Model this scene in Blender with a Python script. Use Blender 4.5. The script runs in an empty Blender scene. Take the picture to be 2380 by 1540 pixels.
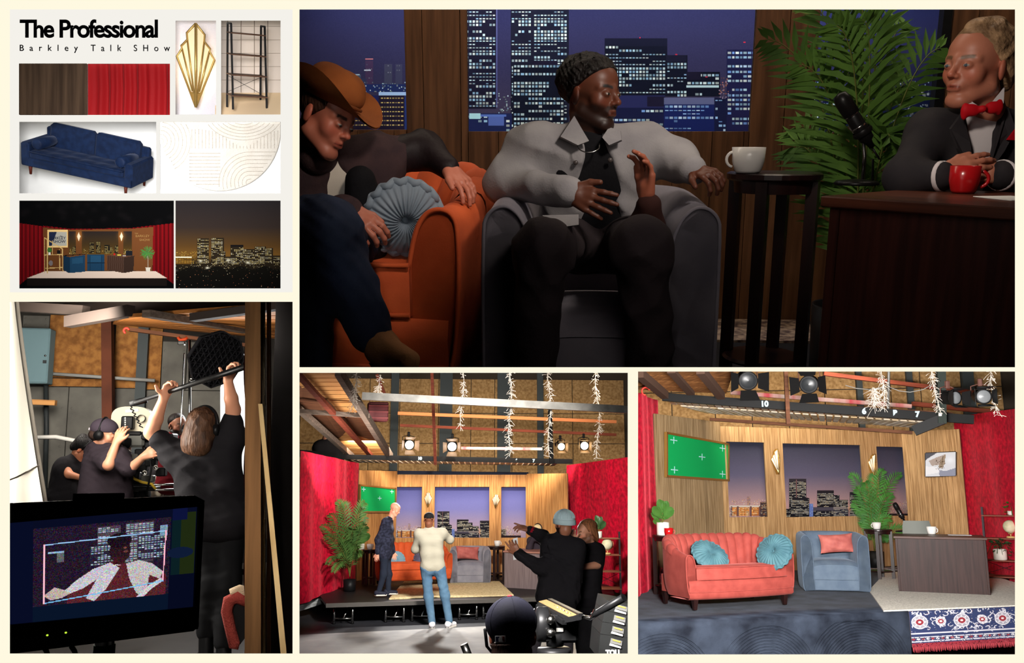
import bpy, bmesh, math, random
import numpy as np
from mathutils import Vector, Matrix, noise as mnoise

sc = bpy.context.scene
C = sc.collection
random.seed(7)
RS = np.random.RandomState(11)
BUILD = 'MHABC'

# ------------------------------------------------------------------ camera, world, exposure
F, CX, CY = 2000.0, 1190.0, 770.0
CAM = Vector((0, 0, 1.5))
BY = 1.6                                    # distance of the collage wall
cd = bpy.data.cameras.new('camera')
cam = bpy.data.objects.new('camera', cd)
C.objects.link(cam)
cam.location = CAM
cam.rotation_euler = (math.pi / 2, 0, 0)
cd.sensor_width = 36
cd.lens = 36 * F / 2380
cd.clip_start = .05
cd.clip_end = 200
sc.camera = cam
sc.view_settings.view_transform = 'Standard'
sc.view_settings.look = 'None'
sc.view_settings.exposure = 0
sc.view_settings.gamma = 1
sc.view_settings.use_curve_mapping = False
w = bpy.data.worlds.new('world')
sc.world = w
w.use_nodes = True
w.node_tree.nodes['Background'].inputs[0].default_value = (.02, .019, .018, 1)
w.node_tree.nodes['Background'].inputs[1].default_value = .3
sc.cycles.max_bounces = 4
sc.cycles.diffuse_bounces = 2
sc.cycles.glossy_bounces = 2
sc.cycles.transmission_bounces = 3
sc.cycles.use_adaptive_sampling = True
sc.cycles.adaptive_threshold = .06
sc.cycles.adaptive_min_samples = 8
sc.cycles.use_denoising = True
sc.cycles.sample_clamp_indirect = 4
sc.cycles.caustics_reflective = False
sc.cycles.caustics_refractive = False


class Room:
 """A set with a level floor: xr, yr is where its forward axis meets the picture, h the eye height."""
 def __init__(s, xr, yr, h):
  s.pitch = -math.atan((yr - CY) / F)
  s.yaw = -math.atan((xr - CX) / F)
  s.R = Matrix.Rotation(s.pitch, 3, 'X') @ Matrix.Rotation(s.yaw, 3, 'Z')
  s.h = h
  s.M = Matrix.Translation(CAM) @ s.R.to_4x4() @ Matrix.Translation((0, 0, -h))
  s.RT = s.R.transposed()

 def ray(s, px, py):
  return s.RT @ Vector(((px - CX) / F, 1, -(py - CY) / F))

 def P(s, px, py, D):
  r = s.ray(px, py)
  k = D / r.y
  return np.array((r.x * k, D, r.z * k + s.h))

 def FL(s, px, py, z=0.0):
  r = s.ray(px, py)
  k = (z - s.h) / r.z
  return np.array((r.x * k, r.y * k, z))

 def Dz(s, px, py, z):
  return s.FL(px, py, z)[1]

 def S(s, p):                             # pixels per metre at a room point
  q = s.R @ Vector((p[0], p[1], p[2] - s.h))
  return F / q.y


RH = Room(1320, 310, 1.0)      # the talk show as filmed
RA = Room(760, 1030, 1.57)      # film crew behind the camera
RB = Room(1077, 1130, 1.99)     # stage seen from the studio floor
RC = Room(1560, 1130, 1.475)    # the empty set


def light(room, kind, loc, target, energy, size=.3, color=(1, 1, 1), angle=60, blend=.3, sizey=None, name='lamp', spread=None):
 d = bpy.data.lights.new(name, kind)
 d.energy = energy
 d.color = color
 if kind == 'AREA':
  d.size = size
  if sizey:
   d.shape = 'RECTANGLE'
   d.size_y = sizey
  if spread:
   d.spread = math.radians(spread)
 else:
  d.shadow_soft_size = size
 if kind == 'SPOT':
  d.spot_size = math.radians(angle)
  d.spot_blend = blend
 o = bpy.data.objects.new(name, d)
 C.objects.link(o)
 v = Vector(target) - Vector(loc)
 m = Matrix.Translation(loc) @ v.to_track_quat('-Z', 'Y').to_matrix().to_4x4()
 o.matrix_world = (room.M if room else Matrix()) @ m
 return o


if 'H' in BUILD:
 light(RH, 'AREA', (-.2, 5.05, 2.35), (-.2, 5.75, 1.35), 55, 4.2, (.9, .93, 1), sizey=.25, name='backdrop_wash')
 light(RH, 'AREA', (-.2, 5.05, -.1), (-.2, 5.75, .9), 23, 4.2, (.9, .93, 1), sizey=.25, name='backdrop_wash')
 light(RH, 'SPOT', (.60, 1.95, 1.72), (.08, 3.0, 1.12), 52, .1, (1, .9, .8), 56, .7, name='key_spot')
 light(RH, 'SPOT', (-.15, 1.95, 1.6), (-.72, 2.9, .78), 23, .08, (1, .86, .74), 42, .35, name='sofa_spot')
 light(RH, 'SPOT', (.45, 1.95, 1.65), (1.30, 3.0, 1.15), 36, .1, (1, .9, .8), 60, .5, name='desk_spot')
 light(RH, 'AREA', (.35, 1.95, 1.1), (.35, 3, .8), 1.3, .6, (1, .9, .85), name='front_fill')
 light(RH, 'AREA', (.2, 3.7, 2.5), (.2, 4.7, .9), 31, 3.6, (1, .85, .68), sizey=.3, name='wall_wash')
if 'C' in BUILD:
 light(RC, 'AREA', (.6, 3.6, 1.66), (1.3, 13.5, 1.1), 1300, .8, (1, .98, .95), sizey=.25, name='set_front_light')
 light(RC, 'AREA', (1.7, 7.5, 2.1), (1.6, 13.0, .8), 260, 1.0, (1, .97, .94), sizey=.5, name='set_side_light')
 light(RC, 'AREA', (1.2, 15.2, 3.3), (1.2, 18.5, 3.4), 160, 5.0, (1, .88, .7), sizey=.3, name='grid_light')  # added unseen lamp that brightens the rear wall; the hanging lamps are off
if 'B' in BUILD:
 light(RB, 'SPOT', (.2, 11.3, 3.4), (.0, 20, 1.0), 2900, .25, (1, .96, .9), 74, .5, name='set_front_spot')
 light(RB, 'AREA', (.0, 3.2, 2.1), (.1, 14, .8), 220, .6, (1, .96, .92), sizey=.2, name='studio_fill')
 q_ = RB.P(951, 1036, 18.1)
 light(RB, 'SPOT', q_, (.4, 11.5, -.4), 700, .12, (1, .97, .93), 70, .4, name='stage_lamp_beam')
 q_ = RB.P(1051, 1040, 18.1)
 light(RB, 'SPOT', q_, (-.2, 11.5, -.4), 700, .12, (1, .97, .93), 70, .4, name='stage_lamp_beam')
 q_ = RB.P(1330, 1038, 18.1)
 light(RB, 'SPOT', q_, (.9, 12, -.4), 450, .12, (1, .85, .6), 70, .4, name='stage_lamp_beam')
 light(RB, 'AREA', (-1.9, 16, 2.0), (-1.9, 17, 3.6), 70, .8, (1, .95, .88), name='ceiling_bounce')  # added unseen lamp that brightens the ceiling boards from below
 light(RB, 'AREA', (0, 19.0, 3.0), (0, 25, 3.4), 300, 5, (1, .9, .75), sizey=.4, name='rear_wall_light')
if 'A' in BUILD:
 light(RA, 'AREA', RA.P(-60, 950, 6.3), RA.P(60, 950, 5.3), 170, .7, (1, .95, .86), sizey=.9, name='silk_lamp')
 light(RA, 'AREA', RA.P(545, 900, 9.8), RA.P(545, 960, 9.0), 40, .8, (1, 1, 1), name='sheet_lamp')
 light(RA, 'AREA', RA.P(130, 790, 8.9), RA.P(280, 980, 12), 110, .8, (1, .93, .82), sizey=.8, name='studio_key')
 light(RA, 'AREA', RA.P(420, 730, 4.6), RA.P(380, 1000, 7.2), 26, .8, (1, .95, .88), sizey=.3, name='studio_top')
 light(RA, 'AREA', RA.P(150, 860, 6.6), RA.P(300, 1020, 7.8), 26, .6, (1, .94, .85), name='camera_light')  # added unseen lamp for the operator, not mounted on the camera
 light(RA, 'AREA', RA.P(330, 1180, 3.3), RA.P(590, 1150, 4.4), 14, .4, (1, .93, .82), name='post_light')  # added unseen lamp that brightens the wooden post
if 'M' in BUILD:
 light(None, 'AREA', (-.30, .5, 1.72), (-.67, 1.6, 1.83), 1.35, .25, (1, .99, .97), name='picture_light', spread=40)  # added unseen lamp in front of the mood board for its niches


# ------------------------------------------------------------------ colours and materials
def lin(c):
 a = np.asarray(c, float) / 255
 return np.where(a <= .04045, a / 12.92, ((a + .055) / 1.055) ** 2.4)


MATS = {}


def pm(name, rgb, rough=.6, metal=0.0, var=0.0, vs=6.0, rgb2=None, bump=0.0, bs=60.0, st=(1, 1, 1), sheen=0.0, rnd=0.0,
    spec=None, trans=0.0, alpha=1.0, emit=0.0, detail=4.0, sss=0.0, ecol=None):
 """Principled material; rgb2 mixes in by stretched noise, rnd varies each object a little."""
 if name in MATS:
  return MATS[name]
 m = bpy.data.materials.new(name)
 m.use_nodes = True
 nt = m.node_tree
 b = nt.nodes['Principled BSDF']
 c1 = (*lin(rgb), 1)
 b.inputs['Base Color'].default_value = c1
 b.inputs['Roughness'].default_value = rough
 b.inputs['Metallic'].default_value = metal
 b.inputs['Specular IOR Level'].default_value = (.5 if rough < .35 else .16) if spec is None else spec
 if sheen:
  b.inputs['Sheen Weight'].default_value = sheen
  b.inputs['Sheen Roughness'].default_value = .4
  b.inputs['Sheen Tint'].default_value = tuple(min(1, x * 1.5 + .1) for x in c1[:3]) + (1,)
 if trans:
  b.inputs['Transmission Weight'].default_value = trans
 if alpha < 1:
  b.inputs['Alpha'].default_value = alpha
 if emit:
  b.inputs['Emission Color'].default_value = (*lin(ecol if ecol is not None else rgb), 1)
  b.inputs['Emission Strength'].default_value = emit
 tc = None
 if rgb2 is not None or bump:
  tc = nt.nodes.new('ShaderNodeTexCoord')
  mp = nt.nodes.new('ShaderNodeMapping')
  mp.inputs['Scale'].default_value = st
  nt.links.new(tc.outputs['Object'], mp.inputs[0])
 if rgb2 is not None:
  n = nt.nodes.new('ShaderNodeTexNoise')
  n.inputs['Scale'].default_value = vs
  n.inputs['Detail'].default_value = detail
  nt.links.new(mp.outputs[0], n.inputs['Vector'])
  r = nt.nodes.new('ShaderNodeValToRGB')
  r.color_ramp.elements[0].position = .35
  r.color_ramp.elements[1].position = .65
  r.color_ramp.elements[0].color = c1
  r.color_ramp.elements[1].color = (*lin(rgb2), 1)
  nt.links.new(n.outputs['Fac'], r.inputs[0])
  out = r.outputs[0]
  if rnd:
   oi = nt.nodes.new('ShaderNodeObjectInfo')
   ma = nt.nodes.new('ShaderNodeMath')
   ma.operation = 'MULTIPLY_ADD'
   ma.inputs[1].default_value = 2 * rnd
   ma.inputs[2].default_value = 1 - rnd
   nt.links.new(oi.outputs['Random'], ma.inputs[0])
   hs = nt.nodes.new('ShaderNodeHueSaturation')
   nt.links.new(ma.outputs[0], hs.inputs['Value'])
   nt.links.new(out, hs.inputs['Color'])
   out = hs.outputs[0]
   # shift the grain for every piece
   ad = nt.nodes.new('ShaderNodeVectorMath')
   ad.operation = 'ADD'
   cm = nt.nodes.new('ShaderNodeMath')
   cm.operation = 'MULTIPLY'
   cm.inputs[1].default_value = 37.0
   nt.links.new(oi.outputs['Random'], cm.inputs[0])
   nt.links.new(tc.outputs['Object'], ad.inputs[0])
   nt.links.new(cm.outputs[0], ad.inputs[1])
   nt.links.new(ad.outputs[0], mp.inputs[0])
  nt.links.new(out, b.inputs['Base Color'])
 if bump:
  n2 = nt.nodes.new('ShaderNodeTexNoise')
  n2.inputs['Scale'].default_value = bs
  n2.inputs['Detail'].default_value = 3
  nt.links.new(mp.outputs[0], n2.inputs['Vector'])
  bp = nt.nodes.new('ShaderNodeBump')
  bp.inputs['Strength'].default_value = bump
  bp.inputs['Distance'].default_value = .01
  nt.links.new(n2.outputs['Fac'], bp.inputs['Height'])
  nt.links.new(bp.outputs[0], b.inputs['Normal'])
 MATS[name] = m
 return m


def attr_mat(name, rough=.7, emit=0.0, spec=.3, metal=0.0):
 """Colour comes from the mesh colour attribute Col (flat prints, painted skin)."""
 if name in MATS:
  return MATS[name]
 m = bpy.data.materials.new(name)
 m.use_nodes = True
 nt = m.node_tree
 b = nt.nodes['Principled BSDF']
 a = nt.nodes.new('ShaderNodeAttribute')
 a.attribute_name = 'Col'
 nt.links.new(a.outputs['Color'], b.inputs['Base Color'])
 b.inputs['Roughness'].default_value = rough
 b.inputs['Specular IOR Level'].default_value = spec
 b.inputs['Metallic'].default_value = metal
 if emit:
  nt.links.new(a.outputs['Color'], b.inputs['Emission Color'])
  b.inputs['Emission Strength'].default_value = emit
  b.inputs['Base Color'].default_value = (0, 0, 0, 1)
  nt.links.remove(b.inputs['Base Color'].links[0])
  m.cycles.emission_sampling = 'NONE'
 MATS[name] = m
 return m


def emat(name, rgb, strength=1.0):
 if name in MATS:
  return MATS[name]
 m = bpy.data.materials.new(name)
 m.use_nodes = True
 b = m.node_tree.nodes['Principled BSDF']
 b.inputs['Base Color'].default_value = (0, 0, 0, 1)
 b.inputs['Specular IOR Level'].default_value = 0
 b.inputs['Roughness'].default_value = 1
 b.inputs['Emission Color'].default_value = (*lin(rgb), 1)
 b.inputs['Emission Strength'].default_value = strength
 m.cycles.emission_sampling = 'NONE'
 MATS[name] = m
 return m


# ------------------------------------------------------------------ mesh building
def nrm(v):
 v = np.asarray(v, float)
 return v / (np.linalg.norm(v) + 1e-12)


_HULL = {}


class MB:
 def __init__(s):
  s.v, s.f, s.sm, s.n, s.col = [], [], [], 0, None

 def add(s, verts, faces, smooth=False):
  verts = np.asarray(verts, float).reshape(-1, 3)
  s.v.append(verts)
  o = s.n
  s.f.extend([[i + o for i in f] for f in faces])
  s.sm.extend([smooth] * len(faces))
  s.n += len(verts)
  return s

 def box(s, c, size, rot=None, b=0.0):
  x, y, z = np.asarray(size, float) / 2
  if b <= 0:
   V = np.array([(i, j, k) for i in (-x, x) for j in (-y, y) for k in (-z, z)])
   Fc = [(0, 1, 3, 2), (4, 6, 7, 5), (0, 4, 5, 1), (2, 3, 7, 6), (0, 2, 6, 4), (1, 5, 7, 3)]
  else:
   b = min(b, x * .98, y * .98, z * .98)
   V, id_ = [], {}
   for i in (-1, 1):
    for j in (-1, 1):
     for k in (-1, 1):
      id_[i, j, k, 0] = len(V); V.append((i * x, j * (y - b), k * (z - b)))
      id_[i, j, k, 1] = len(V); V.append((i * (x - b), j * y, k * (z - b)))
      id_[i, j, k, 2] = len(V); V.append((i * (x - b), j * (y - b), k * z))
   Fc = []
   for i in (-1, 1):
    Fc.append([id_[i, -1, -1, 0], id_[i, 1, -1, 0], id_[i, 1, 1, 0], id_[i, -1, 1, 0]][::i])
    Fc.append([id_[-1, i, -1, 1], id_[1, i, -1, 1], id_[1, i, 1, 1], id_[-1, i, 1, 1]][::-i])
    Fc.append([id_[-1, -1, i, 2], id_[1, -1, i, 2], id_[1, 1, i, 2], id_[-1, 1, i, 2]][::i])
    for j in (-1, 1):
     q = i * j
     Fc.append([id_[i, j, -1, 0], id_[i, j, -1, 1], id_[i, j, 1, 1], id_[i, j, 1, 0]][::q])
     Fc.append([id_[i, -1, j, 0], id_[i, 1, j, 0], id_[i, 1, j, 2], id_[i, -1, j, 2]][::q])
     Fc.append([id_[-1, i, j, 1], id_[-1, i, j, 2], id_[1, i, j, 2], id_[1, i, j, 1]][::q])
     for k in (-1, 1):
      Fc.append([id_[i, j, k, 0], id_[i, j, k, 1], id_[i, j, k, 2]][::q * k])
   V = np.array(V)
  if rot is not None:
   V = V @ np.array(rot).T
  return s.add(V + np.asarray(c, float), Fc)

 def tube(s, pts, r, seg=8, cap=True, flat=1.0, smooth=True):
  pts = np.asarray(pts, float)
  n = len(pts)
  r = np.broadcast_to(np.asarray(r, float), (n,))
  T = np.gradient(pts, axis=0) if n > 2 else np.repeat([pts[1] - pts[0]], 2, 0)
  T = T / (np.linalg.norm(T, axis=1)[:, None] + 1e-12)
  up = np.array((0, 0, 1.)) if abs(T[0][2]) < .9 else np.array((1., 0, 0))
  V = []
  N = np.cross(up, T[0])
  a = np.arange(seg) * 2 * math.pi / seg
  for i in range(n):
   N = nrm(N - T[i] * np.dot(N, T[i]))
   Bv = np.cross(T[i], N)
   V.append(pts[i] + r[i] * (np.outer(np.cos(a), N) + flat * np.outer(np.sin(a), Bv)))
  Fc = []
  for i in range(n - 1):
   for j in range(seg):
    k = (j + 1) % seg
    Fc.append((i * seg + j, i * seg + k, (i + 1) * seg + k, (i + 1) * seg + j))
  s.add(np.concatenate(V), Fc, smooth)
  if cap:
   o = s.n - n * seg
   s.f.append([o + j for j in range(seg)][::-1]); s.sm.append(False)
   s.f.append([o + (n - 1) * seg + j for j in range(seg)]); s.sm.append(False)
  return s

 def lathe(s, prof, seg=20, c=(0, 0, 0), rot=None, smooth=True, cap=False):
  prof = np.asarray(prof, float)
  a = np.arange(seg) * 2 * math.pi / seg
  V = np.concatenate([np.stack([r * np.cos(a), r * np.sin(a), np.full(seg, z)], 1) for r, z in prof])
  if rot is not None:
   V = V @ np.array(rot).T
  Fc = []
  for i in range(len(prof) - 1):
   for j in range(seg):
    k = (j + 1) % seg
    Fc.append((i * seg + j, i * seg + k, (i + 1) * seg + k, (i + 1) * seg + j))
  if cap:
   Fc.append(list(range(seg))[::-1])
   Fc.append([(len(prof) - 1) * seg + j for j in range(seg)])
  return s.add(V + np.asarray(c, float), Fc, smooth)

 def ell(s, c, r, rot=None, seg=14, rings=9):
  r = np.broadcast_to(np.asarray(r, float), (3,))
  th = np.linspace(0, math.pi, rings)
  a = np.arange(seg) * 2 * math.pi / seg
  V = np.concatenate([np.stack([np.sin(t) * np.cos(a), np.sin(t) * np.sin(a), np.full(seg, math.cos(t))], 1) for t in th]) * r
  if rot is not None:
   V = V @ np.array(rot).T
  Fc = [(i * seg + j, (i + 1) * seg + j, (i + 1) * seg + (j + 1) % seg, i * seg + (j + 1) % seg) for i in range(rings - 1) for j in range(seg)]
  return s.add(V + np.asarray(c, float), Fc, True)

 def grid(s, P, closed_u=False, closed_v=False, smooth=True, flip=False):
  P = np.asarray(P, float)
  nu, nv = P.shape[:2]
  Fc = []
  for i in range(nu if closed_u else nu - 1):
   for j in range(nv if closed_v else nv - 1):
    i2, j2 = (i + 1) % nu, (j + 1) % nv
    q = (i * nv + j, i2 * nv + j, i2 * nv + j2, i * nv + j2)
    Fc.append(q[::-1] if flip else q)
  return s.add(P.reshape(-1, 3), Fc, smooth)

 def prism(s, poly, d0, d1):
  """poly: 3-D points of a planar outline; extruded from +d0 to +d1 (vectors)."""
  poly = np.asarray(poly, float)
  n = len(poly)
  V = np.concatenate([poly + np.asarray(d0, float), poly + np.asarray(d1, float)])
  Fc = [list(range(n))[::-1], list(range(n, 2 * n))]
  Fc += [(i, (i + 1) % n, n + (i + 1) % n, n + i) for i in range(n)]
  return s.add(V, Fc)

 def quad(s, a, b, c, d):
  return s.add([a, b, c, d], [(0, 1, 2, 3)])

 def bar(s, a, b, w, h, up=(0, 0, 1), bev=0.0):
  """box section w x h running from a to b"""
  a, b = np.asarray(a, float), np.asarray(b, float)
  t = nrm(b - a)
  x = np.cross(t, up)
  if np.linalg.norm(x) < 1e-4:
   x = np.cross(t, (1, 0, 0))
  x = nrm(x)
  z = np.cross(x, t)
  return s.box((a + b) / 2, (w, np.linalg.norm(b - a), h), np.stack([x, t, z], 1), bev)

 def mesh(s, name):
  me = bpy.data.meshes.new(name)
  V = np.concatenate(s.v) if s.v else np.zeros((0, 3))
  L = [len(f) for f in s.f]
  me.vertices.add(len(V))
  me.vertices.foreach_set('co', V.astype(np.float32).ravel())
  idx = np.fromiter((i for f in s.f for i in f), np.int32)
  me.loops.add(len(idx))
  me.loops.foreach_set('vertex_index', idx)
  me.polygons.add(len(L))
  me.polygons.foreach_set('loop_start', np.concatenate([[0], np.cumsum(L)[:-1]]).astype(np.int32))
  me.polygons.foreach_set('loop_total', np.asarray(L, np.int32))
  me.polygons.foreach_set('use_smooth', np.asarray(s.sm, bool))
  me.update(calc_edges=True)
  return me


def raw_mesh(name, V, Q, smooth=True, col=None, corner=None):
 """numpy verts (n,3), quads (m,4); col (n,3) point colours, corner (m,3) flat face colours (linear)."""
 me = bpy.data.meshes.new(name)
 V = np.asarray(V, np.float32)
 Q = np.asarray(Q, np.int32)
 k = Q.shape[1]
 me.vertices.add(len(V)); me.vertices.foreach_set('co', V.ravel())
 me.loops.add(Q.size); me.loops.foreach_set('vertex_index', Q.ravel())
 me.polygons.add(len(Q))
 me.polygons.foreach_set('loop_start', np.arange(0, Q.size, k, dtype=np.int32))
 me.polygons.foreach_set('loop_total', np.full(len(Q), k, np.int32))
 me.polygons.foreach_set('use_smooth', np.full(len(Q), smooth, bool))
 me.update(calc_edges=True)
 if col is not None:
  a = me.attributes.new('Col', 'FLOAT_COLOR', 'POINT')
  a.data.foreach_set('color', np.concatenate([col, np.ones((len(col), 1))], 1).astype(np.float32).ravel())
 if corner is not None:
  a = me.attributes.new('Col', 'FLOAT_COLOR', 'CORNER')
  cc = np.repeat(np.concatenate([corner, np.ones((len(corner), 1))], 1), k, 0)
  a.data.foreach_set('color', cc.astype(np.float32).ravel())
 return me


def link(name, me, mat=None, parent=None, room=None, mw=None):
 o = bpy.data.objects.new(name, me)
 C.objects.link(o)
 if mat is not None and me is not None and hasattr(me, 'materials') and len(me.materials) == 0:
  me.materials.append(mat)
 if parent is not None:
  o.parent = parent
 elif room is not None:
  o.matrix_world = room.M @ (mw if mw is not None else Matrix())
 elif mw is not None:
  o.matrix_world = mw
 return o


def part(name, mb, mat, parent, label=None):
 o = link(name, mb.mesh(name) if isinstance(mb, MB) else mb, mat, parent)
 if label:
  o['label'] = label
 return o


def tag(o, label, cat=None, group=None, kind=None):
 o['label'] = label
 if cat:
  o['category'] = cat
 if group:
  o['group'] = group
 if kind:
  o['kind'] = kind
 return o


def TRS(loc=(0, 0, 0), rz=0.0, s=1.0, rx=0.0, ry=0.0):
 return (Matrix.Translation(Vector(loc)) @ Matrix.Rotation(rz, 4, 'Z') @ Matrix.Rotation(rx, 4, 'X') @ Matrix.Rotation(ry, 4, 'Y')
   @ Matrix.Diagonal((s, s, s, 1) if np.isscalar(s) else (*s, 1)))


GROUPS = {'stage_lamp': 'hanging lamps', 'icicle_light_string': 'icicle light strings', 'round_pillow': 'round pillows', 'wall_sconce': 'fan wall lights', 'mug': 'mugs', 'side_table': 'side tables', 'slat_rack': 'slat racks', 'potted_ivy': 'shelf plants'}


def thing(name, label, cat, room=None, loc=(0, 0, 0), rz=0.0, s=1.0, group=None, rx=0.0, ry=0.0):
 o = bpy.data.objects.new(name, None)
 C.objects.link(o)
 o.empty_display_size = .05
 o.matrix_world = (room.M if room else Matrix()) @ TRS(loc, rz, s, rx, ry)
 if group is None and name in GROUPS and room is not None:
  group = GROUPS[name] + ' ' + {id(RH): 'of the talk show', id(RA): 'of the crew studio', id(RB): 'of the stage', id(RC): 'of the empty set'}.get(id(room), 'of the mood board')
 return tag(o, label, cat, group)


def single(name, mb, mat, label, cat, room=None, group=None, mw=None, kind=None):
 o = link(name, mb.mesh(name) if isinstance(mb, MB) else mb, mat, None, room, mw if (room or mw is not None) else Matrix())
 return tag(o, label, cat, group, kind)


def struct(name, mb, mat, room=None, label=None):
 o = link(name, mb.mesh(name) if isinstance(mb, MB) else mb, mat, None, room, Matrix())
 o['kind'] = 'structure'
 if label:
  o['label'] = label
 return o


def dup(root, mw, label=None, group=None):
 r = root.copy(); C.objects.link(r); r.matrix_world = mw
 if label:
  r['label'] = label
 if group:
  r['group'] = group
 for ch in root.children:
  c = ch.copy(); C.objects.link(c); c.parent = r
  for g in ch.children:
   d = g.copy(); C.objects.link(d); d.parent = c
 return r


def text_mesh(txt, size, bold=0.0, depth=.001, spacing=1.0, align='LEFT'):
 cu = bpy.data.curves.new('lettering', 'FONT')
 cu.body = txt; cu.size = size; cu.offset = bold; cu.extrude = depth; cu.space_character = spacing
 cu.align_x = align
 o = bpy.data.objects.new('lettering', cu)
 C.objects.link(o)
 bpy.context.view_layer.update()
 dg = bpy.context.evaluated_depsgraph_get()
 me = bpy.data.meshes.new_from_object(o.evaluated_get(dg))
 bpy.data.objects.remove(o)
 bpy.data.curves.remove(cu)
 return me


def rotx(a): return np.array(Matrix.Rotation(a, 3, 'X'))
def roty(a): return np.array(Matrix.Rotation(a, 3, 'Y'))
def rotz(a): return np.array(Matrix.Rotation(a, 3, 'Z'))


def frame_mw(o, ex, ez):
 """matrix with x along ex, local z along ez"""
 ex, ez = nrm(ex), nrm(ez)
 ey = np.cross(ez, ex)
 m = Matrix.Identity(4)
 for i in range(3):
  m[i][0], m[i][1], m[i][2], m[i][3] = ex[i], ey[i], ez[i], o[i]
 return m


# ------------------------------------------------------------------ flat prints: painted on a numpy canvas, each cell a face
class Canvas:
 def __init__(s, w, h, rgb=(0, 0, 0)):
  s.a = np.zeros((h, w, 3)) + np.asarray(rgb, float)
  s.w, s.h = w, h
  s.yy, s.xx = np.mgrid[0:h, 0:w] + .5

 def rect(s, x0, y0, x1, y1, rgb, al=1.0):
  x0, y0, x1, y1 = [int(round(q)) for q in (x0, y0, x1, y1)]
  sl = s.a[max(y0, 0):max(y1, 0), max(x0, 0):max(x1, 0)]
  sl[:] = sl * (1 - al) + np.asarray(rgb, float) * al

 def poly(s, pts, rgb, al=1.0):
  m = np.zeros((s.h, s.w), bool)
  n = len(pts)
  for i in range(n):
   (x0, y0), (x1, y1) = pts[i], pts[(i + 1) % n]
   if y0 == y1:
    continue
   c = ((s.yy >= min(y0, y1)) & (s.yy < max(y0, y1)))
   xi = x0 + (s.yy - y0) * (x1 - x0) / (y1 - y0)
   m ^= c & (s.xx < xi)
  s.a[m] = s.a[m] * (1 - al) + np.asarray(rgb, float) * al

 def ell(s, cx, cy, rx, ry, rgb, al=1.0, soft=False):
  q = ((s.xx - cx) / rx) ** 2 + ((s.yy - cy) / ry) ** 2
  m = (np.exp(-q * 2) if soft else (q < 1).astype(float))[..., None] * al
  s.a = s.a * (1 - m) + np.asarray(rgb, float) * m

 def line(s, x0, y0, x1, y1, w, rgb, al=1.0):
  d = np.array((x1 - x0, y1 - y0), float)
  L = np.hypot(*d) + 1e-9
  d /= L
  t = np.clip((s.xx - x0) * d[0] + (s.yy - y0) * d[1], 0, L)
  m = np.hypot(s.xx - x0 - t * d[0], s.yy - y0 - t * d[1]) < w / 2
  s.a[m] = s.a[m] * (1 - al) + np.asarray(rgb, float) * al

 def vgrad(s, stops, x0=0, x1=None, y0=0, y1=None):
  x1 = s.w if x1 is None else x1
  y1 = s.h if y1 is None else y1
  t = np.linspace(0, 1, y1 - y0)
  for k in range(3):
   s.a[y0:y1, x0:x1, k] = np.interp(t, [p[0] for p in stops], [p[1][k] for p in stops])[:, None]

 def windows(s, x0, y0, x1, y1, cw, ch, p, cols, base=None, gx=1, gy=1, seed=0, run=.5):
  """lit office windows: cells cw x ch, gaps gx, gy; runs of light along each floor"""
  r = np.random.RandomState(seed)
  if base is not None:
   s.rect(x0, y0, x1, y1, base)
  y = y0 + gy
  while y + ch <= y1:
   on = r.rand() < p
   fl = r.rand()
   x = x0 + gx
   while x + cw <= x1:
    if r.rand() > run:
     on = r.rand() < p * (.5 + fl)
    if on:
     c = np.asarray(cols[r.randint(len(cols))], float) * (.65 + .35 * r.rand())
     s.rect(x, y, x + cw, y + ch, c)
    x += cw + gx
   y += ch + gy

 def dots(s, n, x0, y0, x1, y1, cols, seed=0, size=1):
  r = np.random.RandomState(seed)
  for _ in range(n):
   x, y = r.uniform(x0, x1), r.uniform(y0, y1)
   s.rect(x, y, x + size, y + size, np.asarray(cols[r.randint(len(cols))], float) * r.uniform(.4, 1))

 def mesh_on(s, name, room, x0, y0, q, a, n):
  """every cell corner meets the plane (point a, normal n) along its sight line"""
  i, j = np.meshgrid(np.arange(s.w + 1), np.arange(s.h + 1))
  r = np.stack([(x0 + i.ravel() * q - CX) / F, np.ones(i.size), -(y0 + j.ravel() * q - CY) / F], 1) @ np.array(room.R)
  o = np.array((0, 0, room.h))
  V = r * (np.dot(np.asarray(a) - o, n) / (r @ np.asarray(n, float)))[:, None] + o
  me = s.mesh(name, (0, 0, 0), (1, 0, 0), (0, 1, 0))
  me.vertices.foreach_set('co', V.astype(np.float32).ravel())
  me.update()
  return me

 def mesh(s, name, o, ux, uy):
  """o = top-left corner, ux along width, uy down the height (full vectors)"""
  o, ux, uy = (np.asarray(q, float) for q in (o, ux, uy))
  i, j = np.meshgrid(np.arange(s.w + 1), np.arange(s.h + 1))
  V = o + (i.ravel() / s.w)[:, None] * ux + (j.ravel() / s.h)[:, None] * uy
  a, b = np.meshgrid(np.arange(s.w), np.arange(s.h))
  k = (b * (s.w + 1) + a).ravel()
  Q = np.stack([k, k + s.w + 1, k + s.w + 2, k + 1], 1)
  return raw_mesh(name, V, Q, False, corner=lin(np.clip(s.a, 0, 255)).reshape(-1, 3))


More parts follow.
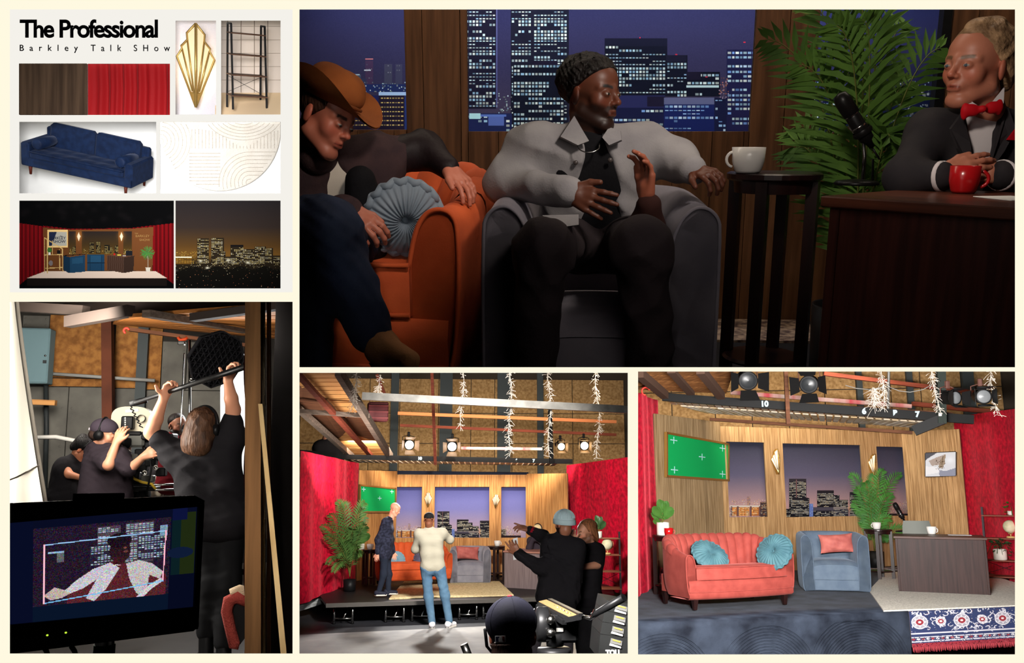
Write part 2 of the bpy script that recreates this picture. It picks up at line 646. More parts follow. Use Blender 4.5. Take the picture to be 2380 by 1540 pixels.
# ------------------------------------------------------------------ implicit surfaces (bodies, cloth, cushions)
def surface_nets(d, org, v):
 ins = d < 0
 nx, ny, nz = d.shape
 cnt = np.zeros((nx - 1, ny - 1, nz - 1), np.int8)
 off = [(i, j, k) for i in (0, 1) for j in (0, 1) for k in (0, 1)]
 for i, j, k in off:
  cnt += ins[i:nx - 1 + i, j:ny - 1 + j, k:nz - 1 + k]
 cells = np.argwhere((cnt > 0) & (cnt < 8))
 if len(cells) == 0:
  return np.zeros((0, 3)), np.zeros((0, 4), int)
 idx = np.full(cnt.shape, -1, np.int64)
 idx[tuple(cells.T)] = np.arange(len(cells))
 val = {o: d[cells[:, 0] + o[0], cells[:, 1] + o[1], cells[:, 2] + o[2]] for o in off}
 acc = np.zeros((len(cells), 3)); num = np.zeros(len(cells))
 for a in off:
  for ax in range(3):
   if a[ax] == 0:
    b = list(a); b[ax] = 1; b = tuple(b)
    da, db = val[a], val[b]
    m = (da < 0) != (db < 0)
    t = da / np.where(m, da - db, 1)
    p = np.repeat([np.array(a, float)], len(cells), 0)
    p[:, ax] += t
    acc[m] += p[m]; num[m] += 1
 V = org + (cells + acc / num[:, None]) * v
 Q = []
 for ax in range(3):
  sl0 = [slice(None)] * 3; sl1 = [slice(None)] * 3
  sl0[ax] = slice(0, -1); sl1[ax] = slice(1, None)
  A, B = ins[tuple(sl0)], ins[tuple(sl1)]
  e = np.argwhere(A != B)
  o1, o2 = [q for q in range(3) if q != ax]
  e = e[(e[:, o1] > 0) & (e[:, o2] > 0) & (e[:, o1] < d.shape[o1] - 1) & (e[:, o2] < d.shape[o2] - 1)]
  f = A[tuple(e.T)]

  def cell(da, db):
   q = e.copy(); q[:, o1] -= da; q[:, o2] -= db
   return idx[tuple(q.T)]
  q = np.stack([cell(1, 1), cell(0, 1), cell(0, 0), cell(1, 0)], 1)
  fl = f if ax != 1 else ~f
  q[~fl] = q[~fl][:, ::-1]
  Q.append(q)
 Q = np.concatenate(Q)
 return V, Q[(Q >= 0).all(1)]


def cap(a, b, ra, rb=None, k=None, op='u', fl=None):
 """tapered capsule; fl=(axis, factor) flattens"""
 return ('c', np.asarray(a, float), np.asarray(b, float), float(ra), float(ra if rb is None else rb), k, op)


def elp(c, r, rot=None, k=None, op='u'):
 return ('e', np.asarray(c, float), np.broadcast_to(np.asarray(r, float), (3,)).copy(), rot, k, op)


def sdf(prims, v, k=.03, fold=None, trim=None):
 """smooth union of prims meshed at voxel v -> verts, quads"""
 lo, hi = np.full(3, 1e9), np.full(3, -1e9)
 for p in prims:
  if p[-1] == 's':
   continue
  if p[0] == 'c':
   r = max(p[3], p[4])
   l, h = np.minimum(p[1], p[2]) - r, np.maximum(p[1], p[2]) + r
  else:
   r = p[2].max() if p[3] is not None else p[2]
   l, h = p[1] - r, p[1] + r
  lo, hi = np.minimum(lo, l), np.maximum(hi, h)
 pad = 3 * v + k * .4 + (.012 if fold else 0)
 lo, hi = lo - pad, hi + pad
 n = np.ceil((hi - lo) / v).astype(int) + 1
 ax = [lo[i] + v * np.arange(n[i]) for i in range(3)]
 d = np.full(n, 1.0, np.float32)
 for p in prims:
  kk = k if p[-2] is None else p[-2]
  if p[0] == 'c':
   r = max(p[3], p[4])
   l, h = np.minimum(p[1], p[2]) - r, np.maximum(p[1], p[2]) + r
  else:
   r = p[2].max() if p[3] is not None else p[2]
   l, h = p[1] - r, p[1] + r
  m = kk + 4 * v + .02
  i0 = np.clip(np.floor((l - m - lo) / v).astype(int), 0, n)
  i1 = np.clip(np.ceil((h + m - lo) / v).astype(int) + 1, 0, n)
  if (i1 <= i0).any():
   continue
  sl = tuple(slice(a, b) for a, b in zip(i0, i1))
  X = ax[0][sl[0]][:, None, None]; Y = ax[1][sl[1]][None, :, None]; Z = ax[2][sl[2]][None, None, :]
  if p[0] == 'c':
   a, b = p[1], p[2]
   ab = b - a
   L2 = (ab ** 2).sum() + 1e-12
   t = np.clip(((X - a[0]) * ab[0] + (Y - a[1]) * ab[1] + (Z - a[2]) * ab[2]) / L2, 0, 1)
   q = np.sqrt((X - a[0] - t * ab[0]) ** 2 + (Y - a[1] - t * ab[1]) ** 2 + (Z - a[2] - t * ab[2]) ** 2) - (p[3] + t * (p[4] - p[3]))
  else:
   x, y, z = X - p[1][0], Y - p[1][1], Z - p[1][2]
   if p[3] is not None:
    R = np.asarray(p[3])
    x, y, z = (x * R[0, i] + y * R[1, i] + z * R[2, i] for i in range(3))
   r = p[2]
   k0 = np.sqrt((x / r[0]) ** 2 + (y / r[1]) ** 2 + (z / r[2]) ** 2)
   k1 = np.sqrt((x / r[0] ** 2) ** 2 + (y / r[1] ** 2) ** 2 + (z / r[2] ** 2) ** 2)
   q = k0 * (k0 - 1) / np.maximum(k1, 1e-9)
  D = d[sl]
  if p[-1] == 's':
   q = -q
   hh = np.maximum(kk - np.abs(D - q), 0) / max(kk, 1e-9)
   d[sl] = np.maximum(D, q) + hh * hh * kk * .25
  else:
   hh = np.maximum(kk - np.abs(D - q), 0) / max(kk, 1e-9)
   d[sl] = np.minimum(D, q) - hh * hh * kk * .25
 if fold or trim:
  X = ax[0][:, None, None]; Y = ax[1][None, :, None]; Z = ax[2][None, None, :]
  if fold:
   d = d + fold(X, Y, Z)
  if trim:
   d = np.maximum(d, trim(X, Y, Z))
 return surface_nets(d, lo, v)


def folds(amp=.006, f=38.0, seed=0):
 """ridged creases that wander over the cloth"""
 r = np.random.RandomState(seed)
 W = r.uniform(-1, 1, (4, 3)) * f * np.array([[.6], [1], [1.4], [.4]])
 ph = r.uniform(0, 6, 6)

 def fn(X, Y, Z):
  w = np.sin(9 * X + 7 * Z + ph[0]) + np.sin(8 * Y - 11 * Z + ph[1])
  t = 0
  for i in range(4):
   t = t + np.abs(np.sin(W[i, 0] * X + W[i, 1] * Y + W[i, 2] * Z + ph[i] + 1.3 * w)) - .6
  g = .6 + .4 * np.sin(6 * X + 5 * Y + 8 * Z + ph[4])
  return (amp * .75 * t * g).astype(np.float32)
 return fn


def join(ms):
 V, Q, o = [], [], 0
 for v, q in ms:
  V.append(v); Q.append(q + o); o += len(v)
 return np.concatenate(V), np.concatenate(Q)

# ------------------------------------------------------------------ furniture and props (front is -y, base at z = 0)
def upath(W, D, n=48, flat=.06, front=0.0):
 """plan of a U: right front -> back -> left front; returns outer points and inward normals"""
 t = np.linspace(0, 1, 2000)
 y0 = flat * D
 pts = []
 ns = 400
 for i in range(ns):
  pts.append((W / 2, -D / 2 + (D / 2 + y0) * i / ns))
 for i in range(1200):
  a = math.pi * i / 1199
  c, s_ = math.cos(a), math.sin(a)
  pts.append((W / 2 * math.copysign(abs(c) ** .72, c), y0 + (D / 2 - y0) * abs(s_) ** .72))
 for i in range(1, ns + 1):
  pts.append((-W / 2, y0 - (D / 2 + y0) * i / ns))
 pts = np.array(pts)
 L = np.concatenate([[0], np.cumsum(np.hypot(*np.diff(pts, axis=0).T))])
 q = np.linspace(0, L[-1], n)
 P = np.stack([np.interp(q, L, pts[:, i]) for i in (0, 1)], 1)
 T = np.gradient(P, axis=0)
 T /= np.hypot(*T.T)[:, None]
 N = np.stack([-T[:, 1], T[:, 0]], 1)
 return P, N


def chaikin(q, it=2):
 """round the corners of an open profile"""
 q = np.asarray(q, float)
 for _ in range(it):
  a = q[:-1] * .75 + q[1:] * .25
  b = q[:-1] * .25 + q[1:] * .75
  q = np.concatenate([q[:1], np.stack([a, b], 1).reshape(-1, 2)[1:-1], q[-1:]])
 return q


def sweep(P, N, prof, zf=None):
 """prof(m,2) inset,z ; zf(i)->function mapping profile to per-point profile"""
 G = []
 for i in range(len(P)):
  pr = prof if zf is None else zf(i)
  G.append([(P[i, 0] + N[i, 0] * a, P[i, 1] + N[i, 1] * a, z) for a, z in pr])
 return np.array(G)


def armchair(t, fab, W=.82, D=.80, H=.70):
 P, N = upath(W, D, 44)
 pr = np.array([(.03, .0), (.0, .05), (.0, H - .07), (.015, H - .025), (.05, H), (.09, H - .004), (.13, H - .05), (.155, H - .14), (.16, .2), (.16, .01)])

 def zf(i):
  u = abs(2 * i / (len(P) - 1) - 1)
  q = pr.copy()
  q[:, 1] = np.where(q[:, 1] > .3, q[:, 1] - .03 * u ** 3, q[:, 1])
  return chaikin(q)
 G = sweep(P, N, pr, zf)
 m = MB().grid(G, flip=True)
 for g in (G[0], G[-1]):
  m.add(g, [list(range(len(g)))])
  m.add(g, [list(range(len(g)))[::-1]])
 part('shell', m, fab, t)
 for k, g in ((1, G[0]), (-1, G[-1])):
  part('arm_piping', MB().tube(g + np.array((0, -.004, 0)), .006, 5), fab, t)
 b = MB()
 w2 = W / 2 - .15
 xs = np.linspace(-1, 1, 13)
 ys = np.linspace(-1, 1, 11)
 top = np.array([[(x * w2, -D / 2 + .0 + (D - .2) * (y + 1) / 2, .43 - .035 * (abs(x) ** 4 + abs(y) ** 6) - .03 * max(0, -y) ** 8) for y in ys] for x in xs])
 b.grid(top)
 fr = np.array([[(x * w2, -D / 2 - .012 * (1 - x ** 4), z) for z in (.16, .3, top[i, 0, 2])] for i, x in enumerate(xs)])
 b.grid(fr)
 part('seat', b, fab, t)
 part('base_band', MB().box((0, -D / 2 + .03, .085), (2 * w2, .07, .15), b=.012), fab, t)
 part('seat_deck', MB().box((0, .02, .2), (2 * w2 + .02, D - .16, .36)), fab, t)


def channel_sofa(t, fab, legm, W=1.55, D=.82, H=.80, arm=.62, nch=17):
 P, N = upath(W, D, 97, flat=-.12)
 n = len(P)

 def top(u):
  a = abs(2 * u - 1)
  q = np.clip((1 - a) / .55, 0, 1)
  return arm + (H - arm) * q * q * (3 - 2 * q)

 def zf(i):
  h = top(i / (n - 1))
  return chaikin([(.05, .13), (.015, .22), (0, .4), (.0, h - .06), (.012, h - .015), (.05, h), (.09, h - .015), (.12, h - .07), (.15, .38), (.15, .13)])
 G = sweep(P, N, None, zf)
 m = MB().grid(G, flip=True)
 for g in (G[0], G[-1]):
  m.add(g, [list(range(len(g)))]); m.add(g, [list(range(len(g)))[::-1]])
 part('frame_shell', m, fab, t)
 for g in (G[0], G[-1]):
  part('arm_piping', MB().tube(g + np.array((0, -.005, 0)), .007, 5), fab, t)
 i0, i1 = 10, n - 11
 ed = np.linspace(i0, i1, nch + 1)
 for c in range(nch):
  rows = []
  for u in np.linspace(0, 1, 7):
   fi = ed[c] + (ed[c + 1] - ed[c]) * u
   a = int(min(fi, n - 2)); f = fi - a
   p = P[a] * (1 - f) + P[a + 1] * f
   nn = N[a] * (1 - f) + N[a + 1] * f
   h = top(fi / (n - 1))
   bl = .022 * math.sin(math.pi * u) ** .6
   pr = [(.0 - bl * .3, h - .075), (.005 - bl * .4, h - .015 + bl * .3), (.05, h + .006 + bl), (.09 + bl * .4, h - .01 + bl * .7), (.125 + bl, h - .075), (.155 + bl, h - .2), (.19 + bl * .8, .38)]
   pr = chaikin(pr, 1)
   rows.append([(p[0] + nn[0] * q, p[1] + nn[1] * q, z) for q, z in pr])
  part('back_channel', MB().grid(np.array(rows), flip=True), fab, t)
 # bowed seat cushion, rail and skirt
 w2 = W / 2 - .13

 def bow(x):
  return -D / 2 - .07 * (1 - (x / (W / 2)) ** 2)
 xs = np.linspace(-w2, w2, 19)
 cu = MB()
 prof = [(0, .335), (0, .46), (.012, .475), (.2, .49), (.62, .46)]
 cu.grid(np.array([[(x, bow(x) + a * (1 if k < 3 else D), z - (.01 if abs(x) > w2 - .03 else 0)) for k, (a, z) in enumerate(prof)] for x in xs]))
 for e in (0, -1):
  x = xs[e]
  pts = np.array([(x, bow(x) + a * (1 if k < 3 else D), z) for k, (a, z) in enumerate(prof)] + [(x, bow(x) + .5, .335)])
  cu.add(pts, [list(range(len(pts)))]); cu.add(pts, [list(range(len(pts)))[::-1]])
 cush = part('seat_cushion', cu, fab, t)
 for z in (.34, .472):
  part('cushion_piping', MB().tube([(x, bow(x) - .004, z) for x in xs], .007, 5), fab, cush)
 x2 = np.linspace(-W / 2 + .03, W / 2 - .03, 19)
 rl = MB().grid(np.array([[(x, bow(x) + dy, z) for dy, z in ((.1, .335), (.0, .325), (-.012, .27), (.0, .2))] for x in x2]))
 part('front_rail', rl, fab, t)
 sk = MB().grid(np.array([[(x, bow(x) + dy, z) for dy, z in ((-.006, .2), (-.008, .14), (.03, .115), (.4, .115))] for x in x2]))
 part('skirt', sk, fab, t)
 part('rail_piping', MB().tube([(x, bow(x) - .008, .2) for x in x2], .006, 5), fab, t)
 part('seat_deck', MB().box((0, .0, .25), (W - .2, D - .22, .2)), fab, t)
 for sx in (-1, 1):
  for y in (bow(W / 2 - .13) + .06, D / 2 - .14):
   part('leg', MB().add([(sx * (W / 2 - .13) + a * r, y + b * r, z) for z, r in ((0, .018), (.14, .034)) for a, b in ((-1, -1), (1, -1), (1, 1), (-1, 1))],
         [(3, 2, 1, 0), (4, 5, 6, 7), (0, 1, 5, 4), (1, 2, 6, 5), (2, 3, 7, 6), (3, 0, 4, 7)]), legm, t)


def round_pillow(mat, R=.2, H=.085, pl=26):
 """pleated disc cushion standing in the local xz plane, button towards -y"""
 nr, na = 22, pl * 6
 m = MB()
 for sgn in (-1, 1):
  G = []
  for i in range(nr):
   q = i / (nr - 1)
   row = []
   for j in range(na):
    a = 2 * math.pi * j / na
    ple = abs(math.sin(pl * a / 2 + 1.2 * q))
    h = H * (1 - q ** 2.6) ** .6 * (1 - .75 * math.exp(-(q / .16) ** 2)) * (1 - .22 * (1 - ple) * min(1, q * 4))
    r = R * q * (1 + .02 * ple * (q > .8))
    row.append((r * math.cos(a), sgn * h, r * math.sin(a)))
   G.append(row)
  m.grid(np.array(G), closed_v=True, flip=(sgn > 0))
 return m


def pillow_parts(t, mat, R=.2, H=.085, pl=26):
 part('pleated_cover', round_pillow(mat, R, H, pl), mat, t)
 part('button', MB().ell((0, -H * .34, 0), (R * .09, .012, R * .09)), mat, t)
 n = 130
 pts = [(R * 1.0 * math.cos(a), .012 * math.sin(a * 18), R * 1.0 * math.sin(a)) for a in np.linspace(0, 2 * math.pi, n)]
 part('gathered_edge', MB().tube(pts, .014, 6, cap=False), mat, t)


def square_pillow(W=.46, H=.3, T=.09, seed=1):
 r = np.random.RandomState(seed)
 n, k = 25, 17
 m = MB()
 for sgn in (-1, 1):
  G = []
  for i in range(n):
   u = -1 + 2 * i / (n - 1)
   row = []
   for j in range(k):
    v = -1 + 2 * j / (k - 1)
    th = T * ((1 - abs(u) ** 2.5) * (1 - abs(v) ** 2.5)) ** .55
    x = W / 2 * u * (1 - .09 * (1 - v * v)) ; z = H / 2 * v * (1 - .1 * (1 - u * u))
    y = sgn * (th + .006 * math.sin(7 * u + 3 * v + seed) * math.sin(5 * v - 2 * u) * (1 - abs(u)) * 2)
    row.append((x, y, z))
   G.append(row)
  m.grid(np.array(G), flip=(sgn > 0))
 return m


def side_table(t, wood, R=.27, H=.62, lw=.035):
 part('top', MB().lathe([(0, H - .03), (R - .01, H - .03), (R, H - .022), (R, H - .005), (R - .008, H), (0, H)], 36, smooth=False), wood, t)
 part('apron', MB().lathe([(R - .03, H - .075), (R - .025, H - .03)], 36), wood, t)
 for k in range(4):
  a = math.pi / 4 + k * math.pi / 2 + .2
  x, y = (R - .03) * math.cos(a), (R - .03) * math.sin(a)
  part('leg', MB().box((x, y, (H - .03) / 2), (lw, lw, H - .03), rotz(a)), wood, t)
 part('lower_shelf', MB().lathe([(0, .13), (R - .03, .13), (R - .02, .14), (R - .03, .15), (0, .15)], 32, smooth=False), wood, t)


def mug(t, mat, R=.042, H=.085, wide=1.0, handle=1, inner=None):
 part('cup', MB().lathe([(0, .004), (R * .72, .0), (R * .84, .008), (R, H * .45), (R * wide, H), (R * wide - .004, H), (R * .93 - .003, H * .45), (R * .7, .012), (0, .01)], 24), mat, t)
 a = np.linspace(-1.35, 1.35, 9)
 part('handle', MB().tube([(handle * (R * .9 + .027 * math.cos(q)), 0, H * .52 + H * .3 * math.sin(q)) for q in a], .0055, 7), mat, t)


def desk(t, wood, W=1.25, D=.62, H=.74, top=None):
 top = top or wood
 part('top', MB().box((0, 0, H - .016), (W + .06, D + .06, .032), b=.004), top, t)
 part('front_panel', MB().box((0, -D / 2 + .012, (H - .034) / 2), (W, .022, H - .034)), wood, t)
 for s_ in (-1, 1):
  part('side_panel', MB().box((s_ * (W / 2 - .012), .012, (H - .034) / 2), (.024, D - .03, H - .034)), wood, t)
 part('corner_strip', MB().box((-W / 2 + .006, -D / 2 - .004, (H - .034) / 2), (.03, .012, H - .034), b=.003), wood, t)
 part('corner_strip', MB().box((W / 2 - .006, -D / 2 - .004, (H - .034) / 2), (.03, .012, H - .034), b=.003), wood, t)


def microphone(t, blk, chrome, H=.3, tilt=.6, r=.026):
 part('base', MB().lathe([(0, 0), (.075, 0), (.078, .006), (.07, .014), (.02, .02), (0, .02)], 28), blk, t)
 part('gooseneck', MB().tube([(.02, 0, .015), (.02, 0, .1), (.012, 0, .15), (-.02, 0, .18), (-.045, 0, .205)], .006, 8), chrome, t)
 ax = np.array((-math.sin(tilt), 0, math.cos(tilt)))
 c = np.array((-.01, -.012, .2))
 Rm = roty(-tilt)
 b = part('body', MB().lathe([(0, -.085), (r * .35, -.085), (r * .5, -.06), (r * .95, -.05), (r, -.03), (r, .045), (r * .9, .05)], 20, c, Rm), blk, t)
 part('pop_filter', MB().lathe([(r * .9, .05), (r * 1.12, .055), (r * 1.14, .11), (r * .9, .135), (0, .142)], 20, c, Rm), blk, t)
 for q in (.05, .0, -.03):
  part('ring', MB().lathe([(r * 1.0, q), (r * 1.06, q + .003), (r * 1.0, q + .007)], 20, c, Rm), chrome, b)
 part('shock_mount', MB().lathe([(r * 1.25, -.03), (r * 1.4, -.02), (r * 1.25, -.01)], 20, c, Rm), blk, t)
 e = c - ax * .085
 part('cable', MB().tube([e, e - ax * .05, (.05, 0, .09), (.055, 0, .02), (.07, .03, .004)], .004, 6), blk, t)


def frond(spine, L=.16, n=22, w=.012, start=.25, droop=.35, twist=0.0, stemr=.005, side=None):
 """feather leaf along a bezier spine (4 control points); returns leaflets MB and midrib MB"""
 b = np.asarray(spine, float)
 tt = np.linspace(0, 1, 24)[:, None]
 S = (1 - tt) ** 3 * b[0] + 3 * (1 - tt) ** 2 * tt * b[1] + 3 * (1 - tt) * tt ** 2 * b[2] + tt ** 3 * b[3]
 m = MB()
 side = np.asarray(side if side is not None else (1, 0, 0), float)
 for i in range(n):
  q = start + (1 - start) * i / (n - 1)
  k = q * 23
  a = int(min(k, 22)); f = k - a
  p = S[a] * (1 - f) + S[a + 1] * f
  T = nrm(S[min(a + 1, 23)] - S[a])
  sd = nrm(side - T * np.dot(side, T))
  up = nrm(np.cross(sd, T))
  ll = L * (math.sin(math.pi * min(1, (i + 2.5) / (n + 3))) ** .55) * (1 - .35 * i / n)
  for s_ in (-1, 1):
   d = nrm(T * (.55 + .5 * i / n) + sd * s_ * .85 + up * (.25 * random.uniform(.2, 1.2)))
   d2 = nrm(d + np.array((0, 0, -droop)) * random.uniform(.6, 1.3))
   p1 = p + d * ll * .45
   p2 = p1 + d2 * ll * .55
   wv = nrm(np.cross(d, up)) * w * .5
   m.add([p, p1 + wv, p2, p1 - wv], [(0, 1, 2, 3)])
 return m, MB().tube(S, np.linspace(stemr, stemr * .35, 24), 5)


def palm_parts(t, leafm, stemm, fr, L=.16, n=22, w=.014):
 for sp in fr:
  sp = np.asarray(sp, float)
  d = sp[3] - sp[1]
  side = np.cross(d, (0, 1, 0)) if abs(d[1]) < np.hypot(d[0], d[2]) * 1.5 else (1, 0, 0)
  lv, st = frond(sp, L, n, w, side=side)
  o = part('frond', lv, leafm, t)
  part('midrib', st, stemm, o)


def leaf_mesh(L=.12, W=.09, curl=.2):
 m = MB()
 u = np.linspace(0, 1, 7)
 v = np.linspace(-1, 1, 5)
 return MB().grid(np.array([[(y * W / 2 * math.sin(math.pi * min(1, x * .93 + .04)) ** .7, x * L, curl * L * (abs(y) * .35 - x * x * .5) + .01 * math.cos(12 * x) * abs(y) * L) for y in v] for x in u]))


def fiddle_plant(t, leafm, potm, stemm, spots, pot=(.06, .13), lid=None, soil=None):
 """spots: (x, y, z, azimuth, pitch, size) leaves"""
 R, H = pot
 part('pot', MB().lathe([(0, 0), (R * .92, 0), (R, .01), (R, H), (R - .008, H), (R - .01, H - .015), (0, H - .015)], 24), potm, t)
 me = {}
 for x, y, z, az, pt, s in spots:
  lm = leaf_mesh()
  o = part('leaf', lm, leafm, t)
  o.matrix_local = Matrix.Translation((x, y, z)) @ Matrix.Rotation(az, 4, 'Y') @ Matrix.Rotation(pt, 4, 'X') @ Matrix.Diagonal((s, s, s, 1))
  part('stem', MB().tube([(0, 0, H - .02), (x * .3, y * .3, H + (z - H) * .6), (x, y, z)], .004, 5), stemm, t)


def ivy_plant(t, leafm, potm, R=.06, H=.11, seed=3, n=46, spread=.14):
 r = np.random.RandomState(seed)
 part('pot', MB().lathe([(0, 0), (R * .9, 0), (R, .01), (R, H), (R - .008, H), (R - .01, H - .02), (0, H - .02)], 24), potm, t)
 lm = leaf_mesh(.045, .04, .3).mesh('leaf')
 for i in range(n):
  a = r.uniform(0, 6.28)
  q = r.uniform(.1, 1)
  d = spread * q
  z = H + .05 + .06 * math.sin(q * 3) - (max(0, q - .55) * .42 * r.rand())
  o = part('leaf', lm, leafm, t)
  o.matrix_local = Matrix.Translation((d * math.cos(a), d * math.sin(a) * .8, z)) @ Matrix.Rotation(r.uniform(0, 6.28), 4, 'Z') @ Matrix.Rotation(r.uniform(-.6, .9), 4, 'X')
 for i in range(9):
  a = r.uniform(0, 6.28)
  part('vine', MB().tube([(0, 0, H), (.5 * spread * math.cos(a), .4 * spread * math.sin(a), H + .08), (spread * math.cos(a), spread * .8 * math.sin(a), H - .02 - .06 * r.rand())], .002, 4), leafm, t)


def globe(t, ball, stand, R=.09):
 part('base', MB().lathe([(0, 0), (R * .62, 0), (R * .66, .015), (R * .5, .03), (0, .03)], 24), stand, t)
 part('post', MB().tube([(0, 0, .02), (0, 0, .065)], .008, 8), stand, t)
 c = (0, 0, .065 + R * 1.1)
 part('sphere', MB().ell(c, R, seg=28, rings=16), ball, t)
 a = np.linspace(-1.9, 1.35, 20)
 part('meridian', MB().tube([(R * 1.12 * math.cos(q), 0, c[2] + R * 1.12 * math.sin(q)) for q in a], .004, 6), stand, t)


SC_HALF = [(0, 0), (.5, .59), (.36, .69), (.38, .72), (.22, .80), (.235, .88), (0, 1.0)]


def sconce(t, brass, glass, W=.2, H=.44, dep=.07):
 """art-deco fan wall light; back at y = 0, ridge towards -y"""
 def p(x, z, e=0):
  return np.array((x * W, -dep * (1 - abs(x) * 2) - e - .004, z * H))
 panes = [[(.0, .17), (.0, 1.), (.235, .88), (.22, .8), (.05, .17)], [(.05, .17), (.22, .8), (.38, .72), (.36, .69), (.09, .19)], [(.09, .19), (.36, .69), (.5, .59), (.155, .183)]]
 for s_ in (-1, 1):
  for q in panes:
   pts = np.array([p(s_ * x, z) for x, z in q])
   part('glass_pane', MB().prism(pts if s_ > 0 else pts[::-1], (0, .003, 0), (0, 0, 0)), glass, t)
  ol = [p(s_ * x, z, .004) for x, z in SC_HALF]
  part('rim', MB().tube(ol, .006 * W / .2, 5), brass, t)
  for x0, z0, x1, z1 in ((.05, .17, .22, .8), (.09, .19, .36, .69)):
   part('rib', MB().tube([p(s_ * x0, z0, .004), p(s_ * x1, z1, .004)], .005 * W / .2, 5), brass, t)
  tip = np.array([p(0, 0), p(s_ * .155, .183), p(0, .18)])
  part('tip_plate', MB().prism(tip if s_ < 0 else tip[::-1], (0, .002, 0), (0, -.004, 0)), brass, t)
  part('side_wall', MB().grid(np.array([[p(s_ * x, z), (s_ * x * W, 0, z * H)] for x, z in SC_HALF])), brass, t)
 part('ridge', MB().tube([p(0, 0, .006), p(0, 1, .006)], .008 * W / .2, 6), brass, t)


def ladder_shelf(t, frame, wood, W=.62, D=.34, H=1.42, zs=(.28, .62, .96, 1.3)):
 for s_ in (-1, 1):
  x = s_ * W / 2
  part('front_leg', MB().bar((x, -D / 2, 0), (x * .97, -D / 2 + .12, H), .03, .03, (1, 0, 0)), frame, t)
  part('rear_leg', MB().bar((x, D / 2, 0), (x * .97, D / 2 - .04, H), .03, .03, (1, 0, 0)), frame, t)
  part('top_link', MB().bar((x * .97, -D / 2 + .12, H), (x * .97, D / 2 - .04, H), .03, .03), frame, t)
 for z in zs:
  q = z / H
  d0, d1 = -D / 2 + .12 * q, D / 2 - .04 * q
  part('shelf_board', MB().box((0, (d0 + d1) / 2, z), (W * (1 - .03 * q) + .03, d1 - d0 + .05, .02), b=.003), wood, t)
 if len(zs) > 1:
  for a, b in ((-1, 1), (1, -1)):
   part('cross_brace', MB().tube([(a * W / 2, D / 2 - .01, zs[0] + .03), (b * W / 2, D / 2 - .03, zs[1] - .03)], .004, 5), frame, t)


def fresnel(t, body, lens, door, yoke, R=.11, L=.22, open_=1.05, bail=True, steel=None):
 """spotlight pointing along local -y, hung from the top"""
 Rm = rotx(math.pi / 2)          # lathe axis z -> -y
 part('housing', MB().lathe([(R * .6, -L), (R * .95, -L * .8), (R * 1.05, -L * .4), (R * 1.05, 0), (R * 1.12, .005), (R * 1.12, .03), (R * .95, .03)], 24, (0, 0, 0), Rm, cap=True), body, t)
 part('lens', MB().lathe([(R * .98, .026), (R * .8, .035), (R * .5, .044), (0, .05)], 24, (0, 0, 0), Rm), lens, t)
 for k in range(4):
  a = k * math.pi / 2
  c, s_ = math.cos(a), math.sin(a)
  rad = np.array((s_, 0, c)); tan = np.array((c, 0, -s_))
  fw = np.array((0, -1, 0))
  d = nrm(fw * math.cos(open_) + rad * math.sin(open_))
  w0, w1 = R * .85, R * 1.15
  o = rad * R * 1.1 + fw * .03
  LL = R * 1.5
  q = np.array([o - tan * w0, o + tan * w0, o + d * LL + tan * w1, o + d * LL - tan * w1])
  part('barn_door', MB().prism(q, nrm(np.cross(d, tan)) * .003, (0, 0, 0)), door, t)
 for s_ in (-1, 1):
  part('yoke_arm', MB().tube([(s_ * R * 1.25, L * .4, 0), (s_ * R * 1.25, L * .4, R * 1.5), (0, L * .4, R * 1.9)], .008, 6), yoke, t)
 part('hanging_clamp', MB().box((0, L * .4, R * 2.05), (.05, .05, .1), b=.008), yoke, t)
 part('top_fin', MB().box((0, L * .45, R * 1.06), (R * 1.2, L * .5, R * .2), b=.006), body, t)


def light_string(L, seed, n=70, spread=.05, sway=.03, r=.003):
 """hanging icicle string: cord and twigs from z = 0 down to -L"""
 q = np.random.RandomState(seed)
 z = np.linspace(0, -L, 30)
 pts = np.stack([sway * np.sin(z * 5 + seed), sway * .4 * np.cos(z * 4), z], 1)
 cord = MB().tube(pts, r, 4)
 tw = MB()
 for i in range(n):
  k = q.randint(0, 30)
  p = pts[k] + (0, 0, q.uniform(-.02, .02))
  d = np.array((q.uniform(-1, 1), q.uniform(-.5, .5), q.uniform(-1.1, .5))) * spread * q.uniform(.5, 1.2)
  tw.tube([p, p + d * .6, p + d + (0, 0, -.01)], [r * .8, r * .8, r * 1.3], 3)
 return cord, tw


def spike_palm_specs(scale=1.0, n=11, H=1.5, seed=5, spread=.5):
 r = np.random.RandomState(seed)
 out = []
 for i in range(n):
  a = 2 * math.pi * i / n + r.uniform(-.3, .3)
  q = r.uniform(.35, 1)
  h = H * (1.05 - .45 * q)
  x, y = spread * q * math.cos(a), spread * q * math.sin(a) * .6
  out.append([(0, 0, .1), (x * .15, y * .15, h * .5), (x * .5, y * .5, h * 1.0), (x * 1.15, y * 1.15, h * (1.05 - .25 * q))])
 return np.array(out) * scale


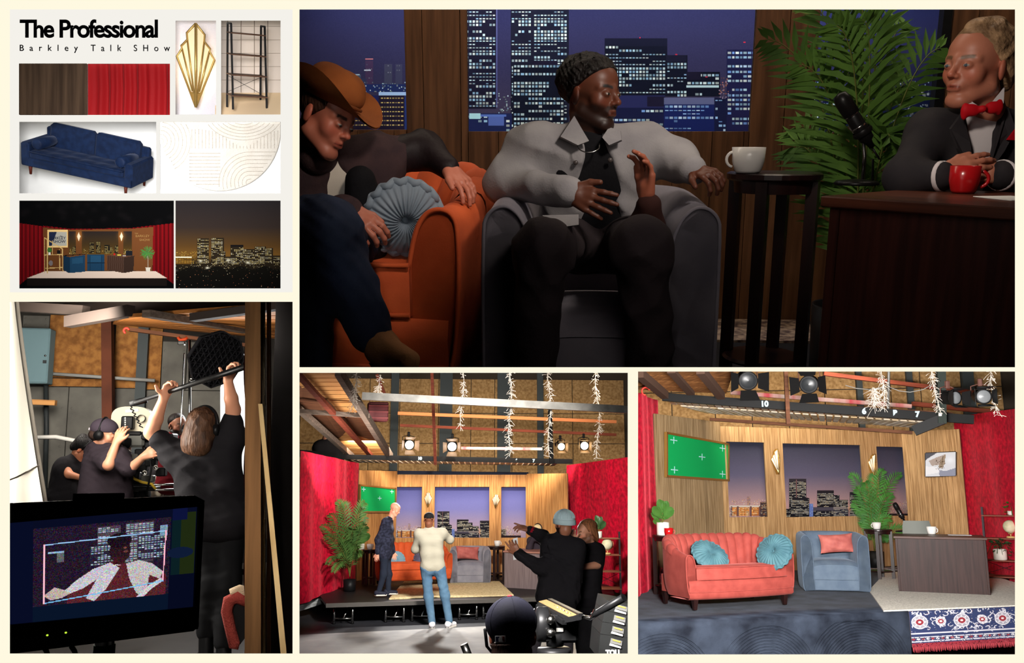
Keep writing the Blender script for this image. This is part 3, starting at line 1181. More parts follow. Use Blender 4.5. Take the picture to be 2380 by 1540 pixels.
def plank_wall(name, room, A, B, z0, z1, holes, mat, pw=.16, th=.02, backmat=None, label=None, nface=(0, -1, 0)):
 """wall from A to B (xy), planks standing upright with openings (u0,u1,z0,z1) in metres along AB"""
 A, B = np.array(A, float), np.array(B, float)
 L = np.hypot(*(B - A)); t = (B - A) / L
 nrmv = np.array((t[1], -t[0]))
 root = MB()
 us = sorted(set([0, L] + [h[0] for h in holes] + [h[1] for h in holes]))

 def seg(u0, u1):
  hs = sorted([(h[2], h[3]) for h in holes if h[0] <= u0 + 1e-6 and h[1] >= u1 - 1e-6])
  z, out = z0, []
  for a, b in hs:
   if a > z:
    out.append((z, a))
   z = max(z, b)
  if z < z1:
   out.append((z, z1))
  return out
 Rm = np.array([[t[0], -nrmv[0], 0], [t[1], -nrmv[1], 0], [0, 0, 1]])
 for u0, u1 in zip(us[:-1], us[1:]):
  for a, b in seg(u0, u1):
   c = A + t * (u0 + u1) / 2 - nrmv * (th / 2 + .012)
   root.box((c[0], c[1], (a + b) / 2), (u1 - u0, th, b - a), Rm)
 w_ = struct(name, root, backmat or mat, room, label)
 k = 0
 u = 0.0
 rr = np.random.RandomState(len(name) * 7 + 1)
 while u < L - 1e-6:
  v = min(L, u + pw * (1 if k % 3 else .82))
  cuts = sorted([q for q in us if u < q < v])
  ed = [u] + cuts + [v]
  for e0, e1 in zip(ed[:-1], ed[1:]):
   if e1 - e0 < .004:
    continue
   for a, b in seg(max([q for q in us if q <= e0 + 1e-6]), min([q for q in us if q >= e1 - 1e-6])):
    c = A + t * (e0 + e1) / 2 - nrmv * .006
    part('plank', MB().box((c[0], c[1], (a + b) / 2), (e1 - e0 - .003, .012, b - a - .001), Rm, b=.0012), mat, w_)
  u = v
  k += 1
 return w_


def drape(name, room, A, B, z0, z1, mat, label, nf=9, amp=.04, seed=0, n=90, topz=None, cat='curtain'):
 """hanging cloth from A to B (xy) with soft folds"""
 A, B = np.array(A, float), np.array(B, float)
 t = B - A
 nv = nrm((t[1], -t[0]))
 r = np.random.RandomState(seed)
 ph = r.uniform(0, 6, 5)
 G = []
 for i in range(n):
  u = i / (n - 1)
  row = []
  zt = z1 if topz is None else z1 + (topz - z1) * u
  for j in range(14):
   v = j / 13
   z = z0 + (zt - z0) * v
   f = amp * ((math.sin(nf * 6.28 * u + ph[0] + .6 * math.sin(3 * v + ph[2])) * .6 + math.sin(nf * 2.3 * 6.28 * u + ph[1] + v) * .4) * (1.05 - .35 * v) + .3 * math.sin(4 * v + 9 * u))
   p = A + t * u + nv * f
   row.append((p[0], p[1], z))
  G.append(row)
 m = MB().grid(np.array(G), flip=True)
 return single(name, m, mat, label, cat, room)


def clip_room(before, edges):
 """Trim what was built since `before` where a set meets its light baffles (lines of the picture grid through the eye)."""
 pl = []
 for ax, v, keep in edges:
  n = Vector((1, -(v - CX) / F, 0)) if ax == 'x' else Vector((0, -(CY - v) / F, 1))
  n.normalize()
  pl.append((n if (keep > 0) == (ax == 'x') else -n))       # n . (p - CAM) > 0 is kept
 bpy.context.view_layer.update()
 for o in [q for q in bpy.data.objects if q.name not in before and q.type == 'MESH']:
  mw = o.matrix_world
  co = np.zeros(len(o.data.vertices) * 3, np.float32)
  if not len(co):
   continue
  o.data.vertices.foreach_get('co', co)
  W = co.reshape(-1, 3) @ np.array(mw.to_3x3()).T + np.array(mw.translation) - np.array(CAM)
  cut = [n for n in pl if (W @ np.array(n)).min() < 0]
  if not cut:
   continue
  if any((W @ np.array(n)).max() < 0 for n in cut):
   if not o.children:
    bpy.data.objects.remove(o)
   else:
    o.data = bpy.data.meshes.new(o.name)
   continue
  bm = bmesh.new()
  bm.from_mesh(o.data)
  inv = mw.inverted()
  for n in cut:
   nl = (mw.to_3x3().transposed() @ n).normalized()
   bmesh.ops.bisect_plane(bm, geom=bm.verts[:] + bm.edges[:] + bm.faces[:], plane_co=inv @ CAM, plane_no=nl, clear_inner=True)
  me = o.data.copy()
  bm.to_mesh(me)
  bm.free()
  o.data = me
  if not len(me.vertices) and not o.children:
   bpy.data.objects.remove(o)
 for o in [q for q in bpy.data.objects if q.name not in before and q.type == 'EMPTY' and not q.children]:
  bpy.data.objects.remove(o)

# ------------------------------------------------------------------ people
def m_(c, v):                                # mirror pair
 return [c, (-c[0], c[1], c[2])]


def head_sdf(v=.004, nose=1.0, jaw=1.0, brow=1.0, neck=.052, necklen=.16, ears=1.0, neckdir=(0, -.03, -1), full=0.0):
 P = [elp((0, -.018, .045), (.075, .095, .080)), elp((0, .032, .045), (.061, .052, .054)), elp((0, .036, -.02), (.056 + full, .052, .064))]
 for s in (-1, 1):
  P += [cap((s * .048, -.002, -.052), (s * .018, .058, -.092), .021 * jaw, .019 * jaw), elp((s * .040, .055, -.018), (.019, .018, .022)),
     cap((0, .080, .022), (s * .046, .062, .024), .0115 * brow, .0095, k=.014),
     elp((s * .078, -.010, -.004), (.009 * ears, .019 * ears, .030 * ears), rotz(-s * .35), k=.008)]
 P += [elp((0, .068, -.094), (.022 * jaw, .018, .019))]
 P += [elp((s * .031, .099, .004), (.017, .014, .011), k=.010, op='s') for s in (-1, 1)]
 P += [elp((s * .031, .0775, .005), (.0145, .0125, .0115), k=.005) for s in (-1, 1)]
 P += [cap((0, .082, .016), (0, .098 + .006 * nose, -.018), .0065, .0095 * nose, k=.012), elp((0, .099 + .007 * nose, -.022), (.0095, .009, .008), k=.008)]
 P += [elp((s * .0115, .093, -.026), (.0068, .0085, .0065), k=.007) for s in (-1, 1)]
 P += [elp((0, .074, -.05), (.026, .018, .02), k=.015)]
 P += [cap((s * .021, .079, -.0525), (0, .0915, -.0495), .0045, .0055, k=.005) for s in (-1, 1)]
 P += [cap((-.014, .086, -.0605), (.014, .086, -.0605), .006, k=.006)]
 P += [cap((-.022, .095, -.0555), (.022, .095, -.0555), .0022, k=.003, op='s')]
 nd = nrm(neckdir)
 P += [cap((0, -.022, -.05), np.array((0, -.022, -.05)) + nd * necklen, neck, neck * 1.1, k=.03)]
 return sdf(P, v, .022)


def sstep(a, b, x):
 t = np.clip((x - a) / (b - a), 0, 1)
 return t * t * (3 - 2 * t)


def head_paint(V, skin, lips=None, brow=None, beard=None, beard_amt=1.0, stubble=0.0):
 sk = lin(skin)
 c = np.repeat([sk], len(V), 0)
 x, y, z = np.abs(V[:, 0]), V[:, 1], V[:, 2]

 def mix(m, col):
  nonlocal c
  c = c * (1 - m[:, None]) + np.asarray(col) * m[:, None]
 red = np.minimum(sk * np.array((1.15, .78, .74)), 1)
 mix(.6 * np.exp(-((x - .042) / .02) ** 2 - ((z + .02) / .022) ** 2) * (y > .03), red)
 mix(.6 * np.exp(-(x / .016) ** 2 - ((z + .022) / .014) ** 2) * (y > .09), red)
 mix(.5 * (x > .07) * (np.abs(z) < .035), red)
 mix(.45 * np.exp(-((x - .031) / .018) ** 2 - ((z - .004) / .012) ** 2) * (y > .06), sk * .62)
 lp = lin(lips) if lips is not None else sk * np.array((.78, .5, .5))
 if beard is not None:
  b = lin(beard)
  m = sstep(-.026, -.044, z - .25 * (x - .03) * (x > .03)) * sstep(-.03, .0, y) * sstep(-.15, -.11, z)
  m = np.maximum(m, sstep(.050, .062, x) * sstep(.02, -.02, z) * sstep(-.025, -.002, y) * sstep(.05, .03, y))
  m = np.maximum(m, (np.abs(z + .041) < .006) * (x < .027) * (y > .075))
  m = m * (1 - (x < .02) * (np.abs(z + .055) < .0105) * (y > .08))
  mix(m * beard_amt, b)
 mix(np.exp(-((z + .0552) / .0075) ** 4) * sstep(.024, .019, x) * (y > .08), lp)
 mix(np.exp(-((z + .0555) / .0018) ** 2) * sstep(.026, .02, x) * (y > .078), lp * .35)
 if brow is not None:
  mix(sstep(.0065, .004, np.abs(z - .0285 - .12 * (x - .03) * (x < .04))) * sstep(.011, .016, x) * sstep(.05, .044, x) * (y > .055), lin(brow))
 return c


def place_head(V, c, f, u, s):
 f = nrm(f); u = nrm(np.asarray(u) - f * np.dot(u, f))
 x = np.cross(f, u)
 R = np.stack([x, f, u], 1)
 return np.asarray(c) + (V * s) @ R.T, R


def hand_prims(w, d, n, sc=1.0, curl=(.35, .4, .45, .5), side=1, spread=.10, thumb=(.7, .6), kn=.6, tc=.3):
 """w wrist, d along the hand, n out of its back; side +1/-1 puts the thumb along +/- d x n"""
 w = np.asarray(w, float); d = nrm(d); n = nrm(np.asarray(n) - d * np.dot(n, d))
 l = np.cross(d, n) * side
 P = [cap(w, w + d * .035 * sc, .023 * sc, .024 * sc)]
 L = (.076, .084, .078, .062)
 for i in range(4):
  o = (.030 - .0205 * i) * sc
  k = w + d * (.086 - .006 * abs(i - 1.2)) * sc + l * o - n * .003 * sc * abs(i - 1.5)
  P.append(cap(w + d * .02 * sc + l * o * .55, k, .0145 * sc, .0115 * sc, k=.012 * sc))
  a = curl[i] * kn
  q = k
  fd = nrm(d + l * spread * (1.5 - i) * .7)
  for j, fr in enumerate((.45, .31, .24)):
   dd = fd * math.cos(a) - n * math.sin(a)
   e = q + dd * L[i] * fr * sc
   r0 = (.0098 - .0010 * j) * sc * (.9 if i == 3 else 1)
   P.append(cap(q, e, r0, r0 * .9, k=.004 * sc))
   q = e
   a += curl[i]
 tb = w + d * .028 * sc + l * .024 * sc
 t1 = nrm(d * thumb[0] + l * thumb[1] - n * tc * .6)
 t2 = nrm(d * (thumb[0] + .35) + l * (thumb[1] - .25) - n * tc)
 e1 = tb + t1 * .042 * sc
 P += [cap(w + d * .015 * sc + l * .012 * sc, tb, .017 * sc, .0155 * sc), cap(tb, e1, .0145 * sc, .0112 * sc, k=.008 * sc), cap(e1, e1 + t2 * .032 * sc, .0112 * sc, .0088 * sc, k=.004 * sc)]
 return P


LASTJ = []


class Person:
 """Joints are room points (numpy). Everything is meshed in room space and hung under one Empty at the base."""
 def __init__(s, room, label, base, skin, u=1.0, hv=.005, bv=.012, group=None):
  s.room, s.u, s.hv, s.bv = room, u, hv, bv
  s.base = np.asarray(base, float)
  s.skin = skin
  s.root = thing('person', label, 'person', room, s.base, group=group)
  s.body, s.bcol = [], []
  s.J = LASTJ.pop() if LASTJ else None
  LASTJ.clear()

 def put(s, name, V, Q, mat, col=None, parent=None, smooth=True):
  me = raw_mesh(name, V - s.base, Q, smooth, col=col)
  return part(name, me, mat, parent or s.root)

 def flesh(s, prims, v=None, k=.02):
  V, Q = sdf(prims, v or s.hv, k)
  if len(V):
   s.body.append((V, Q))
   c = np.repeat([lin(s.skin)], len(V), 0)
   s.bcol.append(c)

 def head(s, c, f, u, size=1.0, paint=None, **kw):
  if s.J:                                # lead the neck to the neck joint
   R = place_head(np.zeros((1, 3)), c, f, u, size)[1]
   d = (R.T @ (s.J['neck'] - np.asarray(c))) / size - np.array((0, -.022, -.05))
   kw['neckdir'], kw['necklen'] = d, float(np.clip(np.linalg.norm(d) + .01, .05, .2))
  V, Q = head_sdf(s.hv / size * .8, **kw)
  s.hc, s.hs = np.asarray(c, float), size
  W, s.hR = place_head(V, c, f, u, size)
  s.body.append((W, Q))
  s.bcol.append(head_paint(V, s.skin, **(paint or {})))

 def H(s, V):                              # head-local -> room
  return s.hc + (np.asarray(V, float) * s.hs) @ s.hR.T

 def headpart(s, name, prims, mat, v=None, k=.02, fold=None, trim=None):
  V, Q = sdf(prims, (v or s.hv) / s.hs * .9, k, fold, trim)
  return s.put(name, s.H(V), Q, mat)

 def headmb(s, name, mb, mat, parent=None):
  mb.v = [s.H(v) - s.base for v in mb.v]
  return part(name, mb, mat, parent or s.root)

 def eyes(s, iris=(60, 40, 25), look=(0, 0)):
  wm = pm('eye_white', (150, 140, 132), .35)
  im = pm('iris_%d_%d' % (iris[0], iris[1]), iris, .15)
  for q in (-1, 1):
   e = s.headmb('eye', MB().ell((q * .031, .0818, .0048), (.0120, .0095, .0058)), wm)
   s.headmb('iris', MB().ell((q * .031 + look[0] * .006, 0.0893, .0048 + look[1] * .003), (.0050, .003, .0046)), im, e)

 def cloth(s, name, prims, mat, v=None, k=.06, amp=.005, f=38, seed=0, trim=None):
  V, Q = sdf(prims, v or s.bv, k, folds(amp, f, seed) if amp else None, trim)
  return s.put(name, V, Q, mat)

 def mb(s, name, mb, mat, parent=None):
  mb.v = [np.asarray(v) - s.base for v in mb.v]
  return part(name, mb, mat, parent or s.root)

 def finish(s, rough=.5):
  if s.J:                                # the rest of the body under the clothes
   J = s.J
   M = (J['shL'] + J['shR']) / 2
   P = [cap(J['shL'], J['shR'], .035), cap(M, J['neck'], .04), cap(M, (J['hipL'] + J['hipR']) / 2, .07)]
   for q in 'LR':
    if 'el' + q in J:
     P += [cap(J['sh' + q], J['el' + q], .03), cap(J['el' + q], J['wr' + q], .028, .025)]
   s.flesh(P, .016, .02)
  V, Q = join(s.body)
  return s.put('body', V, Q, attr_mat('skin', rough, spec=.35), np.concatenate(s.bcol))


def torso(J, u=1.0, pad=0.0, belly=0.0, low=1.0, sh=.068):
 a, b = J['shL'], J['shR']
 M = (a + b) / 2
 Hm = (J['hipL'] + J['hipR']) / 2
 lat = nrm(b - a); hl = nrm(J['hipR'] - J['hipL'])
 up = M - Hm
 P = [cap(a, b, (sh + pad) * u), cap(M - up * .22 - lat * .085 * u, M - up * .22 + lat * .085 * u, (.102 + pad) * u)]
 c = M - up * .58
 ml = nrm(lat + hl)
 P += [cap(c - ml * .07 * u, c + ml * .07 * u, (.098 + pad + belly) * u)]
 c = M - up * low
 P += [cap(c - hl * .075 * u, c + hl * .075 * u, (.108 + pad) * u)]
 P += [cap(M - up * .25 + ml * q * .07 * u, M - up * low + hl * q * .07 * u, (.094 + pad) * u, (.100 + pad) * u) for q in (-1, 1)]
 P += [cap(M, J['neck'], (.066 + pad * .5) * u, (.054 + pad * .5) * u)]
 return P


def sleeve(J, s, u=1.0, pad=0.0, to=1.0, r=(.058, .047, .034)):
 a, b, c = J['sh' + s], J['el' + s], J['wr' + s]
 P = [cap(a, b if to > .5 else a + (b - a) * to * 2, (r[0] + pad) * u, (r[1] + pad) * u)]
 if to > .5:
  P.append(cap(b, b + (c - b) * (to - .5) * 2, (r[1] + pad) * u, (r[2] + pad) * u))
 return P


def legs(J, u=1.0, pad=0.0, r=(.082, .058, .042)):
 P = []
 hl = nrm(J['hipR'] - J['hipL'])
 Hm = (J['hipL'] + J['hipR']) / 2
 P.append(cap(Hm - hl * .07 * u, Hm + hl * .07 * u, (.108 + pad) * u))
 for s in 'LR':
  P += [cap(J['hip' + s], J['kn' + s], (r[0] + pad) * u, (r[1] + pad) * u), cap(J['kn' + s], J['an' + s], (r[1] + pad) * u, (r[2] + pad) * u)]
 return P


def shoe(p, name, an, toe, mat, solemat=None, u=1.0, v=None):
 an, toe = np.asarray(an, float), np.asarray(toe, float)
 d = nrm((toe - an) * (1, 1, 0))
 z0 = toe[2]
 h = np.array((an[0], an[1], z0)) - d * .035 * u
 P = [cap(h + (0, 0, .045 * u), toe + (0, 0, .035 * u), .042 * u, .036 * u), cap(h + (0, 0, .05 * u), an, .044 * u, .046 * u)]
 o = p.cloth(name, P, mat, v or p.bv * .7, .03, 0, trim=lambda X, Y, Z: z0 - Z + 0 * X + 0 * Y)
 sm = MB()
 n = np.array((-d[1], d[0], 0))
 pts = [h - d * .04 * u, h + n * .043 * u, toe + n * .04 * u, toe + d * .038 * u, toe - n * .04 * u, h - n * .043 * u]
 pts = [np.array((q[0], q[1], z0)) for q in pts]
 p.mb('sole', sm.prism(pts[::-1], (0, 0, 0), (0, 0, .022 * u)), solemat or mat, o)
 return o


def hair_mat(rgb, name):
 return pm('hair_' + name, rgb, .5, bump=.6, bs=120, st=(1, 1, .25), rgb2=tuple(min(255, q * 1.7 + 6) for q in rgb), vs=60)


def hat_line(c, ny, nz):
 return lambda X, Y, Z: c - (ny * Y + nz * Z) + 0 * X

# ------------------------------------------------------------------ shared materials
WOOD_D = pm('dark_stage_wood', (104, 70, 46), .5, rgb2=(74, 48, 31), vs=3.2, st=(9, 9, .5), rnd=.12, bump=.05, bs=40)
DESKM = pm('mahogany_desk', (74, 38, 30), .42, rgb2=(52, 26, 22), vs=4, st=(10, 10, .6), bump=.03, bs=60)
DESKT = pm('mahogany_top', (98, 54, 38), .35, rgb2=(74, 40, 30), vs=4, st=(.8, 10, 10))
DARKW = pm('espresso_wood', (38, 18, 16), .3, rgb2=(26, 13, 12), vs=5, st=(8, 8, .6))
ORANGE = pm('orange_velvet', (206, 92, 48), .75, rgb2=(186, 78, 40), vs=9, sheen=.35, bump=.06, bs=220)
GREYV = pm('grey_velvet', (128, 122, 128), .78, rgb2=(112, 108, 116), vs=7, sheen=.35, bump=.05, bs=240)
BLK = pm('black_plastic', (16, 16, 17), .45)
CHROME = pm('chrome', (190, 188, 184), .2, 1.0)
WHITEC = pm('white_ceramic', (232, 228, 222), .25)
REDC = pm('red_ceramic', (176, 20, 24), .22)
PALM = pm('palm_green', (66, 98, 40), .55, rgb2=(92, 128, 52), vs=6)
PALMS = pm('palm_stem', (104, 110, 52), .6)
BLACKF = pm('black_fabric', (17, 16, 19), .85, bump=.15, bs=70)




# ================================================================== the collage wall with its openings, and the mood board
RM = Room(CX, CY, 0.0)


def WP(px, py, D=BY):
 return RM.P(px, py, D)


HOLES = {'mood': (23, 22, 680, 679), 'talk': (696, 22, 2359, 853), 'crew': (23, 701, 680, 1518), 'stage': (696, 866, 1459, 1518), 'set': (1483, 863, 2359, 1520)}


def holed(rects, outer, D, th=0.0, skip=()):
 """front sheet at depth D with rectangular openings"""
 xs = sorted(set([outer[0], outer[2]] + [r[0] for r in rects] + [r[2] for r in rects]))
 ys = sorted(set([outer[1], outer[3]] + [r[1] for r in rects] + [r[3] for r in rects]))
 m = MB()
 for y0, y1 in zip(ys[:-1], ys[1:]):
  run = None
  for x0, x1 in zip(xs[:-1], xs[1:]):
   cx, cy = (x0 + x1) / 2, (y0 + y1) / 2
   if any(r[0] < cx < r[2] and r[1] < cy < r[3] for r in rects):
    continue
   m.quad(WP(x0, y1, D), WP(x1, y1, D), WP(x1, y0, D), WP(x0, y0, D))
 return m


def reveal(r, D, d):
 """lining of an opening, d deep, straight back"""
 m = MB()
 c = [WP(r[0], r[1], D), WP(r[2], r[1], D), WP(r[2], r[3], D), WP(r[0], r[3], D)]
 for i in range(4):
  a, b = c[i], c[(i + 1) % 4]
  m.quad(a, b, b + (0, d, 0), a + (0, d, 0))
 return m


def bevel(r, D, d):
 """knife-edged lining of a through opening"""
 m = MB()
 q = ((r[0], r[1]), (r[2], r[1]), (r[2], r[3]), (r[0], r[3]))
 for i in range(4):
  a, b = q[i], q[(i + 1) % 4]
  m.quad(WP(*a, D), WP(*b, D), WP(*b, D + d), WP(*a, D + d))
 return m


def board():
 CREAM = emat('backlit_cream', (255, 249, 225), 1.0)  # plain cream surface given its own glow, nothing lights it from behind
 MOUNT = emat('backlit_mount', (244, 241, 234), 1.0)  # mount panel emits its colour too, an added glow
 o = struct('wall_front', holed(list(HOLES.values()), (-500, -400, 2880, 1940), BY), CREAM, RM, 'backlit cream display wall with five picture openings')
 back = struct('wall_front_back', holed(list(HOLES.values()), (-500, -400, 2880, 1940), BY + .03), pm('board_back', (30, 28, 26), .9), RM, 'dark back of the display wall')
 for n, r in HOLES.items():
  if n != 'mood':
   part('opening_lining', bevel(r, BY, .03), pm('lining_dark', (24, 22, 20), .9), o)
 # added black light baffles between the sets, unseen behind the cream strips
 BK = pm('partition_black', (3, 3, 3), 1.0, spec=0)

 def fin(name, p0, p1, Y0, Y1, w, vert, lab):
  m = MB()
  a = [WP(*p0, Y0), WP(*p1, Y0), WP(*p1, Y1), WP(*p0, Y1)]
  e = np.array((w, 0, 0)) if vert else np.array((0, 0, w))
  m.prism(a, -e, e)
  struct(name, m, BK, RM, lab)
 fin('wall_partition_1', (688, -120), (688, 1680), BY + .04, 27, .002, True, 'black partition between crew studio and stage')
 fin('wall_partition_2', (-100, 690), (688, 690), BY + .04, 13, .002, False, 'black partition above the crew studio')
 fin('wall_partition_3', (688, 858), (2480, 858), BY + .04, 27, .002, False, 'black partition below the talk show set')
 fin('wall_partition_4', (1471, 858), (1471, 1680), BY + .04, 27, .002, True, 'black partition between stage and empty set')

 # ---- mood board
 SW = {'sconce': (408, 48, 502, 266), 'shelf': (514, 48, 652, 266), 'sofa': (45, 283, 363, 449), 'rug': (372, 283, 652, 449), 'curtain': (204, 148, 395, 267)}
 DM = BY + .004
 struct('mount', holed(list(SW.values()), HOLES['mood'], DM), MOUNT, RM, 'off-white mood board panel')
 INK = pm('black_ink', (4, 4, 5), .9, spec=0)

 def letters(txt, r, bold, sp, name, lab, par=None):
  me = text_mesh(txt, .05, bold, .0004, sp)
  n = len(me.vertices)
  co = np.zeros(n * 3, np.float32)
  me.vertices.foreach_get('co', co)
  co = co.reshape(-1, 3)
  lo, hi = co.min(0), co.max(0)
  a, b = WP(r[0], r[3], DM - .001), WP(r[2], r[1], DM - .001)
  u, v = (co[:, 0] - lo[0]) / (hi[0] - lo[0]), (co[:, 1] - lo[1]) / (hi[1] - lo[1])
  new = np.stack([a[0] + (b[0] - a[0]) * u, np.full(n, a[1]) - co[:, 2], a[2] + (b[2] - a[2]) * v], 1)
  me.vertices.foreach_set('co', new.astype(np.float32).ravel())
  me.update()
  if lab is None:
   return part(name, me, INK, par)
  return single(name, me, INK, lab, 'lettering', RM)
 letters('The Professional', (46, 45, 367, 88), .0012, .90, 'title_lettering', 'heavy black lettering The Professional at the top of the mood board')
 t = thing('subtitle_lettering', 'widely spaced thin lettering Barkley Talk SHow under the title', 'lettering', RM)
 for txt, r in (('Barkley', (46, 104, 181, 123)), ('Talk', (211, 104, 282, 119)), ('SHow', (311, 104, 395, 119))):
  letters(txt, r, .0002, 2.3, 'word', None, t)
 # wood sample
 a, b = WP(45, 267, DM - .002), WP(203, 148, DM - .002)
 single('wood_sample', MB().box((0, 0, 0), (b[0] - a[0], .004, b[2] - a[2]), b=.0006), pm('walnut_sample', (84, 65, 50), .55, rgb2=(56, 42, 32), vs=14, st=(7, 7, .35), detail=6), 'dark walnut wood sample on the mood board', 'wood sample', RM, mw=Matrix.Translation(Vector((a + b) / 2)))

 def niche(n, mat, d, lab):
  r = SW[n]
  m = MB()
  c = [WP(r[0] - 5, r[1] - 5, DM + d), WP(r[2] + 5, r[1] - 5, DM + d), WP(r[2] + 5, r[3] + 5, DM + d), WP(r[0] - 5, r[3] + 5, DM + d)]
  m.quad(c[3], c[2], c[1], c[0])
  return struct('wall_niche_' + n, m, mat, RM, lab)
 WHT = pm('niche_white', (250, 250, 250), .9, spec=0)
 niche('sofa', WHT, .16, 'white niche of the navy sofa')
 niche('rug', WHT, .012, 'white recess of the rug sample')
 niche('sconce', pm('lilac_plaster', (208, 204, 212), .8, bump=.1, bs=300), .05, 'pale plaster niche of the lit wall lamp')
 nk = niche('shelf', pm('grout_brown', (150, 136, 124), .9), .09, 'tiled niche of the ladder shelf')
 niche('curtain', pm('deep_red', (40, 2, 6), .9), .02, 'recess of the red curtain sample')
 # red curtain folds
 G = []
 r = np.random.RandomState(8)
 xs = np.linspace(200, 400, 150)
 ph = r.uniform(0, 6, 4)
 for x in xs:
  q = x + 4 * math.sin(x / 23)
  fo = .0042 * (math.sin(q / 3.1 + ph[0]) * .5 + math.sin(q / 5.3 + ph[1]) * .7 + .5 * math.sin(q / 11 + ph[2]))
  G.append([WP(x, 140, DM + .008) + (0, fo * .8, 0), WP(x + 2, 205, DM + .008) + (0, fo, 0), WP(x, 275, DM + .008) + (0, fo * 1.1, 0)])
 single('curtain_sample', MB().grid(np.array(G), flip=True), pm('scarlet_curtain', (140, 12, 18), .7, sheen=.3), 'red theatre curtain sample in close folds on the mood board', 'curtain', RM)

 def facing(px, py):
  return math.atan((CX - px) / F), math.atan((CY - py) / F)
 # lit fan lamp
 k = (BY + .045) / F
 rz, rx = facing(455, 157)
 t = thing('wall_sconce', 'lit brass and glass fan wall lamp on the mood board', 'wall light', RM, WP(455, 247, BY + .048), rz, 1, rx=rx)
 sconce(t, pm('brass_bright', (206, 166, 96), .35, .6), pm('glowing_glass', (250, 232, 196), .4, emit=.3, ecol=(255, 220, 150)), 81 * k, 182 * k, .022)
 c = WP(455, 170, BY + .03)
 light(RM, 'POINT', c, c + (0, 1, 0), .12, .008, (1, .75, .45), name='sconce_bulb')
 # ladder shelf
 TILE = pm('beige_tile', (226, 212, 202), .5, rnd=.04, rgb2=(218, 204, 194), vs=3)
 for i in range(6):
  for j in range(6):
   x0, y0 = 499 + 31 * i, 32 + 31 * j
   a, b = WP(max(x0, 505) + 1, min(y0 + 30, 222), BY + .095), WP(min(x0 + 30, 668), y0, BY + .095)
   if b[0] > a[0] and b[2] > a[2]:
    part('tile', MB().box(((a + b) / 2), (b[0] - a[0], .004, b[2] - a[2])), TILE, nk)
 part('niche_floor', MB().prism([WP(500, 278, BY + .012), WP(664, 278, BY + .012), WP(664, 214, BY + .095), WP(500, 214, BY + .095)], (0, 0, 0), (0, 0, -.002)), pm('peach_floor', (244, 214, 176), .8), nk)
 k = (BY + .06) / F
 rz, rx = facing(572, 160)
 t = thing('ladder_shelf', 'black frame ladder shelf with four wooden shelves on the mood board', 'shelf', RM, WP(574, 253, BY + .045), rz + .32, 183 * k / 1.42, rx=rx + .06)
 t.matrix_world = RM.M @ Matrix.Translation(Vector(WP(574, 253, BY + .045))) @ TRS((0, 0, 0), rz, 1, rx + .05) @ TRS((0, 0, 0), .3, 183 * k / 1.42)
 ladder_shelf(t, pm('shelf_charcoal', (34, 33, 34), .5), pm('shelf_walnut', (104, 74, 58), .55), .60, .36, 1.42, (.23, .58, .92, 1.27))
 # navy sofa
 navy_sofa()
 # rug sample
 rug_sample(DM)
 # prints
 cv, cards = illustration(), []
 for cvs, r, nm, lab in ((cv, (45, 466, 404, 670), 'set_illustration', 'printed illustration of the talk show set with blue armchairs on the mood board'), (night_photo(), (408, 466, 652, 670), 'night_skyline_print', 'printed photograph of a city skyline at night on the mood board')):
  a, b, c = WP(r[0], r[1], DM - .002), WP(r[2], r[1], DM - .002), WP(r[0], r[3], DM - .002)
  o = single(nm, cvs.mesh(nm, a, b - a, c - a), attr_mat('card_print', .9, spec=.05), lab, 'print', RM)
 GOLDL = pm('gold_letter', (170, 128, 74), .8)
 NAVY = pm('navy_letter', (30, 38, 62), .8)
 for txt, px, py, h, mt in (('the', 139, 550, 4, NAVY), ('BARKLEY', 115, 556, 8, NAVY), ('SHOW', 124, 564, 8, NAVY), ('THE', 313, 544, 4, GOLDL), ('BARKLEY', 315, 551, 7, GOLDL), ('SHOW', 324, 560, 7, GOLDL)):
  me = text_mesh(txt, h * 1.15 * BY / F, 0, .0002)
  q = link('lettering', me, mt, bpy.data.objects['set_illustration'])
  q.matrix_world = RM.M @ Matrix.Translation(Vector(WP(px, py, DM - .003))) @ Matrix.Rotation(math.pi / 2, 4, 'X')


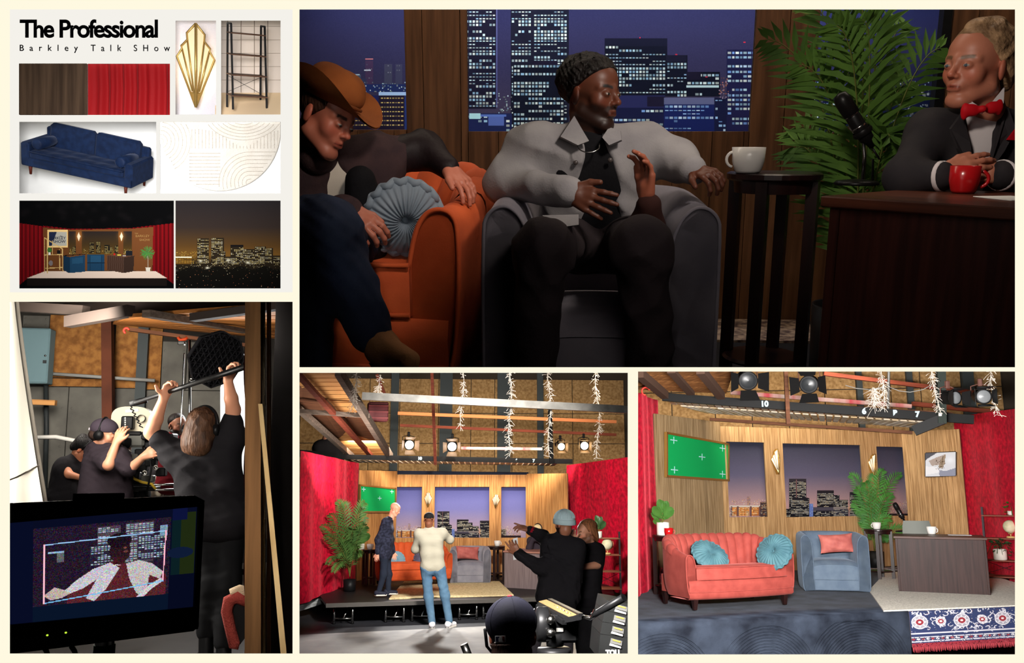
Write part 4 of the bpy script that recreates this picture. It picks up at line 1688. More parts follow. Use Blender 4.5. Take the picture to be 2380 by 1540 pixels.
def navy_sofa():
 NV = pm('navy_velvet', (20, 38, 72), .6, rgb2=(14, 28, 56), vs=10, sheen=.5)
 LG = pm('sofa_leg_walnut', (84, 34, 24), .5)
 c = WP(206, 418, BY + .10)
 k = (BY + .10) / F
 t = thing('velvet_sofa', 'navy velvet sofa with two bolsters on the mood board', 'sofa', RM, c, -.06, 256 * k / 2.2, rx=.50)
 t.matrix_world = RM.M @ Matrix.Translation(Vector(c)) @ TRS((0, 0, 0), .456, 1, .46) @ TRS((0, 0, 0), -.50, 256 * k / 2.2)
 part('base', MB().box((0, 0, .26), (2.2, .9, .18), b=.02), NV, t)
 for s_ in (-1, 1):
  part('armrest', MB().box((s_ * 1.02, 0, .40), (.17, .92, .46), b=.035), NV, t)
  part('back_cushion', MB().box((s_ * .46, .28, .66), (.91, .22, .52), rotx(-.15), b=.06), NV, t)
  part('bolster', MB().lathe([(0, -.30), (.08, -.30), (.105, -.285), (.105, .285), (.08, .30), (0, .30)], 20, (s_ * .82, -.08, .60), rotx(math.pi / 2 - .05)), NV, t)
  for y in (-.38, .38):
   part('leg', MB().lathe([(.022, 0), (.036, .18)], 12, (s_ * .95, y, 0), cap=True), LG, t)
 part('backrest', MB().box((0, .40, .52), (2.1, .14, .56), b=.03), NV, t)
 n, m = 41, 17
 G = [[(-.92 + 1.84 * i / (n - 1), -.47 + .74 * j / (m - 1), .495 - .018 * (1 - abs(math.sin(math.pi * 6 * i / (n - 1))) * abs(math.sin(math.pi * 2.5 * j / (m - 1)))) - (.02 if j == 0 else 0)) for j in range(m)] for i in range(n)]
 st = part('seat_cushion', MB().box((0, -.10, .41), (1.84, .74, .13), b=.03), NV, t)
 part('tufted_top', MB().grid(np.array(G)), NV, st)
 part('seat_piping', MB().tube([(-.92, -.475, .475), (.92, -.475, .475)], .008, 6), NV, st)


def rug_sample(DM):
 RUGM = pm('ivory_rug', (234, 227, 217), .95, rgb2=(226, 218, 207), vs=60, bump=.3, bs=400)
 GR = pm('rug_groove', (206, 196, 184), .95)  # darker beige tubes stand in for the shade inside the grooves
 cx, cy, R0 = 512, 303, 141
 D = DM + .008
 pts = [(372, 283), (652, 283)] + [(cx + R0 * math.cos(a), cy + R0 * math.sin(a)) for a in np.linspace(.02, math.pi - .02, 40)]
 pts = [(min(max(x, 372), 652), y) for x, y in pts]
 P3 = [WP(x, y, D) for x, y in pts]
 o = thing('rug_sample', 'ivory half round rug with carved arcs on the mood board', 'rug', RM, WP(cx, cy, D))
 c0 = WP(cx, cy, D)
 part('pile', MB().prism([p - c0 for p in P3][::-1], (0, 0, 0), (0, -.004, 0)), RUGM, o)
 m = MB()

 def ln(q):
  run = []
  for x, y in q:
   ok = 373 < x < 651 and 284 < y < 448 and math.hypot(x - cx, y - cy) < R0 - 2
   if ok:
    run.append(WP(x, y, D - .0042) - c0)
   if (not ok or (x, y) == q[-1]) and run:
    if len(run) > 2:
     m.tube(run, .0005, 4)
    run = []
 for r in range(6, 74, 9):
  ln([(374 + r * math.cos(a), 328 + r * 1.05 * math.sin(a)) for a in np.linspace(-1.6, 1.6, 26)])
 for r in range(34, 80, 9):
  ln([(566 + r * 1.15 * math.cos(a), 262 + r * .8 * math.sin(a)) for a in np.linspace(.1, 3.0, 30)])
 for x in range(446, 650, 8):
  ln([(x, y) for y in np.linspace(300 + 40 * math.exp(-((x - 566) / 50) ** 2), 345, 8)])
 for y in range(356, 436, 8):
  ln([(x, y) for x in np.linspace(440, 512, 10)])
 for r in range(8, 76, 9):
  ln([(580 - r * math.cos(a), 424 - r * math.sin(a)) for a in np.linspace(-.5, 1.57, 18)] + [(x, 424 - r) for x in np.linspace(584, 650, 8)])
 part('carved_lines', m, GR, o)


def illustration():
 q = 1.25
 cv = Canvas(int(359 / q), int(204 / q), (6, 6, 7))
 X = lambda p: (p - 45) / q
 Y = lambda p: (p - 466) / q
 T = lambda pts: [(X(a), Y(b)) for a, b in pts]
 r = np.random.RandomState(3)
 for i in range(30):
  cv.ell(r.uniform(0, cv.w), r.uniform(0, 46), 9, 7, (18, 15, 17), .5, True)
 RD = (150, 16, 24)
 L, R_ = [(45, 518), (102, 526), (102, 632), (62, 648), (45, 662)], [(354, 524), (404, 518), (404, 660), (390, 650), (354, 632)]
 cv.poly(T(L), RD); cv.poly(T(R_), RD); cv.poly(T([(100, 524), (160, 531), (300, 530), (356, 523), (356, 530), (300, 535), (160, 536), (100, 531)]), (140, 14, 22))
 k = (cv.a[..., 0] > 120)
 st = (np.sin(cv.xx * 1.9) * .5 + np.sin(cv.xx * .83 + 1) * .5)[..., None]
 cv.a = np.where(k[..., None], cv.a * (.72 + .32 * st), cv.a)
 WD = (112, 68, 36)
 cv.poly(T([(100, 528), (160, 534), (160, 632), (103, 634)]), (104, 62, 32)); cv.poly(T([(160, 534), (308, 531), (308, 628), (160, 628)]), WD); cv.poly(T([(308, 531), (356, 527), (354, 636), (308, 628)]), (116, 70, 38))
 for x0, x1 in ((161, 177), (190, 275), (287, 307)):
  cv.vgrad([(0, (44, 36, 34)), (.6, (70, 52, 28)), (1, (100, 72, 30))], int(X(x0)), int(X(x1)), int(Y(538)), int(Y(592)))
  cv.dots(60, X(x0), Y(578), X(x1) - 1, Y(590), [(220, 180, 90), (240, 220, 150)], x0)
 YW = [(240, 214, 130), (220, 190, 110)]
 for x0, y0, x1 in ((208, 562, 219), (222, 561, 234), (242, 568, 255), (255, 573, 260), (266, 570, 274), (168, 572, 176)):
  cv.windows(X(x0), Y(y0), X(x1), Y(588), 1, 1, .7, YW, (40, 34, 26), 1, 1, x0)
 for x in (183, 282):
  cv.ell(X(x), Y(548), 9, 12, (200, 130, 60), .6, True); cv.poly(T([(x - 4, 549), (x, 540), (x + 4, 549), (x, 560)]), (255, 236, 200))
 cv.rect(X(110), Y(534), X(158), Y(575), (236, 198, 130)); cv.rect(X(114), Y(538), X(155), Y(571), (176, 172, 160)); cv.poly(T([(114, 538), (132, 538), (120, 571), (114, 571)]), (34, 42, 68))
 cv.poly(T([(62, 646), (104, 630), (362, 630), (388, 646)]), (234, 210, 192)); cv.poly(T([(62, 646), (388, 646), (388, 663), (62, 663)]), (26, 20, 18))
 GD = (214, 178, 112)
 for a in (((103, 552), (103, 632)), ((110, 556), (110, 634)), ((145, 578), (146, 630)), ((138, 580), (139, 626)), ((103, 552), (145, 578)), ((104, 592), (146, 591)), ((106, 623), (146, 621)), ((122, 560), (122, 590))):
  cv.line(X(a[0][0]), Y(a[0][1]), X(a[1][0]), Y(a[1][1]), 1.5, GD)
 cv.ell(X(115), Y(581), 4, 5, (60, 110, 50)); cv.rect(X(112), Y(586), X(118), Y(592), (230, 226, 216)); cv.rect(X(133), Y(581), X(140), Y(590), (24, 22, 24)); cv.ell(X(118), Y(611), 4, 5, (120, 110, 110))
 B1, B2, B3 = (30, 64, 92), (22, 46, 68), (38, 78, 108)
 cv.poly(T([(147, 594), (162, 597), (198, 592), (198, 631), (160, 634), (147, 627)]), B2); cv.poly(T([(162, 597), (198, 592), (198, 631), (162, 634)]), B1); cv.poly(T([(167, 600), (193, 597), (193, 611), (167, 613)]), B3); cv.line(X(147), Y(594), X(198), Y(590), 1.2, (10, 14, 20))
 cv.rect(X(202), Y(591), X(243), Y(629), B1); cv.rect(X(209), Y(594), X(236), Y(609), B3); cv.line(X(203), Y(610), X(243), Y(610), 1.2, (12, 20, 30)); cv.line(X(209), Y(594), X(209), Y(628), 1, B2); cv.line(X(236), Y(594), X(236), Y(628), 1, B2)
 cv.poly(T([(249, 593), (288, 598), (288, 634), (249, 627)]), (74, 52, 42)); cv.poly(T([(288, 598), (312, 594), (310, 630), (288, 634)]), (56, 40, 33)); cv.poly(T([(249, 593), (272, 590), (312, 594), (288, 598)]), (98, 66, 48))
 m = (np.abs(cv.a - np.array((74, 52, 42))).sum(-1) < 3)
 cv.a[m] += (np.sin(cv.xx[m] * 1.7 + np.sin(cv.yy[m] * .4)) * 10)[:, None]
 cv.rect(X(292), Y(582), X(307), Y(593), (30, 32, 38)); cv.rect(X(264), Y(588), X(267), Y(592), (210, 30, 30)); cv.rect(X(272), Y(591), X(281), Y(593), (236, 220, 90)); cv.rect(X(285), Y(593), X(292), Y(595), (225, 225, 225))
 for a in np.linspace(0, 6.28, 44):
  cv.line(X(343), Y(588), X(343 + 18 * math.cos(a) * r.uniform(.7, 1.05)), Y(588 + 17 * math.sin(a) * r.uniform(.6, 1)), 1.1, (60 + r.randint(30), 110 + r.randint(40), 62))
 cv.line(X(343), Y(595), X(344), Y(622), 2, (150, 130, 110)); cv.poly(T([(338, 621), (350, 621), (348, 631), (340, 631)]), (226, 216, 200))
 return cv


def night_photo():
 q = 1.25
 cv = Canvas(int(244 / q), int(204 / q))
 X = lambda p: (p - 408) / q
 Y = lambda p: (p - 466) / q
 cv.vgrad([(0, (38, 34, 36)), (.3, (52, 42, 38)), (.52, (92, 64, 32)), (.62, (120, 84, 36)), (.72, (40, 32, 22)), (1, (14, 13, 12))])
 YW = [(246, 226, 160), (226, 200, 130), (255, 244, 210)]
 cv.dots(200, X(408), Y(583), X(462), Y(612), [(230, 190, 90), (200, 150, 60)], 2)
 cv.rect(X(408), Y(596), X(446), Y(598), (255, 250, 220)); cv.windows(X(408), Y(599), X(446), Y(613), 4, 1, .9, [(200, 150, 60)], (96, 66, 26), 1, 1, 3)
 for i, (x0, y0, x1, y1) in enumerate(((458, 553, 486, 612), (491, 552, 520, 612), (493, 584, 524, 618), (536, 569, 566, 600), (564, 578, 592, 612), (520, 596, 566, 614), (566, 594, 594, 614), (592, 572, 618, 612), (616, 576, 634, 612), (634, 593, 652, 612))):
  cv.windows(X(x0), Y(y0), X(x1), Y(y1), 2, 1, .62, YW, (44, 36, 26), 1, 1, 40 + i, .6)
 cv.rect(X(536), Y(569), X(565), Y(573), (26, 22, 22)); cv.dots(180, X(408), Y(606), X(652), Y(628), YW, 7)
 for x, y in ((466, 606), (530, 604), (482, 622), (576, 610), (410, 628)):
  cv.ell(X(x), Y(y), 5, 3, (255, 250, 225), .9, True)
 m = cv.yy > Y(622) + 3 * np.sin(cv.xx / 7)
 cv.a[m] = cv.a[m] * .25 + np.array((14, 13, 11)) * .75
 cv.dots(70, X(408), Y(628), X(652), Y(668), [(230, 150, 110), (200, 110, 70), (240, 220, 180)], 9)
 return cv


if 'M' in BUILD:
 board()

# ================================================================== the talk show as filmed
def joints(room, D, **k):
 J = {n: room.P(v[0], v[1], D + (v[2] if len(v) > 2 else 0)) for n, v in k.items()}
 LASTJ.append(J)
 return J


def skyline_hero():
 q = 2.6
 cv = Canvas(int(1690 / q), int(330 / q))
 X = lambda px: (px - 680) / q
 Y = lambda py: (py + 2) / q
 cv.vgrad([(0, (38, 40, 78)), (.5, (50, 47, 78)), (.8, (60, 53, 76)), (1, (52, 46, 70))])
 n = RS.rand(cv.h, cv.w, 1) * 3 - 1.5
 cv.a += n
 W = [(205, 228, 228), (180, 212, 220), (225, 235, 225), (150, 190, 215)]
 B = [(150, 190, 230), (120, 160, 220), (190, 215, 235)]
 dk = (12, 15, 32)
 # far towers at the left
 for x0, y0, x1, c in ((850, 140, 868, (70, 50, 80)), (822, 172, 838, (64, 76, 90)), (894, 150, 912, (66, 66, 86)), (920, 150, 934, (62, 62, 86)), (838, 182, 852, (50, 56, 84))):
  cv.windows(X(x0), Y(y0), X(x1), Y(206), 1, 1, .35, [(120, 120, 130), (90, 96, 120)], c, 1, 1, int(x0))
 cv.rect(X(850), Y(136), X(866), Y(139), (200, 120, 120)); cv.rect(X(846), Y(162), X(862), Y(165), (210, 215, 225)); cv.rect(X(822), Y(172), X(836), Y(175), (190, 210, 215))
 cv.rect(X(800), Y(196), X(945), Y(214), (32, 44, 92)); cv.dots(60, X(800), Y(190), X(945), Y(214), W, 4)
 cv.rect(X(880), Y(214), X(946), Y(221), (170, 200, 235))
 cv.rect(X(700), Y(221), X(946), Y(303), (34, 26, 46))
 for r in range(7):
  y = 226 + r * 10.6
  for c in range(30):
   x = 760 + c * 6.6
   if abs(x - 872) < 9 or x > 938:
    continue
   cv.rect(X(x), Y(y), X(x + 4.6), Y(y + 3), np.array((214, 186, 110)) * RS.uniform(.7, 1.1))
 cv.rect(X(866), Y(221), X(880), Y(303), (30, 34, 84)); cv.rect(X(940), Y(221), X(948), Y(303), (40, 56, 110))
 # twin towers
 cv.windows(X(1080), Y(0), X(1154), Y(254), 2, 1.6, .66, W, (22, 20, 40), 1, 1.3, 3, .6)
 cv.rect(X(1152), Y(0), X(1156), Y(250), (86, 90, 140))
 cv.windows(X(1186), Y(0), X(1240), Y(330), 2, 1.6, .6, W, (22, 22, 40), 1, 1.3, 5, .6)
 cv.windows(X(1238), Y(0), X(1322), Y(330), 2, 1.6, .7, W, (20, 22, 40), 1, 1.3, 6, .7)
 cv.windows(X(1192), Y(148), X(1312), Y(330), 2.2, 2, .64, W, dk, 1, 1.6, 8, .75)
 cv.rect(X(1236), Y(140), X(1296), Y(152), (24, 18, 40))
 cv.windows(X(1080), Y(262), X(1190), Y(330), 3, 2, .3, W, (26, 34, 76), 2, 2, 9)
 cv.rect(X(1090), Y(262), X(1116), Y(275), (170, 215, 220)); cv.rect(X(1116), Y(266), X(1176), Y(270), (84, 110, 180))
 cv.rect(X(1134), Y(270), X(1172), Y(292), (80, 100, 165)); cv.dots(30, X(1150), Y(215), X(1190), Y(262), W, 3)
 # stepped block
 cv.windows(X(1406), Y(88), X(1551), Y(225), 2, 1.6, .7, W, dk, 1, 1.5, 12, .72)
 cv.rect(X(1406), Y(88), X(1551), Y(108), (18, 20, 40))
 cv.windows(X(1548), Y(127), X(1597), Y(225), 2, 1.6, .66, W, dk, 1, 1.5, 13, .7); cv.rect(X(1548), Y(127), X(1594), Y(143), (22, 22, 42))
 cv.windows(X(1595), Y(168), X(1672), Y(225), 2.6, 1.8, .68, W, dk, 1, 1.6, 14, .8); cv.rect(X(1595), Y(168), X(1630), Y(184), (24, 20, 40)); cv.rect(X(1596), Y(199), X(1670), Y(204), (190, 215, 215))
 cv.rect(X(1406), Y(222), X(1545), Y(250), (38, 40, 82)); cv.rect(X(1503), Y(224), X(1545), Y(248), (26, 22, 44))
 cv.windows(X(1406), Y(250), X(1545), Y(330), 3, 2, .45, W + B, (20, 24, 58), 1, 2, 15, .7)
 cv.rect(X(1543), Y(226), X(1660), Y(242), (92, 96, 130)); cv.windows(X(1543), Y(242), X(1662), Y(330), 3, 1.7, .66, B, (22, 32, 86), 1, 1.5, 16, .72)
 cv.windows(X(1660), Y(226), X(1700), Y(330), 2.4, 1.8, .4, B, (20, 24, 56), 1, 2, 17)
 cv.windows(X(1689), Y(114), X(1760), Y(330), 2.6, 2, .64, W + B, (28, 28, 66), 1, 2.2, 18, .7)
 cv.dots(50, X(1670), Y(180), X(1692), Y(226), [(200, 130, 110), (170, 150, 170)], 6)
 for x, y in ((1485, 87), (1570, 126), (1728, 96), (1640, 178)):
  cv.rect(X(x), Y(y), X(x + 4), Y(y + 3), (190, 40, 60))
 # right window
 cv.vgrad([(0, (38, 44, 92)), (.7, (52, 52, 90)), (1, (34, 36, 70))], int(X(1870)), cv.w, 0, int(Y(225)))
 cv.rect(X(1870), Y(222), X(2190), Y(320), (22, 30, 66))
 cv.dots(420, X(1880), Y(186), X(2180), Y(290), W + B + [(60, 120, 140)], 21)
 cv.dots(60, X(1890), Y(215), X(2170), Y(275), [(230, 240, 245)], 22, 2)
 cv.windows(X(1886), Y(236), X(1945), Y(312), 2, 2, .6, W, (22, 30, 66), 1, 1.6, 23)
 cv.rect(X(2000), Y(286), X(2180), Y(330), (16, 20, 44))
 o = single('city_backdrop', cv.mesh_on('city_backdrop', RH, 680, -2, q, (0, 5.75, 0), (0, -1, 0)), attr_mat('print', .85, spec=.1),
      'printed night skyline backdrop behind the wood wall in the large dark talk show picture', 'backdrop', RH)
 return o


def hero():
 R = RH
 P = R.P
 DW = 4.7
 x = lambda px: P(px, 300, DW)[0]
 z = lambda py, px=1400: P(px, py, DW)[2]
 skyline_hero()
 A, B = (x(676), DW), (x(2380), DW)
 u = lambda px: x(px) - A[0]
 zt = 2.0
 plank_wall('wall_back', R, A, B, 0.0, zt, [(u(690), u(945), z(301, 820), 1.9), (u(1088), u(1742), z(305, 1400), 1.9), (u(1888), u(2184), z(307, 2030), 1.9)], WOOD_D, .2,
      backmat=pm('raw_flat', (50, 34, 24), .8), label='dark wood set wall with three window openings')
 single('window_post', MB().box((x(2177), DW + .03, 1.25), (.05, .06, 1.3)), BLK, 'narrow black post at the right side of the palm window, large picture', 'post', R)
 fl = MB().quad(P(680, 0, 1.75) * (1, 1, 0), P(2380, 0, 1.75) * (1, 1, 0), P(2380, 0, 5.9) * (1, 1, 0), P(680, 0, 5.9) * (1, 1, 0))
 struct('floor', fl, pm('black_stage_floor', (16, 14, 15), .6), R, 'black stage floor')
 RUG = pm('pale_patterned_rug', (150, 128, 108), .9, rgb2=(60, 44, 44), vs=26)
 single('rug', MB().box(((x(1080) + x(1900)) / 2, DW - .28, .006), (x(1900) - x(1080), .5, .012)), RUG, 'pale patterned rug edge at the foot of the dark wood wall', 'rug', R)

 # ---- sofa
 t = thing('channel_back_sofa', 'orange velvet sofa with rolled arm beside the man in the cowboy hat', 'sofa', R)
 channel_sofa(t, ORANGE, DARKW, W=1.62, D=.8, H=.70, arm=.62, nch=15)
 yaw = math.radians(-9)
 s_ = 1.24
 corner = rotz(yaw) @ (np.array((.81, -.42, 0)) * s_)
 tgt = P(1062, 600, 2.70)
 t.matrix_world = R.M @ TRS((tgt[0] - corner[0], tgt[1] - corner[1], 0), yaw, s_)
 PIL = pm('slate_velvet', (132, 142, 152), .7, rgb2=(112, 124, 136), vs=8, sheen=.5)
 c = P(938, 505, 2.80)
 t = thing('round_pillow', 'round pleated slate grey pillow under the arm of the man in the cowboy hat', 'pillow', R, c, .35, 1.0, rx=.25, ry=-.35)
 pillow_parts(t, PIL, .122, .065, 30)

 # ---- armchair
 f0 = P(1395, 600, 2.68)
 t = thing('barrel_armchair', 'grey velvet barrel armchair holding the man in the grey jacket', 'armchair', R, (f0[0], f0[1] + .41, 0))
 wl, wr = P(1120, 600, 2.7)[0], P(1668, 600, 2.7)[0]
 armchair(t, GREYV, W=(wr - wl), D=.8, H=.81)

 # ---- side table, mug
 c = P(1800, 405, 3.35)
 zt = P(1800, 400, 3.35)[2]
 t = thing('side_table', 'dark round side table with a white mug, between armchair and desk in the large picture', 'table', R, (c[0], c[1], 0), .1)
 side_table(t, DARKW, R=108 / R.S(c), H=zt, lw=.042)
 c = P(1738, 392, 3.28)
 t = thing('mug', 'white mug on the dark side table in the large picture', 'mug', R, (c[0], c[1], zt + .001), math.pi, 1.0)
 mug(t, WHITEC, .058, .092, 1.05)

 # ---- desk
 zd = .82
 a, b = R.FL(1907, 455, zd), R.FL(2359, 483, zd)
 ex = nrm((b - a) * (1, 1, 0))
 yw = math.atan2(ex[1], ex[0])
 Wd = np.linalg.norm(b - a) + .35
 Dd = .62
 cc = a + ex * (Wd / 2) + np.array((-ex[1], ex[0], 0)) * (Dd / 2)
 t = thing('desk', 'dark mahogany host desk in the large picture', 'desk', R, (cc[0], cc[1], 0), yw)
 desk(t, DESKM, Wd - .06, Dd - .06, zd, DESKT)
 c = R.FL(1990, 430, zd)
 t = thing('microphone', 'black studio microphone on a chrome gooseneck, on the host desk', 'microphone', R, (c[0], c[1], zd + .001), 0, 1.0)
 microphone(t, pm('mic_black', (20, 18, 18), .35), CHROME, tilt=.62)
 c = R.FL(2238, 449, zd)
 t = thing('mug', 'glossy red mug in the hands of the host in the large picture', 'mug', R, (c[0], c[1], zd + .001), -.25, 1.0)
 k = 1 / R.S(c)
 mug(t, REDC, 33 * k, 62 * k, 1.0)
 c = R.FL(2350, 462, zd)
 single('paper', MB().box((c[0], c[1], zd + .002), (.12, .16, .002), rotz(.2)), pm('paper', (225, 222, 215), .8), 'white paper at the right end of the host desk', 'paper', R)

 # ---- palm
 D = 3.62
 t0 = P(1975, 760, D)
 base = np.array((t0[0], D, 0))
 t = thing('potted_palm', 'tall potted palm behind the microphone in the large picture', 'plant', R, base)
 fr = []
 for tip, dd in (((1786, 92), -.1), ((1885, 8), .12), ((1915, -60), .0), ((1988, -70), -.12), ((2060, -20), .1), ((2098, 55), .2), ((2184, 112), .05), ((1945, 60), -.3), ((2010, 50), -.28), ((1862, 150), -.2), ((2068, 318), -.2), ((1838, 345), .05), ((1850, 300), .2), ((2110, 190), .15)):
  tp = P(tip[0], tip[1], D + dd) - base
  b0 = np.array((0, 0, .35)) + (tp * (1, 1, 0)) * .05
  low = tip[1] > 250
  m1 = np.array((tp[0] * .12, tp[1] * .3, .62 if not low else .5))
  m2 = np.array((tp[0] * (.42 if not low else .6), tp[1] * .7, max(.9, tp[2] * .98) if not low else tp[2] + .1))
  fr.append([b0, m1, m2, tp])
 palm_parts(t, PALM, PALMS, fr, L=.23, n=20, w=.026)
 part('pot', MB().lathe([(0, 0), (.13, 0), (.15, .02), (.16, .3), (.145, .3), (.14, .27), (0, .27)], 28), BLK, t)

 # ---- man in the grey jacket
 D = 3.0
 J = joints(R, D, head=(1376, 222, -.02), neck=(1368, 312), shR=(1240, 340, .02), shL=(1500, 345, .02), elR=(1172, 425, -.02), wrR=(1318, 446, -.24), elL=(1572, 372, -.05), wrL=(1608, 395, -.16),
      hipR=(1335, 560, .1), hipL=(1455, 560, .1), knR=(1262, 575, -.42), knL=(1492, 575, -.42), anR=(1240, 880, -.36), anL=(1512, 880, -.36))
 p = Person(R, 'seated man in a light grey jacket and black shirt, looking towards the desk', (J['hipR'] + J['hipL']) / 2 * (1, 1, 0), (96, 54, 38), hv=.0045, bv=.009)
 p.head(J['head'], (.80, -.60, -.04), (.04, 0, 1), 1.0, dict(brow=(18, 11, 9), beard=(20, 12, 10), beard_amt=.85), neck=.056, necklen=.14, nose=1.05)
 p.eyes((30, 18, 12), (.3, 0))
 p.headpart('hair', [elp((0, -.026, .050), (.092, .110, .090))], hair_mat((14, 11, 10), 'black_curl'), trim=hat_line(.024, -.62, .78), fold=folds(.006, 170, 3), k=.01)
 sx = np.array((1., 0, 0))
 p.cloth('shirt', torso(J, 1.0, 0), BLACKF, amp=.003)
 M = (J['shL'] + J['shR']) / 2
 jac = torso(J, 1.0, .014, low=.92) + sleeve(J, 'R', 1.0, .016) + sleeve(J, 'L', 1.0, .016)
 f0, f1 = P(1378, 340, D - .2), P(1400, 540, D - .2)
 jac += [cap(P(1374, 300, D - .06), P(1388, 380, D - .10), .032, .050, k=.012, op='s'), cap(P(1388, 380, D - .10), P(1402, 560, D - .08), .050, .085, k=.012, op='s')]
 JM = pm('grey_twill', (150, 146, 146), .85, rgb2=(136, 132, 134), vs=10, bump=.12, bs=160)
 j = p.cloth('jacket', jac, JM, .008, .05, .011, 34, 2)
 # collar wings, hem flaps
 p.mb('collar', MB().prism([P(1332, 272, D - .05), P(1300, 320, D - .085), P(1340, 340, D - .11), P(1366, 330, D - .10), P(1348, 300, D - .075)], (0, 0, 0), (.004, -.012, .004)), JM, j)
 p.mb('collar', MB().prism([P(1418, 298, D - .06), P(1402, 322, D - .10), P(1418, 340, D - .11), P(1446, 328, D - .10), P(1444, 306, D - .07)], (0, 0, 0), (-.004, -.012, .004)), JM, j)
 for bx, by in ((1338, 378), (1418, 372)):
  p.mb('button', MB().ell(P(bx, by, D - .098), (.008, .005, .008)), pm('horn_button', (70, 62, 60), .3), j)
 p.mb('jacket_hem', MB().prism([P(1260, 500, 2.66), P(1345, 498, 2.66), P(1345, 522, 2.62), P(1300, 528, 2.60)], (0, 0, 0), (0, .01, -.004)), JM, j)
 p.cloth('trousers', legs(J, 1.0, .008, (.088, .075, .06)), pm('charcoal_trousers', (50, 42, 44), .85, bump=.15, bs=60), amp=.010, seed=5)
 a = np.linspace(0, 2 * math.pi, 30)
 nk = [P(1368 + 26 * math.cos(q), 338 + 16 * math.sin(q), D - .115 - .02 * math.sin(q)) for q in np.linspace(-.3, 3.3, 16)]
 p.mb('necklace', MB().tube(nk, .0022, 5), CHROME)
 hd = P(1424, 482, 2.68) - J['wrR']
 p.flesh(hand_prims(J['wrR'], hd, (.1, -1, .15), 1.02, (.18, .12, .16, .3), -1, .16, (.75, .62), tc=.1) + [cap(J['wrR'] + nrm(J['elR'] - J['wrR']) * .06, J['wrR'], .027, .024)], .0035, .012)
 hd = P(1648, 402, 2.78) - J['wrL']
 p.flesh(hand_prims(J['wrL'], hd, (-.1, -.35, 1), .95, (.75, .72, .7, .66), 1, .12, (.6, .7), kn=.7, tc=.5) + [cap(J['wrL'] + nrm(J['elL'] - J['wrL']) * .05, J['wrL'], .026, .024)], .0035, .012)
 for q, w in ((J['wrR'], .028),):
  ring = [q - nrm(J['wrR'] - J['elR']) * .01 + .031 * (np.array((.25, .1, .95)) * math.cos(b) + np.array((.3, -.95, .0)) * math.sin(b)) for b in np.linspace(0, 6.28, 20)]
  p.mb('bracelet', MB().tube(ring, .004, 6), CHROME)
 ring = [J['wrL'] + (-.012, 0, 0) + .029 * (np.array((0, 0, 1)) * math.cos(b) + np.array((.2, -1, 0)) * math.sin(b)) for b in np.linspace(0, 6.28, 20)]
 p.mb('watch', MB().tube(ring, .008, 6), BLK)
 p.finish(.45)

 # a hand raised in front of him (the picture is a blend of two moments)
 w0 = P(1502, 462, 2.74)
 p = Person(R, 'raised hand in a dark brown sleeve in front of the grey jacket', w0 * (1, 1, 0), (150, 84, 62), hv=.0045, bv=.009)
 p.flesh(hand_prims(w0, (.0, 0, 1), (.8, .5, 0), .98, (.5, .45, .45, .5), 1, .05, (.9, .3), tc=.3), .0035, .012)
 p.cloth('sleeve', [cap(P(1508, 478, 2.74), P(1500, 560, 2.8), .042, .06), cap(P(1500, 545, 2.8), P(1450, 590, 2.95), .055, .06)], pm('brown_sleeve', (52, 28, 24), .9), amp=.004)
 p.finish()

 # ---- man in the cowboy hat
 D = 2.92
 J = joints(R, D, head=(757, 276, -.12), neck=(742, 350, -.02), shR=(690, 400, -.02), shL=(868, 372, .05), elR=(706, 535, -.08), wrR=(806, 492, -.26), elL=(985, 348, .14), wrL=(1040, 388, .06),
      hipR=(740, 585, .05), hipL=(850, 590, .08), knR=(716, 545, -.42), knL=(760, 528, -.46), anR=(722, 860, -.36), anL=(862, 770, -.40))
 p = Person(R, 'man in a brown cowboy hat, dark jacket and jeans, seated on the orange sofa', (J['hipR'] + J['hipL']) / 2 * (1, 1, 0), (176, 104, 82), hv=.0045, bv=.009)
 hf, hu = (.84, -.42, -.36), (.40, .10, 1)
 p.head(J['head'], hf, hu, 1.0, dict(brow=(60, 36, 26)), neck=.055, necklen=.15, jaw=1.05)
 p.eyes((50, 40, 36), (0, -.8))
 p.headpart('hair', [elp((0, -.02, .048), (.081, .101, .084))], hair_mat((36, 22, 16), 'brown'), trim=lambda X, Y, Z: np.maximum(.0 - (-.62 * Y + .78 * Z), -.06 - Z) + 0 * X, k=.01)
 HAT = pm('hat_felt', (150, 84, 40), .9, rgb2=(128, 70, 34), vs=8, bump=.06, bs=200)
 hat = p.headpart('hat', [elp((0, -.01, .090), (.084, .105, .050)), elp((0, -.012, .128), (.068, .090, .050), k=.05), cap((0, -.07, .204), (0, .075, .192), .034, .028, k=.03, op='s')], HAT, k=.03)
 th = np.linspace(0, 2 * math.pi, 49)[:-1]
 G = []
 for q in np.linspace(0, 1, 8):
  row = []
  for a in th:
   rx, ry = .080 + .066 * q, .102 + .086 * q
   xx, yy = rx * math.cos(a), -.01 + ry * math.sin(a)
   zz = .058 + .075 * (abs(math.cos(a)) ** 2.2) * q ** 1.6 - .016 * (math.sin(a) ** 2) * q
   row.append((xx, yy, zz))
  G.append(row)
 b = MB().grid(np.array(G), closed_v=True)
 b.grid(np.array(G) - (0, 0, .005), closed_v=True, flip=True)
 p.headmb('brim', b, HAT, hat)
 p.headmb('hat_band', MB().tube([(.084 * math.cos(a), -.01 + .106 * math.sin(a), .070) for a in np.linspace(0, 6.28, 40)], .006, 6, cap=False), pm('hat_band', (110, 58, 26), .7), hat)
 p.cloth('shirt', torso(J, 1.0, 0), pm('cream_shirt', (206, 196, 182), .8, bump=.15, bs=50), amp=.006)
 JB = pm('brown_tweed_jacket', (66, 48, 48), .88, rgb2=(50, 37, 40), vs=14, bump=.15, bs=120)
